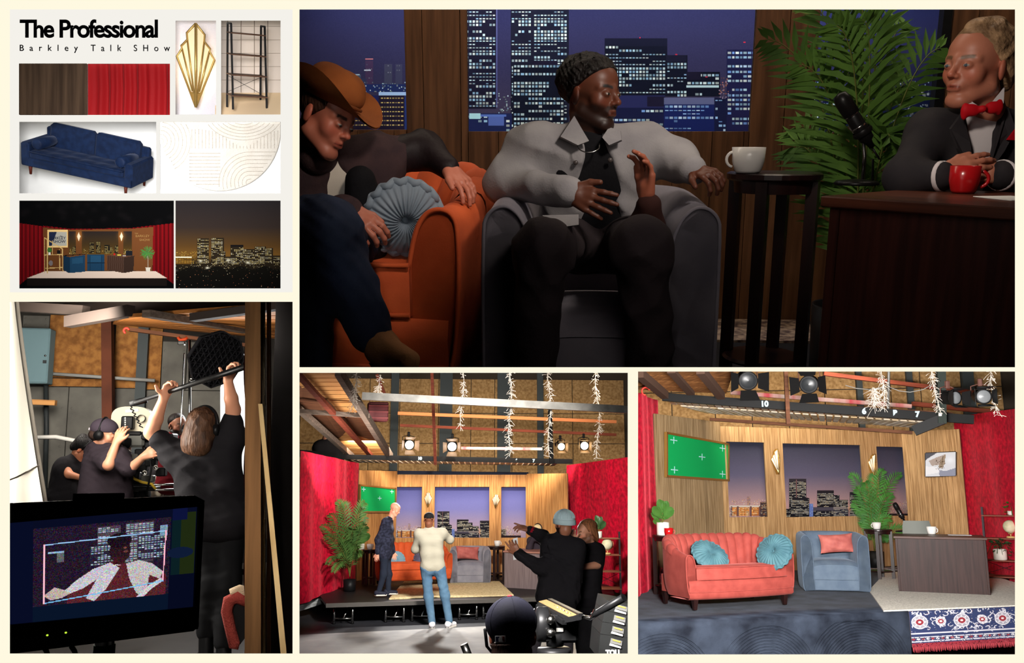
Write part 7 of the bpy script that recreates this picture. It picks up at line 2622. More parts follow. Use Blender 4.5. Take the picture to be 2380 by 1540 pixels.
# ================================================================== the stage seen from the studio floor
def set_b():
 R = RB
 P, FL = R.P, R.FL
 H = 2.26
 ZF = -.36
 # ---- flats and backdrop
 bl, br = FL(918, 1336), FL(1225, 1336)
 ll, rr = FL(828, 1350), FL(1321, 1345)
 ex = nrm(br - bl)
 nb = np.array((ex[1], -ex[0], 0))

 def on(px, py, a=bl, n=nb):
  r = np.array(R.ray(px, py))
  k = np.dot(a - np.array((0, 0, R.h)), n) / np.dot(r, n)
  return r * k + (0, 0, R.h)
 u = lambda px: float(np.dot(on(px, 1180) - bl, ex))
 zz = lambda py: on(1070, py)[2]
 plank_wall('wall_back', R, bl[:2], br[:2], 0, H, [(u(919), u(980), zz(1249), zz(1131)), (u(1010), u(1137), zz(1249), zz(1131)), (u(1165), u(1222), zz(1249), zz(1131))], OAKW, .19, backmat=RAW, label='oak plank wall with three window openings behind the crew')
 plank_wall('wall_left', R, ll[:2], bl[:2], 0, H + .08, [], OAKW, .26, backmat=RAW, label='angled oak plank wall behind the palm')
 plank_wall('wall_right', R, br[:2], rr[:2], 0, H + .02, [], OAKW, .26, backmat=RAW, label='angled oak plank wall behind the seated host')
 off = -nb * .12
 f = .698
 x5 = lambda x4: 1824 + (x4 - 1010) / f
 y5 = lambda y4: 1031 + (y4 - 1131) / f
 skyline_set('city_backdrop', R, bl + off, nb, (914, 1125, f), x5(914), x5(1226), y5(1125), y5(1253), 1.3, ((74, 76, 130), (104, 104, 158), (168, 146, 164)), 'printed blue dusk skyline backdrop behind the crew on the stage', 1.05)
 # ---- deck and studio floor
 a, b = FL(758, 1402), FL(1428, 1383)
 DK = pm('black_deck', (34, 32, 32), .45, rgb2=(24, 23, 24), vs=5)
 deck = struct('floor_stage', MB().prism([a, b, FL(1428, 1345) + (0, .6, 0), FL(700, 1350) + (0, .6, 0)], (0, 0, -.05), (0, 0, 0)), DK, R, 'black stage deck on folding legs')
 struct('floor', MB().quad(P(640, 0, 2.2) * (1, 1, 0) + (0, 0, ZF), P(1480, 0, 2.2) * (1, 1, 0) + (0, 0, ZF), P(1480, 0, 26) * (1, 1, 0) + (0, 0, ZF), P(640, 0, 26) * (1, 1, 0) + (0, 0, ZF)), pm('studio_black_floor', (40, 41, 46), .5, rgb2=(52, 52, 56), vs=2), R, 'dark studio floor')
 g = [FL(688, 1476, ZF), FL(905, 1466, ZF), FL(1300, 1448, ZF), FL(1470, 1446, ZF), FL(1470, 1530, ZF), FL(688, 1530, ZF)]
 single('floor_mat', MB().prism(g[::-1], (0, 0, .002), (0, 0, .008)), pm('grey_vinyl', (150, 148, 146), .5, rgb2=(132, 131, 131), vs=3), 'pale grey floor mat in front of the stage', 'mat', R)
 single('skirting', MB().prism([P(690, 1422, a[1] + .6), P(764, 1398, a[1] + 1.4), P(764, 1384, a[1] + 1.4), P(690, 1404, a[1] + .6)], (0, 0, 0), (0, .05, 0)), pm('white_brick', (170, 172, 172), .8, rgb2=(110, 112, 112), vs=9, st=(1, 1, 4)), 'low white brick skirting under the left red curtain', 'skirting', R)
 fe = lambda px: a + (b - a) * (px - 758) / (1428 - 758)
 part('front_trim', MB().bar(a + (0, -.015, -.03), b + (0, -.015, -.03), .03, .07), pm('deck_trim', (96, 92, 88), .4, .5), deck)
 nleg = 0
 for x0, x1 in ((774, 815), (888, 929), (948, 990), (1056, 1096), (1112, 1151), (1222, 1240), (1362, 1402)):
  q0, q1 = fe(x0), fe(x1)
  c = (q0 + q1) / 2
  lab = ['first from the left', 'second from the left', 'third from the left', 'fourth from the left', 'fifth from the left', 'sixth from the left', 'rightmost'][nleg]
  nleg += 1
  t = thing('folding_support', 'chrome folding stage support, ' + lab + ' under the stage front', 'support', R, (c[0], c[1] + .1, ZF), group='folding legs of the stage')
  w2 = abs(q1[0] - q0[0]) / 2
  for s_ in (-1, 1):
   part('upright', MB().tube([(s_ * w2, 0, 0), (s_ * w2, 0, -ZF - .05)], .022, 8), CHROME, t)
   part('rubber_foot', MB().lathe([(0, 0), (.03, 0), (.03, .03), (0, .03)], 10, (s_ * w2, 0, 0)), BLK, t)
  part('crossbar', MB().tube([(-w2, 0, .09), (0, .02, .085), (w2, 0, .09)], .016, 6), CHROME, t)
  part('brace', MB().tube([(0, .02, .09), (.08, .25, -ZF - .06)], .016, 6), CHROME, t)
 CR = pm('cream_rug', (228, 208, 162), .95, rgb2=(186, 164, 118), vs=30, bump=.6, bs=60)
 shag([(904, 1393), (1194, 1384), (1160, 1352), (940, 1352)], R, CR, .02, 'cream rug in front of the orange sofa and grey armchair on the stage', 'cream_rug')

 # ---- curtains
 A, B = FL(686, 1408), FL(825, 1352)
 drape('curtain', R, A[:2], B[:2], 0, P(686, 1047, A[1])[2], REDV, 'bright red velvet curtain left of the stage behind the palm', 2.2, .04, 4, 90, P(825, 1076, B[1])[2])
 A, B = FL(1319, 1340), FL(1472, 1372)
 drape('curtain', R, A[:2], B[:2], -.1, P(1319, 1081, A[1])[2], REDV, 'bright red velvet curtain right of the stage behind the ladder shelf', 1.8, .03, 6, 80, P(1468, 1061, B[1])[2])

 # ---- furniture on the stage
 ORB = pm('bright_orange_velvet', (214, 92, 46), .72, rgb2=(198, 80, 38), vs=9, sheen=.4)
 GRB = pm('pale_grey_velvet', (142, 140, 148), .75, rgb2=(126, 124, 134), vs=7, sheen=.35)
 f0 = FL(952, 1362, .02)
 t = thing('channel_back_sofa', 'orange channel back sofa on the stage behind the bald man', 'sofa', R)
 channel_sofa(t, ORB, DARKW, 1.55, .8, .82, .64, 15)
 t.matrix_world = R.M @ TRS(f0 + (0, .42, 0), math.radians(18), .98)
 for px, py, rz, lab in ((921, 1302, .3, 'round pale blue pillow on the orange sofa beside the bald man'), (980, 1296, -.5, 'round dark blue pillow on the orange sofa behind the man in the cream sweater')):
  q = P(px, py, f0[1] + .12)
  t = thing('round_pillow', lab, 'pillow', R, q, rz, 1.0, rx=-.2)
  pillow_parts(t, pm('sky_velvet', (128, 166, 182), .65, sheen=.5) if px < 950 else pm('slate_blue_velvet', (96, 96, 116), .65, sheen=.5), .175, .07, 24)
 a1, b1 = FL(1045, 1357), FL(1140, 1355)
 w1 = np.linalg.norm(b1 - a1)
 c1 = (a1 + b1) / 2
 t = thing('barrel_armchair', 'pale grey barrel armchair on the stage between two windows', 'armchair', R, (c1[0], c1[1] + .42, .01))
 armchair(t, GRB, w1, .82, P(1092, 1271, c1[1] + .4)[2])
 q = P(1086, 1284, c1[1] + .34)
 single('square_pillow', square_pillow(.5, .27, .07, 3), PINKV, 'salmon pink pillow in the pale grey armchair on the stage', 'pillow', R, mw=TRS(q, 0, 1, -.15, .05))
 for px, yb, yt, rp, lab in ((857, 1358, 1276, 17, 'dark side table with plant and mug beside the bald man'), (1153, 1347, 1268, 21, 'dark side table with a white mug between armchair and desk on the stage')):
  q = FL(px, yb)
  zt = P(px, yt, q[1])[2]
  t = thing('side_table', lab, 'table', R, (q[0], q[1], 0), .3)
  side_table(t, DARKW, rp / R.S(q), zt, .05)
  m = P(px + (3 if px < 900 else 3), yt, q[1] - .05)
  t = thing('mug', 'white mug on the side table beside the bald man' if px < 900 else 'white mug on the side table between armchair and desk on the stage', 'mug', R, (m[0], m[1], zt + .002), 0)
  mug(t, WHITEC, .065, .11, 1.1)
  if px < 900:
   m = P(838, yt, q[1] - .02)
   t = thing('potted_plant', 'leafy plant in a pale pot on the side table behind the palm', 'plant', R, (m[0], m[1], zt + .002), 0, 1.15)
   fiddle_plant(t, LEAF, POTW, PALMS, [(x * 1, y, z - .1, r_, l_, s_) for x, y, z, r_, l_, s_ in FIDDLE], (.07, .1))
 # palm on the deck
 q0 = FL(812, 1373)
 D = q0[1]
 base = np.array((q0[0], D, 0))
 t = thing('potted_palm', 'tall palm in a black pot at the left end of the stage', 'plant', R, base)
 fr = []
 for tip, dd in (((786, 1166), -.2), ((800, 1170), .1), ((846, 1168), -.2), ((838, 1180), .1), ((748, 1222), -.9), ((850, 1222), -.3), ((848, 1200), .1), ((762, 1308), -.9), ((776, 1326), -.9), ((756, 1246), -.9), ((766, 1196), -.7), ((800, 1260), -.4), ((836, 1290), -.3), ((780, 1195), .2), ((820, 1230), -.3)):
  tp = P(tip[0], tip[1], D + dd) - base
  low = tip[1] > 1280
  fr.append([np.array((0, 0, .25)), np.array((tp[0] * .1, tp[1] * .2, .7 if not low else .55)), np.array((tp[0] * .55, tp[1] * .7, max(.8, tp[2] * .98) if not low else tp[2] + .3)), tp])
 palm_parts(t, pm('palm_mid', (78, 112, 52), .5, rgb2=(52, 84, 40), vs=5), PALMS, fr, L=.26, n=22, w=.028)
 part('pot', MB().lathe([(0, 0), (.10, 0), (.12, .02), (.125, .22), (.11, .22), (.105, .19), (0, .19)], 28), BLK, t)
 # desk and seated host
 a2, b2 = FL(1173, 1365), FL(1292, 1372)
 d = b2 - a2
 yw = math.atan2(d[1], d[0])
 zd = P(1200, 1279, a2[1])[2]
 cc = (a2 + b2) / 2 + rotz(yw) @ np.array((0, .36, 0))
 t = thing('desk', 'grey brown desk on the stage in front of the seated host', 'desk', R, (cc[0], cc[1], 0), yw)
 desk(t, pm('grey_walnut', (122, 108, 108), .5, rgb2=(104, 90, 90), vs=4, st=(10, 10, .5)), np.linalg.norm(d), .7, zd, pm('reddish_top', (150, 106, 92), .4))

 # ---- wall pieces
 e2 = nrm((bl - ll) * (1, 1, 0)); n2 = np.array((e2[1], -e2[0], 0))
 q = [on(px, py, ll, n2) + n2 * .02 for px, py in ((832, 1127), (915, 1135), (915, 1189), (832, 1189))]
 green_frame(R, q, n2, 'gold framed green screen with pale crosses behind the bald man')
 for px, y0, y1, ry, lab in ((995, 1142, 1178, 0, 'fan shaped wall light above the man in the cream sweater'), (1151, 1146, 1180, .1, 'fan shaped wall light between the middle and right windows on the stage')):
  b0, t0 = on(px, y1), on(px, y0)
  t = thing('wall_sconce', lab, 'wall light', R, b0 + nb * .002, 0, ry=ry)
  sconce(t, GOLD, FROST, 18 / R.S(b0), t0[2] - b0[2], .06)

 # ---- ladder shelf with globe and plants
 D = FL(1410, 1385)[1]
 q = P(1412, 1385, D)
 k = 1 / R.S(q)
 t = thing('ladder_shelf', 'dark ladder shelf with a globe in front of the right red curtain on the stage', 'shelf', R, (q[0], q[1], 0), -.15)
 zs = [P(1412, y, D)[2] for y in (1366, 1327, 1289, 1251)]
 ladder_shelf(t, pm('shelf_black', (36, 26, 28), .5), pm('shelf_brown', (120, 70, 48), .6), 62 * k, .3, P(1412, 1237, D)[2], [max(z, .05) for z in zs])
 t = thing('globe', 'cream globe on the ladder shelf of the stage', 'globe', R, (P(1412, 1289, D)[0], D, zs[2] + .012))
 globe(t, GLOBE, pm('globe_stand', (206, 172, 112), .5), 13 * k)
 t = thing('potted_plant', 'leafy plant in a square pale pot on top of the ladder shelf', 'plant', R, (P(1392, 1251, D)[0], D, zs[3] + .012))
 fiddle_plant(t, LEAFD, POTW, PALMS, [(x, y, z - .06, r_, l_, s_ * .9) for x, y, z, r_, l_, s_ in FIDDLE], (.06, .12))
 t = thing('potted_ivy', 'trailing ivy in a white pot on the third tier of the ladder shelf', 'plant', R, (P(1388, 1327, D)[0], D - .05, zs[1] + .012), 0, 1.2)
 ivy_plant(t, LEAFD, POTW, .07, .13, 5, 40, .15)

 # ---- people on and before the stage
 DEN = pm('dark_denim', (34, 40, 54), .85, bump=.1, bs=90)
 # bald man
 D = FL(893, 1386)[1]
 J = joints(R, D, head=(918, 1184), neck=(909, 1203), shL=(903, 1212, .17), shR=(897, 1213, -.15), elR=(879, 1254, -.2), wrR=(877, 1284, -.22), elL=(908, 1252, .2), wrL=(914, 1282, .18),
      hipR=(893, 1288, -.09), hipL=(897, 1288, .09), knR=(892, 1334, -.1), knL=(903, 1334, .1), anR=(880, 1376, -.1), anL=(902, 1379, .1), toR=(894, 1384, -.1), toL=(920, 1388, .1))
 p = Person(R, 'bald man in a navy checked shirt and dark jeans standing on the stage', (J['hipR'] + J['hipL']) / 2 * (1, 1, 0), (222, 156, 128), hv=.009, bv=.014)
 p.head(J['head'], (.88, -.2, -.42), (.45, 0, .9), .98, dict(brow=(190, 140, 110)), neck=.056, necklen=.12)
 p.eyes()
 PL = pm('navy_check', (46, 48, 66), .85, rgb2=(28, 29, 42), vs=26, detail=0, bump=.1, bs=60)
 p.cloth('shirt', torso(J, 1.0, .012, .01) + sleeve(J, 'R', 1, .01) + sleeve(J, 'L', 1, .01), PL, amp=.006)
 p.cloth('jeans', legs(J, 1.0, .004), DEN, amp=.005, seed=2)
 p.flesh(hand_prims(J['wrR'], (-.1, 0, -1), (-.2, -.9, 0), 1.05, (.25, .3, .35, .4), 1), .007, .012)
 p.flesh(hand_prims(J['wrL'], (.2, 0, -1), (0, .9, 0), 1.0, (.25, .3, .35, .4), 1), .007, .012)
 SN = pm('navy_sneaker', (38, 40, 54), .7)
 for s_ in 'RL':
  shoe(p, 'sneaker', J['an' + s_], J['to' + s_] * (1, 1, 0) + (0, 0, .03), SN, POTW)
 p.finish()
 # man in the cream sweater, seen from behind
 D = FL(1020, 1458, ZF)[1]
 J = joints(R, D, head=(997, 1209), neck=(997, 1226, .02), shL=(974, 1240), shR=(1028, 1238), elL=(965, 1276, .1), wrL=(977, 1278, .3), elR=(1046, 1254, .12), wrR=(1036, 1244, .34),
      hipL=(990, 1320), hipR=(1022, 1320), knL=(996, 1386, .02), knR=(1034, 1382, .02), anL=(1004, 1446), anR=(1044, 1442), toL=(1003, 1456, .16), toR=(1056, 1448, .14))
 p = Person(R, 'man in a cream sweater, blue jeans and black cap, seen from behind', (J['hipR'] + J['hipL']) / 2 * (1, 1, 0) + (0, 0, ZF), (120, 72, 52), u=1.05, hv=.009, bv=.014)
 p.head(J['head'], (0, 1, -.05), (0, 0, 1), 1.0, dict(), neck=.058, necklen=.13)
 CAPB = pm('black_cap', (20, 19, 20), .8)
 cp = p.headpart('cap', [elp((0, -.012, .062), (.088, .108, .080))], CAPB, trim=lambda X, Y, Z: .022 - Z + .15 * Y + 0 * X)
 p.headmb('cap_strap', MB().tube([(.07 * math.cos(q), -.095 + .0 * q, .02 + .02 * math.sin(q)) for q in np.linspace(0, 3.14, 10)], .008, 5), pm('skin_gap', (110, 66, 48), .6), cp)
 SW = pm('cream_knit', (158, 152, 136), .9, bump=.35, bs=130)
 p.cloth('sweater', torso(J, 1.06, .012, .01, low=.94) + sleeve(J, 'R', 1.05, .012) + sleeve(J, 'L', 1.05, .012), SW, amp=.005)
 p.cloth('jeans', legs(J, 1.05, .006, (.088, .066, .052)), pm('mid_blue_jeans', (88, 118, 142), .85, rgb2=(72, 100, 126), vs=6, bump=.1, bs=90), amp=.006, seed=4)
 p.flesh(hand_prims(J['wrR'], (-.4, .6, .5), (.3, -.3, 1), 1.0, side=-1), .008, .012)
 p.flesh(hand_prims(J['wrL'], (.4, .8, .1), (-.3, 0, 1), 1.0, side=1), .008, .012)
 for s_ in 'LR':
  shoe(p, 'sneaker', J['an' + s_], J['to' + s_] * (1, 1, 0) + (0, 0, ZF), pm('white_sneaker', (222, 218, 222), .6), POTW, 1.1)
 p.finish()
 # host at the desk
 D = cc[1] + .5
 J = joints(R, D, head=(1250, 1233, -.08), neck=(1250, 1250), shR=(1234, 1256), shL=(1270, 1256), elR=(1230, 1273, -.15), wrR=(1240, 1248, -.22), elL=(1272, 1273, -.15), wrL=(1246, 1250, -.25), hipR=(1240, 1310), hipL=(1262, 1310))
 p = Person(R, 'host in a cream cap leaning on the desk of the stage', (J['hipR'] + J['hipL']) / 2 * (1, 1, 0), (206, 140, 112), u=1.0, hv=.010, bv=.014)
 p.head(J['head'], (-.6, -.8, -.15), (0, 0, 1), 1.0, dict(brow=(120, 90, 70)), neck=.054, necklen=.1)
 cp = p.headpart('cap', [elp((0, -.012, .058), (.088, .108, .078))], pm('cream_cap', (224, 200, 150), .8), trim=lambda X, Y, Z: .03 - Z + 0 * X + 0 * Y)
 p.headmb('headphone_band', MB().tube([(.095 * math.cos(q), -.02, .03 + .115 * math.sin(q)) for q in np.linspace(0, 3.14, 14)], .012, 6), BLK)
 p.cloth('jacket', torso(J, 1.0, .014) + sleeve(J, 'R', 1, .012) + sleeve(J, 'L', 1, .012), pm('dark_plum', (52, 44, 52), .85), amp=.006)
 p.flesh(hand_prims(J['wrR'], (.2, 0, 1), (0, -1, 0), 1.0, (.5, .5, .5, .5)), .009, .012)
 p.flesh(hand_prims(J['wrL'], (-.2, 0, 1), (0, -1, 0), 1.0, (.5, .5, .5, .5), -1), .009, .012)
 p.finish()
 # bearded man at right (behind the man in the beanie)
 BT = pm('black_tee', (26, 24, 27), .88, bump=.12, bs=60)
 DT = pm('black_trousers', (22, 21, 23), .9)
 D = 9.6
 zf = ZF
 J = joints(R, D, head=(1362, 1238), neck=(1370, 1264, .02), shR=(1338, 1278, -.02), shL=(1388, 1280, .05), elR=(1346, 1312, -.2), wrR=(1332, 1262, -.24), elL=(1388, 1312, -.1), wrL=(1350, 1318, -.25),
      hipR=(1344, 1388), hipL=(1368, 1388), knR=(1346, 1450), knL=(1370, 1452), anR=(1350, 1520), anL=(1376, 1524))
 p = Person(R, 'bearded man with long brown hair and black shirt, hand at his face', (J['hipR'] + J['hipL']) / 2 * (1, 1, 0) + (0, 0, zf), (208, 148, 118), u=1.0, hv=.008, bv=.013)
 p.head(J['head'], (-.85, -.35, -.15), (0, 0, 1), 1.06, dict(brow=(70, 44, 30), beard=(92, 58, 40), beard_amt=.8), neck=.055, necklen=.15)
 p.eyes()
 p.headpart('hair', [elp((0, -.03, .055), (.088, .108, .084)), elp((0, -.075, -.04), (.078, .055, .10)), elp((-.07, -.04, -.04), (.028, .05, .085)), elp((.07, -.04, -.04), (.028, .05, .085))], hair_mat((96, 60, 38), 'chestnut'),
      trim=lambda X, Y, Z: .012 - (-.8 * Y + .6 * np.minimum(Z, .02)) - .35 * np.maximum(Z, 0) + 0 * X, k=.03, fold=folds(.005, 70, 2))
 p.cloth('t_shirt', torso(J, 1.0, .014) + sleeve(J, 'R', 1, .018, .42) + sleeve(J, 'L', 1, .018, .42), BT, amp=.007)
 p.cloth('trousers', legs(J, 1.0, .006), DT, amp=.005)
 for s_ in 'RL':
  w = J['wr' + s_]
  p.flesh([cap(J['el' + s_] + (J['sh' + s_] - J['el' + s_]) * .3, J['el' + s_], .046, .042), cap(J['el' + s_], w, .042, .028)] + hand_prims(w, (-.1, 0, 1) if s_ == 'R' else (-.9, -.2, .2), (-.5, -.8, 0), 1.0, (.4, .4, .45, .5), 1 if s_ == 'R' else -1), .009, .015)
 p.finish()
 # man in the beanie, pointing
 D = 8.9
 J = joints(R, D, head=(1311, 1218), neck=(1306, 1244, .02), shL=(1280, 1264, .02), shR=(1340, 1272, -.02), elL=(1262, 1246, .25), wrL=(1232, 1232, .3), elR=(1256, 1318, -.12), wrR=(1206, 1288, -.05),
      hipL=(1276, 1382), hipR=(1318, 1382), knL=(1260, 1440, .05), knR=(1318, 1442), anL=(1240, 1510), anR=(1320, 1512))
 p = Person(R, 'man in a pale blue knitted beanie and black sweatshirt pointing at the stage', (J['hipR'] + J['hipL']) / 2 * (1, 1, 0) + (0, 0, zf), (150, 96, 72), u=1.12, hv=.008, bv=.013)
 p.head(J['head'], (-.55, .8, -.05), (0, 0, 1), 1.05, dict(beard=(24, 18, 16)), neck=.056, necklen=.14)
 BN = pm('beanie_knit', (168, 188, 192), .95, bump=.4, bs=40)
 bn = p.headpart('beanie', [elp((0, -.008, .05), (.094, .112, .092))], BN, trim=lambda X, Y, Z: .0 - Z + .12 * Y + 0 * X)
 rb = MB()
 for q in np.linspace(0, 2 * math.pi, 31)[:-1]:
  pts = [(.096 * math.cos(q) * math.cos(w_), -.008 + .114 * math.sin(q) * math.cos(w_), .05 + .094 * math.sin(w_)) for w_ in np.linspace(.05, 1.5, 8)]
  rb.tube(pts, .0045, 4)
 o = p.headmb('beanie_ribs', rb, BN, bn)
 o['kind'] = 'stuff'
 p.headmb('beanie_cuff', MB().grid(np.array([[((.097 + e) * math.cos(q), -.008 + (.115 + e) * math.sin(q), z + .12 * math.sin(q) * .115) for z, e in ((.0, .0), (.004, .006), (.045, .007), (.05, .0))] for q in np.linspace(0, 2 * math.pi, 33)])), BN, bn)
 p.cloth('sweatshirt', torso(J, 1.12, .016, .01) + sleeve(J, 'R', 1.12, .014) + sleeve(J, 'L', 1.1, .01), pm('black_sweat', (27, 25, 28), .9, bump=.15, bs=60), amp=.010, seed=9)
 p.cloth('trousers', legs(J, 1.1, .006), pm('grey_trousers', (58, 54, 58), .9), amp=.005)
 p.mb('red_cuff', MB().tube([J['wrL'] + (J['elL'] - J['wrL']) * q for q in (.12, .38)], .052, 12), pm('red_cuff', (150, 16, 36), .7))
 hd = P(1204, 1221, D + .3) - J['wrL']
 p.flesh([cap(J['wrL'] + (.06, 0, 0), J['wrL'], .032, .028)] + hand_prims(J['wrL'], hd, (.1, -.4, .9), 1.15, (.05, .5, .6, .7), 1), .007, .012)
 p.mb('bracelet', MB().tube([J['wrL'] + (.012, .03 * math.cos(q), .033 * math.sin(q)) for q in np.linspace(0, 6.28, 16)], .005, 5), pm('cream_band', (220, 196, 160), .6))
 p.flesh([cap(J['wrR'] + (.05, 0, -.03), J['wrR'], .034, .03)] + hand_prims(J['wrR'], P(1188, 1262, D - .05) - J['wrR'], (-.4, -.8, .2), 1.15, (.05, .55, .6, .7), -1), .007, .012)
 p.finish()
 c = P(1197, 1276, D + .04)
 k = 1 / R.S(c)
 single('rolled_paper', MB().prism([(-5 * k, 0, 24 * k), (6 * k, 0, 27 * k), (9 * k, 0, -22 * k), (-4 * k, 0, -24 * k)], (0, -.004, 0), (0, .004, 0)), pm('paper_bright', (232, 234, 236), .7), 'white papers held by the man in the beanie', 'paper', R, mw=Matrix.Translation(Vector(c)))
 # crew member in the foreground: navy cap from behind
 D = 3.25
 c = P(1192, 1478, D)
 p = Person(R, 'crew member in a navy cap with a red button, seen from behind at the bottom', c * (1, 1, 0) + (0, 0, zf), (132, 84, 66), hv=.005, bv=.01)
 p.head(c, (.35, .93, -.1), (-.08, 0, 1), 1.0, dict(), neck=.058, necklen=.2)
 NV = pm('navy_cap_cloth', (22, 22, 34), .75, bump=.08, bs=120)
 cp = p.headpart('cap', [elp((0, -.012, .05), (.092, .112, .088))], NV, trim=lambda X, Y, Z: -.022 - Z + .1 * Y + 0 * X, v=.005)
 for q in np.linspace(0, math.pi, 4)[:-1]:
  p.headmb('cap_seam', MB().tube([(.093 * math.cos(q) * math.cos(w_), -.012 + .113 * math.sin(q) * math.cos(w_), .05 + .089 * math.sin(w_)) for w_ in np.linspace(-.3, 3.44, 24)], .0012, 4), NV, cp)
 p.headmb('cap_button', MB().ell((.0, -.02, .139), (.009, .009, .005)), pm('red_button', (170, 30, 40), .6), cp)
 bw = p.headmb('cap_badge', MB().prism([(-.006 + .019 * x, -.122 - .003, -.002 + .011 * z) for x, z in ((-1, -1), (1, -1), (1, 1), (-1, 1))], (0, 0, 0), (0, -.004, 0)), pm('badge_white', (216, 214, 214), .6), cp)
 p.headmb('badge_blue', MB().prism([(-.006 + .016 * x, -.1295, -.002 + .0085 * z) for x, z in ((-1, -1), (.25, -1), (-.2, 1), (-1, 1))], (0, 0, 0), (0, -.0015, 0)), pm('badge_navy', (30, 34, 60), .6), bw)
 p.headmb('badge_red', MB().prism([(-.006 + .016 * x, -.1295, -.002 + .0085 * z) for x, z in ((.65, -1), (1, -1), (1, 1), (.3, 1))], (0, 0, 0), (0, -.0015, 0)), pm('badge_red', (120, 34, 44), .6), bw)
 p.headmb('badge_figure', MB().prism([(-.006 + .016 * x, -.1312, -.002 + .0085 * z) for x, z in ((-.3, -1), (.5, -1), (.35, .1), (.6, .5), (.1, .9), (-.35, .3))], (0, 0, 0), (0, -.0012, 0)), MATS['badge_white'], bw)
 p.headpart('hair', [elp((0, -.02, .0), (.083, .103, .06)), elp((0, -.07, -.06), (.06, .045, .05))], hair_mat((30, 20, 16), 'dark_crop'), trim=lambda X, Y, Z: np.maximum(Y - .02, Z + .02) + 0 * X)
 p.headmb('headset_band', MB().tube([(-.085, -.06, .03), (-.09, -.03, -.03), (-.084, 0, -.05)], .006, 6), BLK)
 p.cloth('shirt', [cap(P(1120, 1640, D), P(1260, 1640, D), .11), cap(P(1190, 1600, D), P(1190, 1640, D), .09)], BT, amp=.004)
 p.finish()
 # ---- camera head with pan handle
 D = 3.9
 o = P(1290, 1510, D)
 k = 1 / R.S(o)
 t = thing('fluid_head', 'black camera tripod head with sliding plate and pan handle in the foreground', 'tripod head', R, o)
 Q = lambda px, py, dd=0: P(px, py, D + dd) - o
 BM = pm('satin_black_metal', (22, 22, 23), .4, .3)
 part('body', MB().box(Q(1300, 1455, .05), (80 * k, .16, 62 * k), b=.012), BM, t)
 part('side_drum', MB().lathe([(0, -.03), (36 * k, -.03), (40 * k, -.02), (40 * k, .02), (30 * k, .03), (0, .03)], 28, Q(1262, 1450, .02), roty(math.pi / 2)), BM, t)
 for py in (1440, 1470):
  part('knob', MB().lathe([(0, -.012), (9 * k, -.012), (11 * k, 0), (8 * k, .02), (0, .022)], 16, Q(1280, py, -.06), rotx(math.pi / 2)), CHROME, t)
 pl = part('plate', MB().prism([Q(1248, 1400, .3), Q(1284, 1393, .3), Q(1352, 1428, -.1), Q(1310, 1436, -.1)], (0, 0, 0), (0, 0, -.02)), BM, t)
 part('brass_strip', MB().prism([Q(1252, 1398, .29), Q(1270, 1394, .29), Q(1344, 1430, -.09), Q(1322, 1434, -.09)], (0, 0, .0005), (0, 0, .003)), pm('brass_plate', (196, 158, 108), .35, .7), pl)
 part('black_rail', MB().bar(Q(1278, 1393, .28), Q(1350, 1428, -.1), .02, .012), BM, pl)
 part('side_rail', MB().bar(Q(1250, 1408, .2), Q(1312, 1446, -.1), .02, .018), BM, pl)
 for i in range(8):
  q = i / 7
  part('screw', MB().lathe([(0, .004), (.004, .003), (.004, 0)], 8, Q(1275 + 50 * q, 1400 + 26 * q, .25 - .33 * q)), CHROME, pl)
 part('label_plate', MB().box(Q(1301, 1463, -.035), (16 * k, .004, 8 * k)), pm('grey_label', (140, 138, 134), .5), t)
 part('neck', MB().lathe([(0, 0), (20 * k, 0), (22 * k, 28 * k), (0, 28 * k)], 20, Q(1290, 1500)), BM, t)
 part('bowl', MB().lathe([(0, 0), (34 * k, 0), (40 * k, 10 * k), (38 * k, 18 * k), (0, 20 * k)], 28, Q(1288, 1524)), BM, t)
 h = part('pan_handle', MB().tube([Q(1352, 1432, -.08), Q(1372, 1436, -.1), Q(1392, 1424, -.12), Q(1408, 1412, -.14)], [4 * k, 5 * k, 5 * k, 6 * k], 10), CHROME, t)
 part('grip', MB().tube([Q(1376, 1430, -.11), Q(1412, 1410, -.14), Q(1450, 1388, -.2)], [6 * k, 8.5 * k, 9 * k], 12), BM, h)
 part('clamp_lever', MB().bar(Q(1372, 1438, -.12), Q(1382, 1416, -.12), .008, .008), CHROME, h)
 # ---- equipment cases
 D = 4.6
 o = P(1440, 1530, D)
 k = 1 / R.S(o)
 t = thing('equipment_case', 'stack of black equipment drawers with yellow labels at the lower right corner', 'case', R, o)
 CS = pm('case_black', (34, 35, 35), .5)
 Q = lambda px, py, dd=0: P(px, py, D + dd) - o
 rows = [(1393, 1418), (1418, 1444), (1444, 1472), (1472, 1528)]
 for i, (y0, y1) in enumerate(rows):
  x0 = 1410 - 5 * i
  dr = part('drawer', MB().prism([Q(x0, y0 + 1), Q(1475, y0 + 12), Q(1475, y1 + 12), Q(x0 - 5, y1)], (0, .3, 0), (0, 0, 0)), CS, t)
  part('label_holder', MB().prism([Q(1432 - i * 4, y0 + 10, -.005), Q(1458 - i * 4, y0 + 17, -.005), Q(1457 - i * 4, y0 + 28, -.005), Q(1430 - i * 4, y0 + 21, -.005)], (0, .003, 0), (0, -.003, 0)), pm('case_grey', (110, 110, 108), .5), dr)
  part('yellow_strip', MB().bar(Q(1436 - i * 4, y0 + 14, -.012), Q(1454 - i * 4, y0 + 19, -.012), .004, .006), pm('label_yellow', (214, 180, 70), .6), dr)
  part('handle_tab', MB().prism([Q(1430 - i * 4, y0 + 22, -.012), Q(1455 - i * 4, y0 + 30, -.012), Q(1455 - i * 4, y0 + 34, -.012), Q(1428 - i * 4, y0 + 27, -.012)], (0, .003, 0), (0, -.003, 0)), pm('handle_pale', (186, 186, 184), .5), dr)
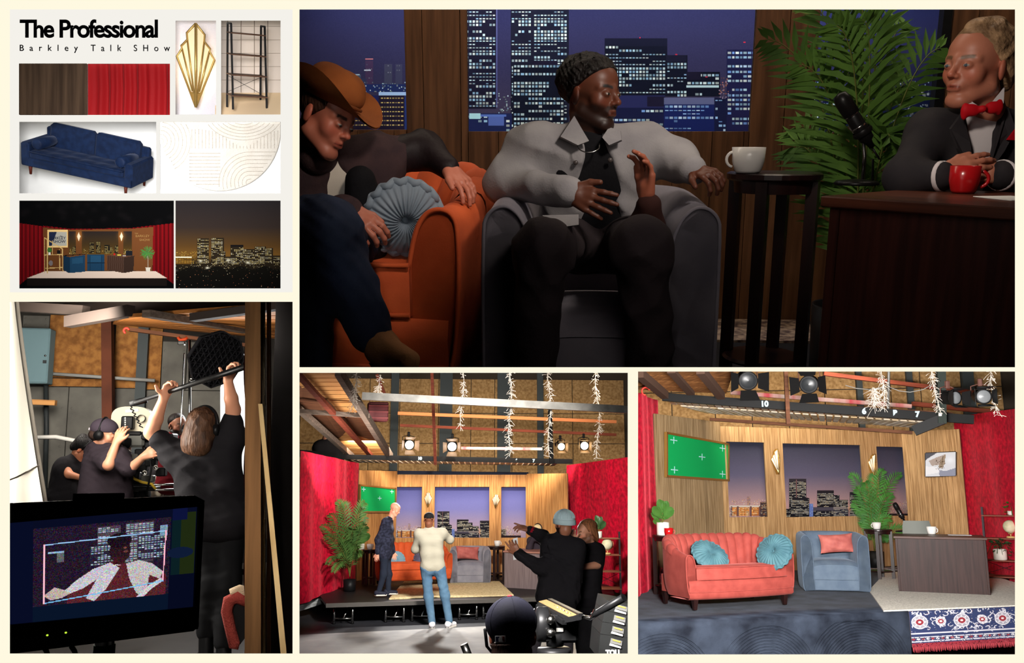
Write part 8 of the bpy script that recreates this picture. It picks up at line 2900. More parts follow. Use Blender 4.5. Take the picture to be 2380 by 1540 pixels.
 me = text_mesh('TOU', 15 * k, .002, .001)
 q = link('lettering', me, pm('white_letter', (220, 220, 218), .7), t)
 q.matrix_local = Matrix.Translation(Vector(Q(1408, 1521, -.03))) @ Matrix.Rotation(math.pi / 2, 4, 'X')
 c = P(1084, 1510, 5)
 single('light_stand_tube', MB().tube([P(1078, 1496, 5) - c, P(1092, 1532, 5) - c], .022, 8), CHROME, 'chrome tube end at the bottom edge of the grey floor mat', 'tube', R, mw=Matrix.Translation(Vector(c)))

 # ---- above the stage
 osb_wall('wall_rear', R, 25, 640, 1500, 820, 1110, [700, 790, 860, 930, 1020, 1095, 1150, 1190, 1250, 1330, 1450], [880, 960, 1030, 1110], 'OSB sheeted rear wall above the stage', ((910, 928), (1023, 1052), (1156, 1186), (1248, 1262)))
 A, B, Cc, Dd = P(680, 850, 14), P(782, 850, 14.5), P(905, 1060, 20), P(812, 1057, 20)
 E_ = P(680, 948, 16.5)
 cb = struct('ceiling', MB().prism([A, B, Cc, Dd, E_], (0, .02, .08), (0, 0, .06)), BROWNW, R, 'board ceiling above the left side of the stage')
 nb_ = 22
 for i in range(nb_):
  y0, y1 = 850 + (1060 - 850) * i / nb_, 850 + (1060 - 850) * (i + 1) / nb_ - 1.2
  def le(y): return (680, y) if y < 950 else (680 + (812 - 680) * (y - 948) / (1057 - 948), y)
  def ri(y): return (782 + (905 - 782) * (y - 850) / 210, y)
  dp = lambda x, y: 14 + 6 * (y - 850) / 208
  pts = [P(*le(y0), dp(*le(y0))), P(*ri(y0), dp(*ri(y0))), P(*ri(y1), dp(*ri(y1))), P(*le(y1), dp(*le(y1)))]
  part('ceiling_board', MB().prism(pts, (0, 0, 0), (0, .01, .04)), PINE, cb)
 for p0, p1, d0, d1, hp, m, lab in (((786, 862), (908, 1062), 13.8, 19.6, 20, GREYT, 'thick weathered beam along the right edge of the board ceiling'), ((690, 866), (862, 1058), 13.8, 19.6, 8, REDW, 'thin red brown rafter across the middle of the board ceiling'),
            ((690, 946), (818, 1060), 16, 19.6, 12, GREYT, 'weathered beam along the left edge of the board ceiling'), ((690, 955), (858, 966), 16, 16.4, 10, GREYT, 'short weathered cross beam under the board ceiling')):
  beam_px('ceiling_beam', R, p0, p1, d0, hp, m, lab, d1)
 beam_px('steel_beam', R, (842, 920), (1475, 952), 15, 17, METW, 'long pale galvanised steel beam across the top of the stage picture', 15)
 beam_px('red_rail', R, (925, 960), (1432, 980), 21, 7, pm('orange_timber', (176, 104, 62), .7), 'upper orange brown rail behind the light strings over the stage', 21)
 beam_px('red_rail', R, (930, 988), (1432, 1010), 22, 6, REDW, 'middle red brown rail behind the light strings over the stage', 22)
 beam_px('taped_rail', R, (1072, 1041), (1260, 1043), 20, 6, pm('taped_timber', (176, 150, 130), .7, rgb2=(190, 60, 66), vs=1.4, st=(2, .1, .1)), 'rail wrapped in red tape behind the stage lamps', 20)
 b0 = beam_px('black_beam', R, (780, 1061), (1330, 1072), 19.2, 11, BEAMB, 'black beam with painted numbers above the stage walls', 19.2)
 NUM = pm('chalk_number', (170, 190, 200), .9)
 for txt, px in (('10', 971), ('6', 1198), ('7', 1238)):
  number_paint(R, txt, px, 1068 + (px - 971) * .02, 19.14, 7, b0, NUM)
 slat_row(R, P(800, 1073, 19.6), P(1300, 1080, 19.6), P(820, 1080, 20.4), P(1290, 1087, 20.4), 36, 'slat_rack', 'row of white slats under the black beam above the stage')
 beam_px('blue_header', R, (888, 1097), (1228, 1101), 20.9, 8, pm('navy_header', (30, 34, 52), .7), 'narrow dark navy header above the middle of the oak wall on the stage', 20.9, .05)
 for p0, p1, m, w_, lab in (((1004, 866), (1012, 1080), REDW, 7, 'upright red brown timber between the two left stage lamps'), ((1278, 950), (1282, 1078), BEAMB, 9, 'dark upright between strings and the right pair of stage lamps'), ((876, 870), (900, 930), REDW, 7, 'slanted brown brace behind the steel beam')):
  beam_px('upright', R, p0, p1, 19, w_, m, lab, 19, .1, 'post')
 LIT = emat('lamp_glass_lit', (255, 250, 240), 14)
 LITW = emat('lamp_glass_warm', (255, 226, 170), 12)
 for px, py, r, rz, ln, lab in ((951, 1033, 11, .25, LIT, 'lit stage lamp with barn doors, leftmost above the stage'), (1051, 1037, 11, -.05, LIT, 'lit stage lamp with barn doors, second from left above the stage'),
           (1304, 1037, 9, .1, LITW, 'glowing warm stage lamp, third from left above the stage'), (1358, 1035, 10, .0, LITW, 'glowing warm stage lamp nearest the right red curtain')):
  q = P(px, py, 18.4)
  t = thing('stage_lamp', lab, 'stage lamp', R, q, rz, 1.0, rx=.2)
  fresnel(t, LAMPB, ln, pm('warm_door', (150, 120, 90), .5), LAMPB, r / R.S(q), .3, .5 if px < 1200 else .25)
 for px, y0, y1, D, sd, lab, n in ((826, 855, 950, 14.4, 2, 'icicle light string along the thick weathered beam over the stage', 70), (1075, 855, 990, 15.4, 3, 'icicle light string above the middle window of the stage', 60), (1186, 855, 1050, 15.4, 4, 'longest icicle light string, right of the middle of the stage', 130),
           (1276, 855, 1060, 15.4, 5, 'icicle light string beside the dark upright over the stage', 110), (1387, 855, 1062, 15.4, 6, 'rightmost icicle light string over the stage', 110), (882, 870, 915, 15.6, 7, 'short icicle light string left of the steel beam braces', 30)):
  string_lights(R, px, y0, y1, D, sd, lab, n, .1)
 c = P(878, 957, 17.5)
 t = thing('red_crate', 'dark red plastic crate hanging under the loft over the stage', 'crate', R, c, .2)
 k = 1 / R.S(c)
 part('crate_body', MB().box((0, 0, 0), (46 * k, .3, 44 * k), b=.02), pm('crate_red', (92, 42, 44), .6), t)
 for i in range(3):
  part('crate_rib', MB().box((0, -.16, (-15 + 14 * i) * k), (44 * k, .02, 3 * k)), pm('crate_rib', (120, 58, 58), .6), t)
 # person sitting in the loft
 D = 21.5
 c = P(758, 1030, D)
 p = Person(R, 'dim figure seen from behind up in the loft above the left curtain', c, (150, 100, 80), hv=.02, bv=.025)
 p.cloth('jacket', [cap(P(746, 1042, D), P(780, 1042, D), .22), cap(P(762, 1035, D), P(762, 1060, D), .2)], BT, amp=.01)
 p.head(P(760, 1024, D), (.3, .9, 0), (0, 0, 1), 1.3, dict(), necklen=.1)
 p.finish()
 beam_px('loft_front', R, (690, 1052), (800, 1062), 20.2, 16, BEAMB, 'black loft edge above the left red curtain', 20.2)


if 'B' in BUILD:
 names0 = set(o.name for o in bpy.data.objects)
 set_b()
 clip_room(names0, (('x', 690, 1), ('x', 1469, -1), ('y', 860, 1)))

# ================================================================== the empty set
def set_c():
 R = RC
 P, FL = R.P, R.FL
 H = 2.53
 CORAL = pm('coral_velvet', (154, 68, 60), .72, rgb2=(138, 58, 51), vs=9, sheen=.4, bump=.05, bs=220)
 BLUEG = pm('blue_grey_velvet', (98, 112, 128), .75, rgb2=(86, 100, 118), vs=7, sheen=.35, bump=.04, bs=240)
 # ---- flats
 bl, br = FL(1688, 1332), FL(2119, 1313)
 ll = FL(1534, 1360)
 rr = FL(2259, 1322)
 ex = nrm(br - bl)
 nb = np.array((ex[1], -ex[0], 0))

 def on(px, py, a=bl, n=nb):            # ray with the back wall plane
  r = np.array(R.ray(px, py))
  k = np.dot(a - np.array((0, 0, R.h)), n) / np.dot(r, n)
  return r * k + (0, 0, R.h)
 u = lambda px, py=1120: float(np.dot(on(px, py) - bl, ex))
 zz = lambda px, py: on(px, py)[2]
 holes = [(u(1692), u(1781), zz(1736, 1201), zz(1736, 1027)), (u(1824), u(2006), zz(1915, 1200), zz(1915, 1032)), (u(2043), u(2118), zz(2080, 1198), zz(2080, 1038))]
 plank_wall('wall_back', R, bl[:2], br[:2], 0, H, holes, OAK, .135, backmat=RAW, label='oak plank wall with three window openings')
 e2 = nrm((bl - ll) * (1, 1, 0))
 n2 = np.array((e2[1], -e2[0], 0))
 GREYOAK = pm('grey_oak_planks', (178, 150, 112), .65, rgb2=(138, 112, 78), vs=2.6, st=(14, 14, .8), rnd=.1, bump=.05, bs=50)
 plank_wall('wall_left', R, ll[:2], bl[:2], 0, H + .07, [], GREYOAK, .19, backmat=RAW, label='angled oak plank wall that carries the green screen')
 plank_wall('wall_right', R, br[:2], rr[:2], 0, H, [], OAK, .135, backmat=RAW, label='angled oak plank wall that carries the framed picture')
 # backdrop print behind the openings
 off = -nb * .10
 skyline_set('city_backdrop', R, bl + off, nb, (1686, 1020, 1.0), 1686, 2112, 1020, 1206, 1.0, ((46, 47, 60), (84, 80, 102), (166, 132, 132)), 'printed dusk skyline backdrop behind the window openings of the empty set')
 c = on(2113, 1120) - nb * .05
 single('window_post', MB().box((0, 0, 0), (.05, .06, 1.35)), BLK, 'black post at the right side of the palm window, empty set', 'post', R, mw=Matrix.Translation(Vector(c)))
 # ---- stage
 fa, fb = FL(1470, 1452), FL(2375, 1411)
 ka, kb = FL(1470, 1300), FL(2375, 1296)
 struct('floor', MB().prism([fa, fb, kb + (0, 1.5, 0), ka + (0, 1.5, 0)], (0, 0, -.02), (0, 0, 0)), pm('black_stage', (30, 31, 36), .6), R, 'black stage deck')
 struct('floor_lower', MB().quad(fa + (-1, -3, -.75), fb + (1, -3, -.75), fb + (1, 3, -.75), fa + (-1, 3, -.75)), pm('studio_floor', (30, 33, 40), .6), R, 'dark studio floor below the stage')
 # dark blue carpet laid over the stage and hanging over its front edge
 CARP = pm('midnight_carpet', (19, 23, 33), .8, rgb2=(50, 57, 70), vs=3.2, bump=.3, bs=60, detail=9, sheen=.3)
 fe = lambda t: fa + (fb - fa) * t
 ed = nrm(fb - fa)
 t1 = (FL(2112, 1424)[0] - fa[0]) / (fb - fa)[0]
 back = [FL(1470, 1372), FL(1600, 1340), FL(1861, 1336), FL(2030, 1336)]
 n = 60
 G = []
 for i in range(n):
  q = i / (n - 1)
  a = fe(q * t1)
  k = FL(1470 + (2072 - 1470) * q, 1372 - 45 * min(1, q * 2.2))
  w1 = .012 * math.sin(q * 60)
  row = [k + (0, 0, .012), k * .5 + a * .5 + (0, 0, .014), a * .9 + k * .1 + (0, 0, .016)]
  for j in range(9):
   v = j / 8
   row.append(a + (0, -.035 - .012 * math.sin(q * 34 + v) * v - w1 * v, .015 - .6 * v ** 1.05 if v > 0 else .015))
  G.append(row)
 o = single('carpet', MB().grid(np.array(G), flip=True), CARP, 'midnight blue carpet under the coral sofa, hanging over the stage front', 'carpet', R)
 ridge = MB()
 for cx, k in ((.10, 15), (.46, 16), (.80, 18)):
  for r in range(k):
   rad = .10 + .035 * r
   c0 = fe(cx * t1) + (0, -.062, -.62)
   pts = [c0 + ed * rad * math.cos(a) + np.array((0, 0, rad * math.sin(a) * .9)) for a in np.linspace(.05, 3.09, 18)]
   pts = [p for p in pts if p[2] < -.03 and p[2] > -.6 and fa[0] - .1 < p[0] < fe(t1)[0]]
   if len(pts) > 3:
    ridge.tube(pts, .0035, 4)
 part('raised_arcs', ridge, CARP, o)
 # Persian rug hanging over the edge with fringe
 cw, ch = 260, 108
 cv = Canvas(cw, ch, (50, 58, 92))
 r = np.random.RandomState(4)
 WH = (202, 198, 204)
 for i in range(90):
  x, y, rd, a0 = r.uniform(0, cw), r.uniform(2, 70), r.uniform(3, 8), r.uniform(0, 6.28)
  pts = [(x + rd * math.cos(a0 + v) * (1 - .1 * v), y + rd * math.sin(a0 + v) * (1 - .1 * v)) for v in np.linspace(0, 4.2, 7)]
  for (xa, ya), (xb, yb) in zip(pts[:-1], pts[1:]):
   cv.line(xa, ya, xb, yb, r.uniform(1.4, 2.8), WH, .9)
 cv.dots(240, 0, 0, cw, 70, [WH, (120, 66, 82), (150, 150, 172)], 8, 2)
 for i in range(6):
  x, k = 20 + i * 44, i % 2
  cv.ell(x, 34, 17 - 6 * k, 21 - 7 * k, WH); cv.ell(x, 34, 15 - 6 * k, 18 - 7 * k, (150, 146, 156)); cv.ell(x, 34, 10 - 3 * k, 11 - 3 * k, WH); cv.ell(x, 34, 8 - 2 * k, 9 - 2 * k, (136, 50, 58)); cv.ell(x, 34, 3, 3.4, (206, 190, 190))
  for v in range(8):
   cv.ell(x + (12 - 4 * k) * math.cos(v * .785), 34 + (14 - 5 * k) * math.sin(v * .785), 2, 2, WH)
 cv.rect(0, 64, cw, 66, (58, 60, 98)); cv.rect(0, 66, cw, 70, WH); cv.rect(0, 78, cw, 81, WH); cv.rect(0, 90, cw, 94, (186, 182, 192))
 for i in range(26):
  cv.ell(i * 10 + 4, 85, 3.6, 3, ((140, 54, 62), WH)[i % 2])
 cv.dots(260, 0, 78, cw, 96, [WH, (50, 58, 92)], 5, 2)
 cv.rect(0, 97, cw, ch, (140, 48, 58)); cv.dots(200, 0, 97, cw, ch, [(176, 80, 88), (110, 34, 44)], 9, 2)
 pa, pb = fe(t1) + (0, -.05, .02), fe(1.02) + (0, -.05, .02)
 dn = np.array((0, -.03, -.40))
 rug = single('persian_rug', cv.mesh('persian_rug', pa, pb - pa, dn), attr_mat('woven_print', .95, spec=.05), 'blue and white floral Persian rug with red border hanging over the stage edge', 'rug', R)
 fr = MB()
 for i in range(120):
  q = pa + (pb - pa) * (i + .5) / 120 + dn
  fr.tube([q, q + (r.uniform(-.006, .006), -.01, -.05 - .015 * r.rand())], [.006, .003], 3)
 o = part('fringe', fr, pm('red_fringe', (160, 58, 66), .9), rug)
 o['kind'] = 'stuff'
 part('rug_back', MB().prism([pa, pb, pb + dn, pa + dn], (0, .03, 0), (0, .01, 0)), pm('rug_backing', (90, 80, 84), .9), rug)
 SH = pm('cream_shag', (238, 232, 220), .98, rgb2=(200, 194, 182), vs=42, bump=.9, bs=90)
 shag([(2020, 1376), (2054, 1424), (2375, 1411), (2375, 1362), (2290, 1336), (2060, 1332)], R, SH, .03, 'cream shag rug under the dark desk of the empty set', 'shag_rug')
 c = FL(2062, 1322)
 single('patterned_rug', MB().box((0, 0, .01), (.7, .5, .015)), pm('grey_pattern', (170, 160, 156), .9, rgb2=(70, 66, 84), vs=18), 'small patterned rug end behind the side table by the palm', 'rug', R, mw=Matrix.Translation(Vector(c)))

 # ---- furniture
 f0 = FL(1722, 1410, .03)
 yaw = math.radians(33)
 s_ = 1.03
 t = thing('channel_back_sofa', 'coral velvet channel back sofa on the midnight carpet', 'sofa', R)
 channel_sofa(t, CORAL, DARKW, 1.55, .80, .80, .62, 17)
 cc = f0 - rotz(yaw) @ np.array((0, -.36, 0)) * s_
 t.matrix_world = R.M @ TRS((cc[0], cc[1], .03), yaw, s_)

 def sofa_pt(x, y, z):
  return cc + rotz(yaw) @ (np.array((x, y, z)) * s_) + (0, 0, .03)
 for px, py, rz, rx, lab in ((1650, 1290, .25, -.8, 'round pleated teal pillow at the left arm of the coral sofa'), (1800, 1282, -.9, -.5, 'round pleated teal pillow at the right arm of the coral sofa')):
  q = P(px, py, cc[1] - (.22 if px < 1700 else .0))
  t = thing('round_pillow', lab, 'pillow', R, q, rz + yaw * .5, 1.1, rx=rx)
  pillow_parts(t, TEAL, .21, .08, 28)
 a, b = FL(1868, 1376), FL(2024, 1378)
 wch = np.linalg.norm(b - a)
 t = thing('barrel_armchair', 'blue grey velvet barrel armchair with a pink pillow', 'armchair', R, ((a + b)[0] / 2, a[1] + .42, .02))
 hh = P(1945, 1236, a[1] + .35)[2]
 armchair(t, BLUEG, wch, .82, hh - .02)
 q = P(1944, 1262, a[1] + .33)
 t = single('square_pillow', square_pillow(.48, .27, .075, 2), PINKV, 'dusty pink velvet pillow standing in the blue grey armchair', 'pillow', R, mw=TRS(q, .0, 1, -.2, -.06))
 # left side table with plant and mug
 ct = P(1555, 1250, FL(1550, 1384)[1])
 zt = P(1555, 1243, ct[1])[2]
 t = thing('side_table', 'dark round side table left of the coral sofa', 'table', R, (ct[0], ct[1], .0), .35)
 side_table(t, DARKW, 39 / R.S(ct), zt, .055)
 q = P(1541, 1238, ct[1] - .04)
 t = thing('potted_plant', 'fiddle leaf plant in a white pot on the side table left of the coral sofa', 'plant', R, (q[0], q[1], zt + .002))
 k = 1 / R.S(q)
 sp = FIDDLE
 fiddle_plant(t, LEAF, POTW, PALMS, sp, (14.5 * k, 29 * k))
 q = P(1554, 1238, ct[1] - .13)
 t = thing('mug', 'red mug beside the white plant pot on the left side table', 'mug', R, (q[0], q[1], zt + .002), 0)
 mug(t, REDC, 10.5 * k, 17 * k)
 q = P(1540, 1362, ct[1])
 t = thing('water_bottle', 'clear plastic water bottle on the lower shelf of the left side table', 'bottle', R, (q[0], q[1], .155))
 part('bottle_body', MB().lathe([(0, 0), (.032, 0), (.034, .02), (.031, .05), (.034, .08), (.034, .14), (.018, .18), (.013, .19), (.013, .2)], 16), pm('clear_plastic', (214, 222, 228), .15, trans=.7), t)
 part('bottle_label', MB().lathe([(.0345, .06), (.0352, .065), (.0352, .11), (.0345, .115)], 16), pm('bottle_label', (150, 140, 160), .5), t)
 part('bottle_cap', MB().lathe([(0, .218), (.0145, .216), (.015, .197), (0, .196)], 12), POTW, t)
 # right side table with mug
 ct = P(2041, 1240, FL(2041, 1347)[1])
 zt2 = P(2041, 1229, ct[1])[2]
 t = thing('side_table', 'dark round side table between the blue grey armchair and the desk', 'table', R, (ct[0], ct[1], 0), .25)
 side_table(t, DARKW, 31 / R.S(ct), zt2, .05)
 q = P(2038, 1228, ct[1] - .02)
 t = thing('mug', 'white mug on the side table by the palm in the empty set', 'mug', R, (q[0], q[1], zt2 + .002), math.pi)
 mug(t, WHITEC, 9 / R.S(q), 15 / R.S(q), 1.1)
 # palm
 D = FL(2040, 1322)[1] + .15
 t0 = P(2036, 1322, D)
 base = np.array((t0[0], D, 0))
 t = thing('potted_palm', 'bushy potted palm in front of the palm window of the empty set', 'plant', R, base)
 fr = []
 for tip, dd in (((1978, 1104), -.1), ((1992, 1136), -.2), ((2052, 1094), -.2), ((2030, 1106), .0), ((2092, 1102), .1), ((2072, 1150), -.25), ((1984, 1168), .15), ((2062, 1120), .1), ((2012, 1122), -.25), ((2006, 1214), .1), ((2068, 1206), -.1), ((2060, 1250), -.1), ((2126, 1236), -.1), ((2000, 1190), 0)):
  tp = P(tip[0], tip[1], D + dd) - base
  low = tip[1] > 1180
  fr.append([np.array((0, 0, .3)), np.array((tp[0] * .1, tp[1] * .2, .75 if not low else .55)), np.array((tp[0] * .5, tp[1] * .7, tp[2] * .98 if not low else tp[2] + .12)), tp])
 palm_parts(t, pm('palm_bright', (70, 128, 50), .5, rgb2=(48, 96, 40), vs=5), PALMS, fr, L=.24, n=22, w=.028)
 part('pot', MB().lathe([(0, 0), (.13, 0), (.15, .02), (.16, .3), (.145, .3), (.14, .27), (0, .27)], 28), BLK, t)
 # desk
 a, b = FL(2091, 1373, .03), FL(2301, 1382, .03)
 d = b - a
 yaw2 = math.atan2(d[1], d[0])
 W = np.linalg.norm(d)
 zd = P(2195, 1247, (a + b)[1] / 2)[2]
 cc2 = (a + b) / 2 + rotz(yaw2) @ np.array((0, .36, 0))
 t = thing('desk', 'dark brown desk on the cream shag rug', 'desk', R, (cc2[0], cc2[1], .03), yaw2)
 desk(t, pm('walnut_laminate', (58, 38, 35), .45, rgb2=(43, 28, 26), vs=4, st=(10, 10, .5), bump=.03, bs=50), W, .72, zd - .03, pm('walnut_top', (84, 58, 50), .4, rgb2=(70, 48, 42), vs=4, st=(.8, 9, 9)))
 for px, py, kind, lab in ((2098, 1236, 'm', 'black microphone on the desk of the empty set'), (2166, 1241, 'c', 'white mug on the desk of the empty set'), (2230, 1243, 'p', 'white sheet of paper on the desk of the empty set')):
  q = FL(px, py, zd)
  if kind == 'm':
   t = thing('microphone', lab, 'microphone', R, (q[0], q[1], zd + .002), 0, 1.35)
   microphone(t, pm('mic_black', (0, 0, 0)), CHROME, tilt=.45)
  elif kind == 'c':
   t = thing('mug', lab, 'mug', R, (q[0], q[1], zd + .002), 0)
   mug(t, WHITEC, 10 / R.S(q), 17 / R.S(q), 1.1)
  else:
   single('paper', MB().box((0, 0, .001), (.3, .21, .003), rotz(yaw2)), pm('paper_white', (236, 236, 236), .8), lab, 'paper', R, mw=Matrix.Translation(Vector((q[0], q[1], zd + .002))))
 q = P(2135, 1236, cc2[1] + .55)
 t = thing('office_chair', 'grey upholstered chair behind the desk of the empty set', 'chair', R, (q[0], q[1], 0))
 w2, z0, z1 = 31 / R.S(q), P(2135, 1250, q[1])[2] - .3, P(2135, 1210, q[1])[2]
 G = [[(w2 * xx * (1 - .12 * max(0, (k / 7 - .75) * 4) ** 2), .06 * xx * xx, z0 + (z1 - z0) * k / 7) for k in range(8)] for xx in np.linspace(-1, 1, 15)]
 m = MB().grid(np.array(G)); m.grid(np.array(G) + (0, .05, 0), flip=True)
 CHG = pm('grey_tweed', (124, 126, 120), .9, bump=.2, bs=200)
 part('backrest', m, CHG, t)
 part('seat', MB().box((0, -.22, .46), (w2 * 1.9, .45, .09), b=.03), CHG, t)
 part('column', MB().tube([(0, -.2, .05), (0, -.2, .42)], .03, 10), BLK, t)
 for k in range(5):
  aa = k * 1.2566
  part('foot', MB().bar((0, -.2, .06), (.28 * math.cos(aa), -.2 + .28 * math.sin(aa), .03), .04, .03), BLK, t)
 # wall pieces
 qn = [P(0, 0, 1)] * 4

 def onl(px, py):
  return on(px, py, ll, n2)
 green_frame(R, [onl(1543, 1006) + n2 * .02, onl(1687, 1032) + n2 * .02, onl(1687, 1116) + n2 * .02, onl(1543, 1106) + n2 * .02], n2, 'gold framed green screen with pale crosses on the angled wall of the empty set')
 e3 = nrm((rr - br) * (1, 1, 0))
 n3 = np.array((e3[1], -e3[0], 0))
 cv = Canvas(46, 36, (206, 212, 222))
 cv.poly([(0, 0), (18, 0), (4, 8), (0, 12)], (84, 86, 96)); cv.poly([(5, 12), (20, 6), (30, 3), (24, 18), (10, 20)], (166, 154, 148)); cv.poly([(24, 10), (31, 2), (30, 16), (26, 24), (20, 22)], (150, 134, 116))
 cv.poly([(20, 27), (32, 28), (46, 24), (46, 36), (22, 36)], (140, 146, 166)); cv.poly([(0, 20), (18, 22), (22, 30), (0, 34)], (222, 226, 234)); cv.ell(38, 12, 8, 7, (224, 232, 242), .8, True); cv.line(27, 6, 25, 22, 1.2, (96, 80, 66)); cv.dots(40, 14, 10, 30, 26, [(120, 100, 84), (230, 226, 220)], 3)
 q0 = [on(2153, 1053, br, n3), on(2223, 1050, br, n3), on(2223, 1104, br, n3), on(2153, 1107, br, n3)]
 c = sum(q0) / 4 + n3 * .03
 t = thing('framed_picture', 'framed photograph of pale rocks and cloud on the right wall of the empty set', 'picture', R, c)
 q1 = [v + n3 * .03 - c for v in q0]
 part('photograph', cv.mesh('photograph', q1[0] + n3 * .012, q1[1] - q1[0], q1[3] - q1[0]), attr_mat('print', .8), t)
 for i in range(4):
  part('frame_strip', MB().bar(q1[i], q1[(i + 1) % 4], .03, .02, n3), DARKW, t)
 for px, py0, py1, wpx, ry, lab in ((1804, 1043, 1102, 27, .0, 'fan shaped wall light between the left and middle windows of the empty set'), (2024, 1054, 1106, 25, .18, 'fan shaped wall light tilted above the palm in the empty set')):
  b0, t0 = on(px, py1), on(px, py0)
  t = thing('wall_sconce', lab, 'wall light', R, b0 + nb * .002, math.atan2(ex[1], ex[0]), ry=ry)
  sconce(t, GOLD, FROST, wpx / R.S(b0), t0[2] - b0[2], .07)
 # ---- curtains
 a, b = FL(1478, 1392), FL(1540, 1352)
 drape('curtain', R, a[:2], b[:2], 0, P(1478, 905, a[1])[2], REDV, 'dark red velvet curtain at the left edge of the empty set', 2, .03, 1, 60, P(1530, 930, b[1])[2])
 a, b = FL(2248, 1318), FL(2440, 1366)
 drape('curtain', R, a[:2], b[:2], -.1, P(2252, 968, a[1])[2], REDV, 'bright red velvet curtain at the right edge of the empty set', 1.6, .022, 2, 70, P(2430, 944, b[1])[2])
 # ---- shelf at right
 D = FL(2330, 1345)[1] - .1
 q = P(2338, 1345, D)
 sc_ = 1 / R.S(q)
 t = thing('ladder_shelf', 'dark ladder shelf with globe and plants in front of the red curtain, empty set', 'shelf', R, (q[0], q[1], 0), -.35)
 zz2 = [P(2338, y, D)[2] for y in (1345, 1302, 1251, 1198)]
 ladder_shelf(t, pm('shelf_frame', (48, 30, 38), .5), pm('shelf_wood', (128, 72, 56), .6), 74 * sc_, .3, P(2300, 1180, D)[2], [max(.05, v) for v in zz2[:3]] + [zz2[3]])
 q = P(2350, 1250, D - .03)
 t = thing('globe', 'cream globe on the shelf of the empty set', 'globe', R, (q[0], q[1], zz2[2] + .012))
 globe(t, GLOBE, pm('globe_stand', (206, 172, 112), .5), 15 * sc_)
 q = P(2326, 1302, D - .05)
 t = thing('potted_ivy', 'trailing ivy in a white pot on the shelf of the empty set', 'plant', R, (q[0], q[1], zz2[1] + .012), 0, 1.3)
 ivy_plant(t, LEAFD, POTW, .075, .13, 3, 50, .15)
 q = P(2352, 1208, D - .02)
 t = thing('potted_ivy', 'leafy plant at the right edge on the top shelf of the empty set', 'plant', R, (q[0], q[1], zz2[3] + .012), 0, 1.1)
 ivy_plant(t, LEAF, POTW, .05, .06, 9, 26, .12)
 # ---- above the set: rear wall, rafters, beam, slats, lamps
 osb_wall('wall_rear', R, 18.5, 1440, 2420, 800, 1010, [1466, 1560, 1660, 1745, 1830, 1916, 1990, 2070, 2140, 2235, 2330], [840, 905, 1010], 'OSB sheeted rear wall above the empty set', ((1990, 2003), (2106, 2120), (2236, 2262)))
 NUM = pm('chalk_number', (170, 190, 200), .9)
 b0 = beam_px('black_beam', R, (1540, 922), (2262, 975), 12.6, 19, BEAMB, 'long black beam with painted numbers above the empty set', 12.2)
 for txt, px, py in (('10', 1768, 944), ('6', 2004, 961), ('B', 2076, 965), ('7', 2128, 968)):
  number_paint(R, txt, px, py, 12.49 - .4 * (px - 1540) / 722, 13, b0, NUM)
 slat_row(R, P(1540, 932, 12.9), P(2215, 976, 12.6), P(1560, 947, 13.6), P(2185, 989, 13.3), 34, 'slat_rack', 'upper row of pale slats under the black beam, empty set')
 slat_row(R, P(1580, 951, 13.7), P(2170, 991, 13.4), P(1640, 967, 14.3), P(2120, 1001, 14.2), 32, 'slat_rack', 'lower row of pale slats just above the oak wall, empty set')
 beam_px('brown_batten', R, (1650, 974), (2120, 1005), 14.4, 7, BROWNW, 'brown batten along the top of the oak wall, empty set', 14.0)
 # timber ceiling at upper left
 q = [P(1470, 820, 10.5), P(1720, 820, 11.5), P(1688, 915, 13), P(1470, 905, 11.5)]
 cb = struct('ceiling', MB().prism(q, (0, .02, .06), (0, 0, .05)), BROWNW, R, 'board ceiling at the left of the empty set')
 for i in range(7):
  v0, v1 = i / 7 + .006, (i + 1) / 7 - .006
  a0, a1 = q[0] * (1 - v0) + q[3] * v0, q[0] * (1 - v1) + q[3] * v1
  c0, c1 = q[1] * (1 - v0) + q[2] * v0, q[1] * (1 - v1) + q[2] * v1
  part('ceiling_board', MB().prism([a0, c0, c1, a1], (0, 0, 0), (0, .012, .035)), pm('aged_boards', (150, 100, 58), .75, rgb2=(116, 74, 42), vs=3, st=(.7, 9, 9), rnd=.1), cb)
 for p0, p1, hp, lab in (((1486, 868), (1545, 918), 18, 'dark rafter at the far left corner of the empty set'), ((1560, 862), (1606, 914), 9, 'thin brown rafter left of the hanging lamps, empty set'), ((1628, 860), (1676, 920), 17, 'thick dark rafter beside the first hanging lamp, empty set')):
  beam_px('rafter', R, p0, p1, 10.3, hp, pm('dark_rafter', (70, 50, 40), .8), lab, 11.6)
 beam_px('red_batten', R, (1915, 868), (2262, 912), 16, 9, REDW, 'upper red brown batten behind the light strings, empty set')
 beam_px('red_batten', R, (2120, 938), (2359, 962), 16.5, 10, REDW, 'lower red brown batten behind the right lamps, empty set')
 tb = beam_px('taped_pipe', R, (1698, 912), (2118, 944), 14.5, 9, pm('pale_pipe', (206, 196, 180), .6, rgb2=(196, 70, 78), vs=1.5, st=(2, .1, .1)), 'pale pipe with red tape behind the black beam, empty set', 14.5, .06)
 # green steel upright with arm
 t = thing('steel_upright', 'dark green steel upright with a draped arm above the right wall, empty set', 'post', R, P(2186, 920, 11.8))
 o_ = P(2186, 920, 11.8)
 part('post', MB().bar(P(2186, 855, 11.8) - o_, P(2188, 984, 11.8) - o_, .1, .1), pm('dark_green_steel', (38, 44, 40), .6), t)
 part('arm', MB().bar(P(2190, 974, 11.8) - o_, P(2124, 1001, 11.9) - o_, .1, .13), BEAMB, t)
 part('white_tag', MB().box(P(2185, 963, 11.7) - o_, (.035, .01, .035)), POTW, t)
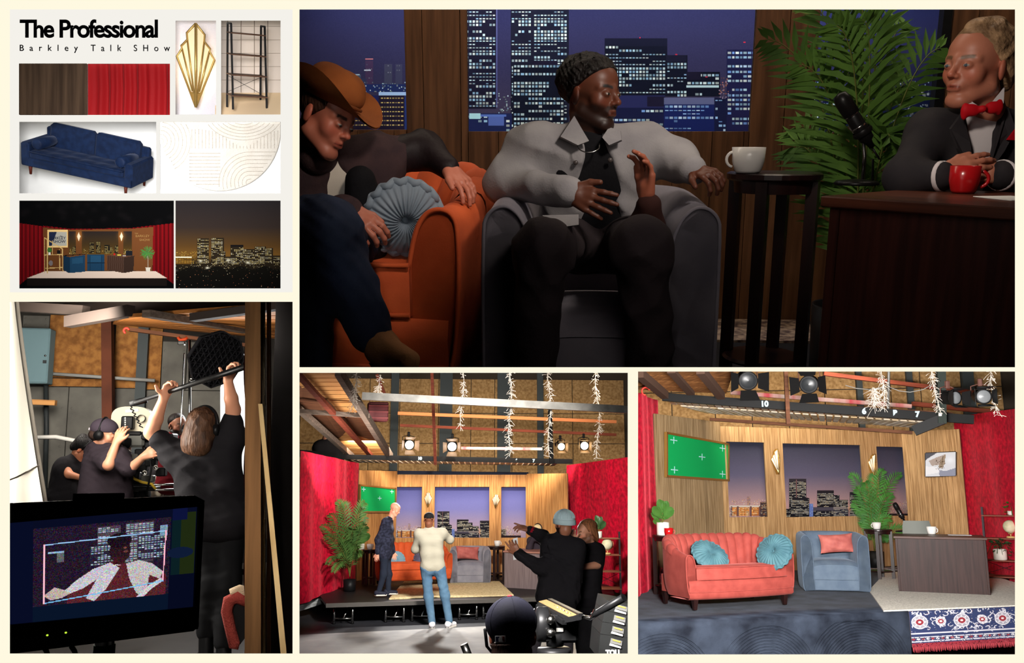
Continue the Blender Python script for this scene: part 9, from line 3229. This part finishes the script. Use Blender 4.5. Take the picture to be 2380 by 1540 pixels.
 beam_px('pine_upright', R, (1826, 860), (1832, 985), 12.1, 9, BROWNW, 'pale upright timber between the two left lamps, empty set', 12.1, .07, 'post')
 LENS = pm('lens_dark', (34, 36, 38), .35, spec=.3)
 LENSG = pm('lens_grey', (112, 114, 116), .35, spec=.3)
 for px, py, r, rz, rx, ln, op, lab in ((1738, 884, 20, .1, .25, LENS, .75, 'unlit black stage lamp with open barn doors, leftmost in the empty set'), (1880, 893, 19, -.25, .2, LENS, .7, 'unlit black stage lamp with open barn doors, second from left in the empty set'),
            (2217, 924, 15, .35, .1, LENSG, .25, 'unlit stage lamp with pale lens, third from left in the empty set'), (2285, 921, 16, -.1, .1, LENSG, .2, 'unlit stage lamp with pale lens nearest the bright red curtain')):
  q = P(px, py, 11.6)
  t = thing('stage_lamp', lab, 'stage lamp', R, q, rz, 1.0, rx=rx)
  fresnel(t, LAMPB, ln, LAMPB, pm('yoke_brown', (92, 60, 52), .6), r / R.S(q), .3, op)
 string_lights(R, 2045, 850, 944, 11.7, 3, 'white icicle light string above the middle of the oak wall, empty set', 70, .09)
 string_lights(R, 2026, 902, 942, 11.75, 8, 'short clump of white icicle lights beside the middle string, empty set', 60, .13)
 string_lights(R, 2170, 850, 957, 11.6, 5, 'white icicle light string beside the green steel upright, empty set', 80, .08)
 string_lights(R, 2306, 850, 962, 11.6, 6, 'white icicle light string right of the fourth lamp, empty set', 70, .08)
 ch = [P(x, y, 12.4) for x, y in ((1965, 895), (1990, 902), (2020, 905), (2062, 897), (2090, 908), (2115, 911), (2145, 905), (2165, 894))]
 c = ch[3]
 single('chain_garland', MB().tube([v - c for v in ch], .006, 5), pm('pale_chain', (150, 146, 140), .5), 'thin pale chain slung between the light strings, empty set', 'chain', R, mw=Matrix.Translation(Vector(c)))
 c = P(2064, 910, 12.0)
 single('thin_pipe', MB().tube([P(2066, 860, 12) - c, P(2064, 950, 12) - c], .018, 8), METW, 'thin vertical pale pipe above the middle window, empty set', 'pipe', R, mw=Matrix.Translation(Vector(c)))
 q = P(1501, 909, 11)
 a = np.linspace(.3, 4.6, 14)
 single('red_hook', MB().tube([(.05 * math.cos(v), 0, .05 * math.sin(v)) for v in a], .012, 6), pm('red_hook', (200, 50, 40), .4), 'red hook under the dark rafter, empty set', 'hook', R, mw=Matrix.Translation(Vector(q)))
 q = FL(2210, 1500, -.75)
 t = thing('folding_support', 'chrome folding support under the Persian rug', 'support', R, (q[0], q[1] + .1, -.75))
 part('leg', MB().tube([(-.05, 0, .0), (.0, 0, .6)], .02, 8), CHROME, t)
 part('leg', MB().tube([(.1, 0, .05), (.04, .1, .6)], .02, 8), CHROME, t)


if 'C' in BUILD:
 names0 = set(o.name for o in bpy.data.objects)
 set_c()
 clip_room(names0, (('x', 1473, 1), ('y', 860, 1)))
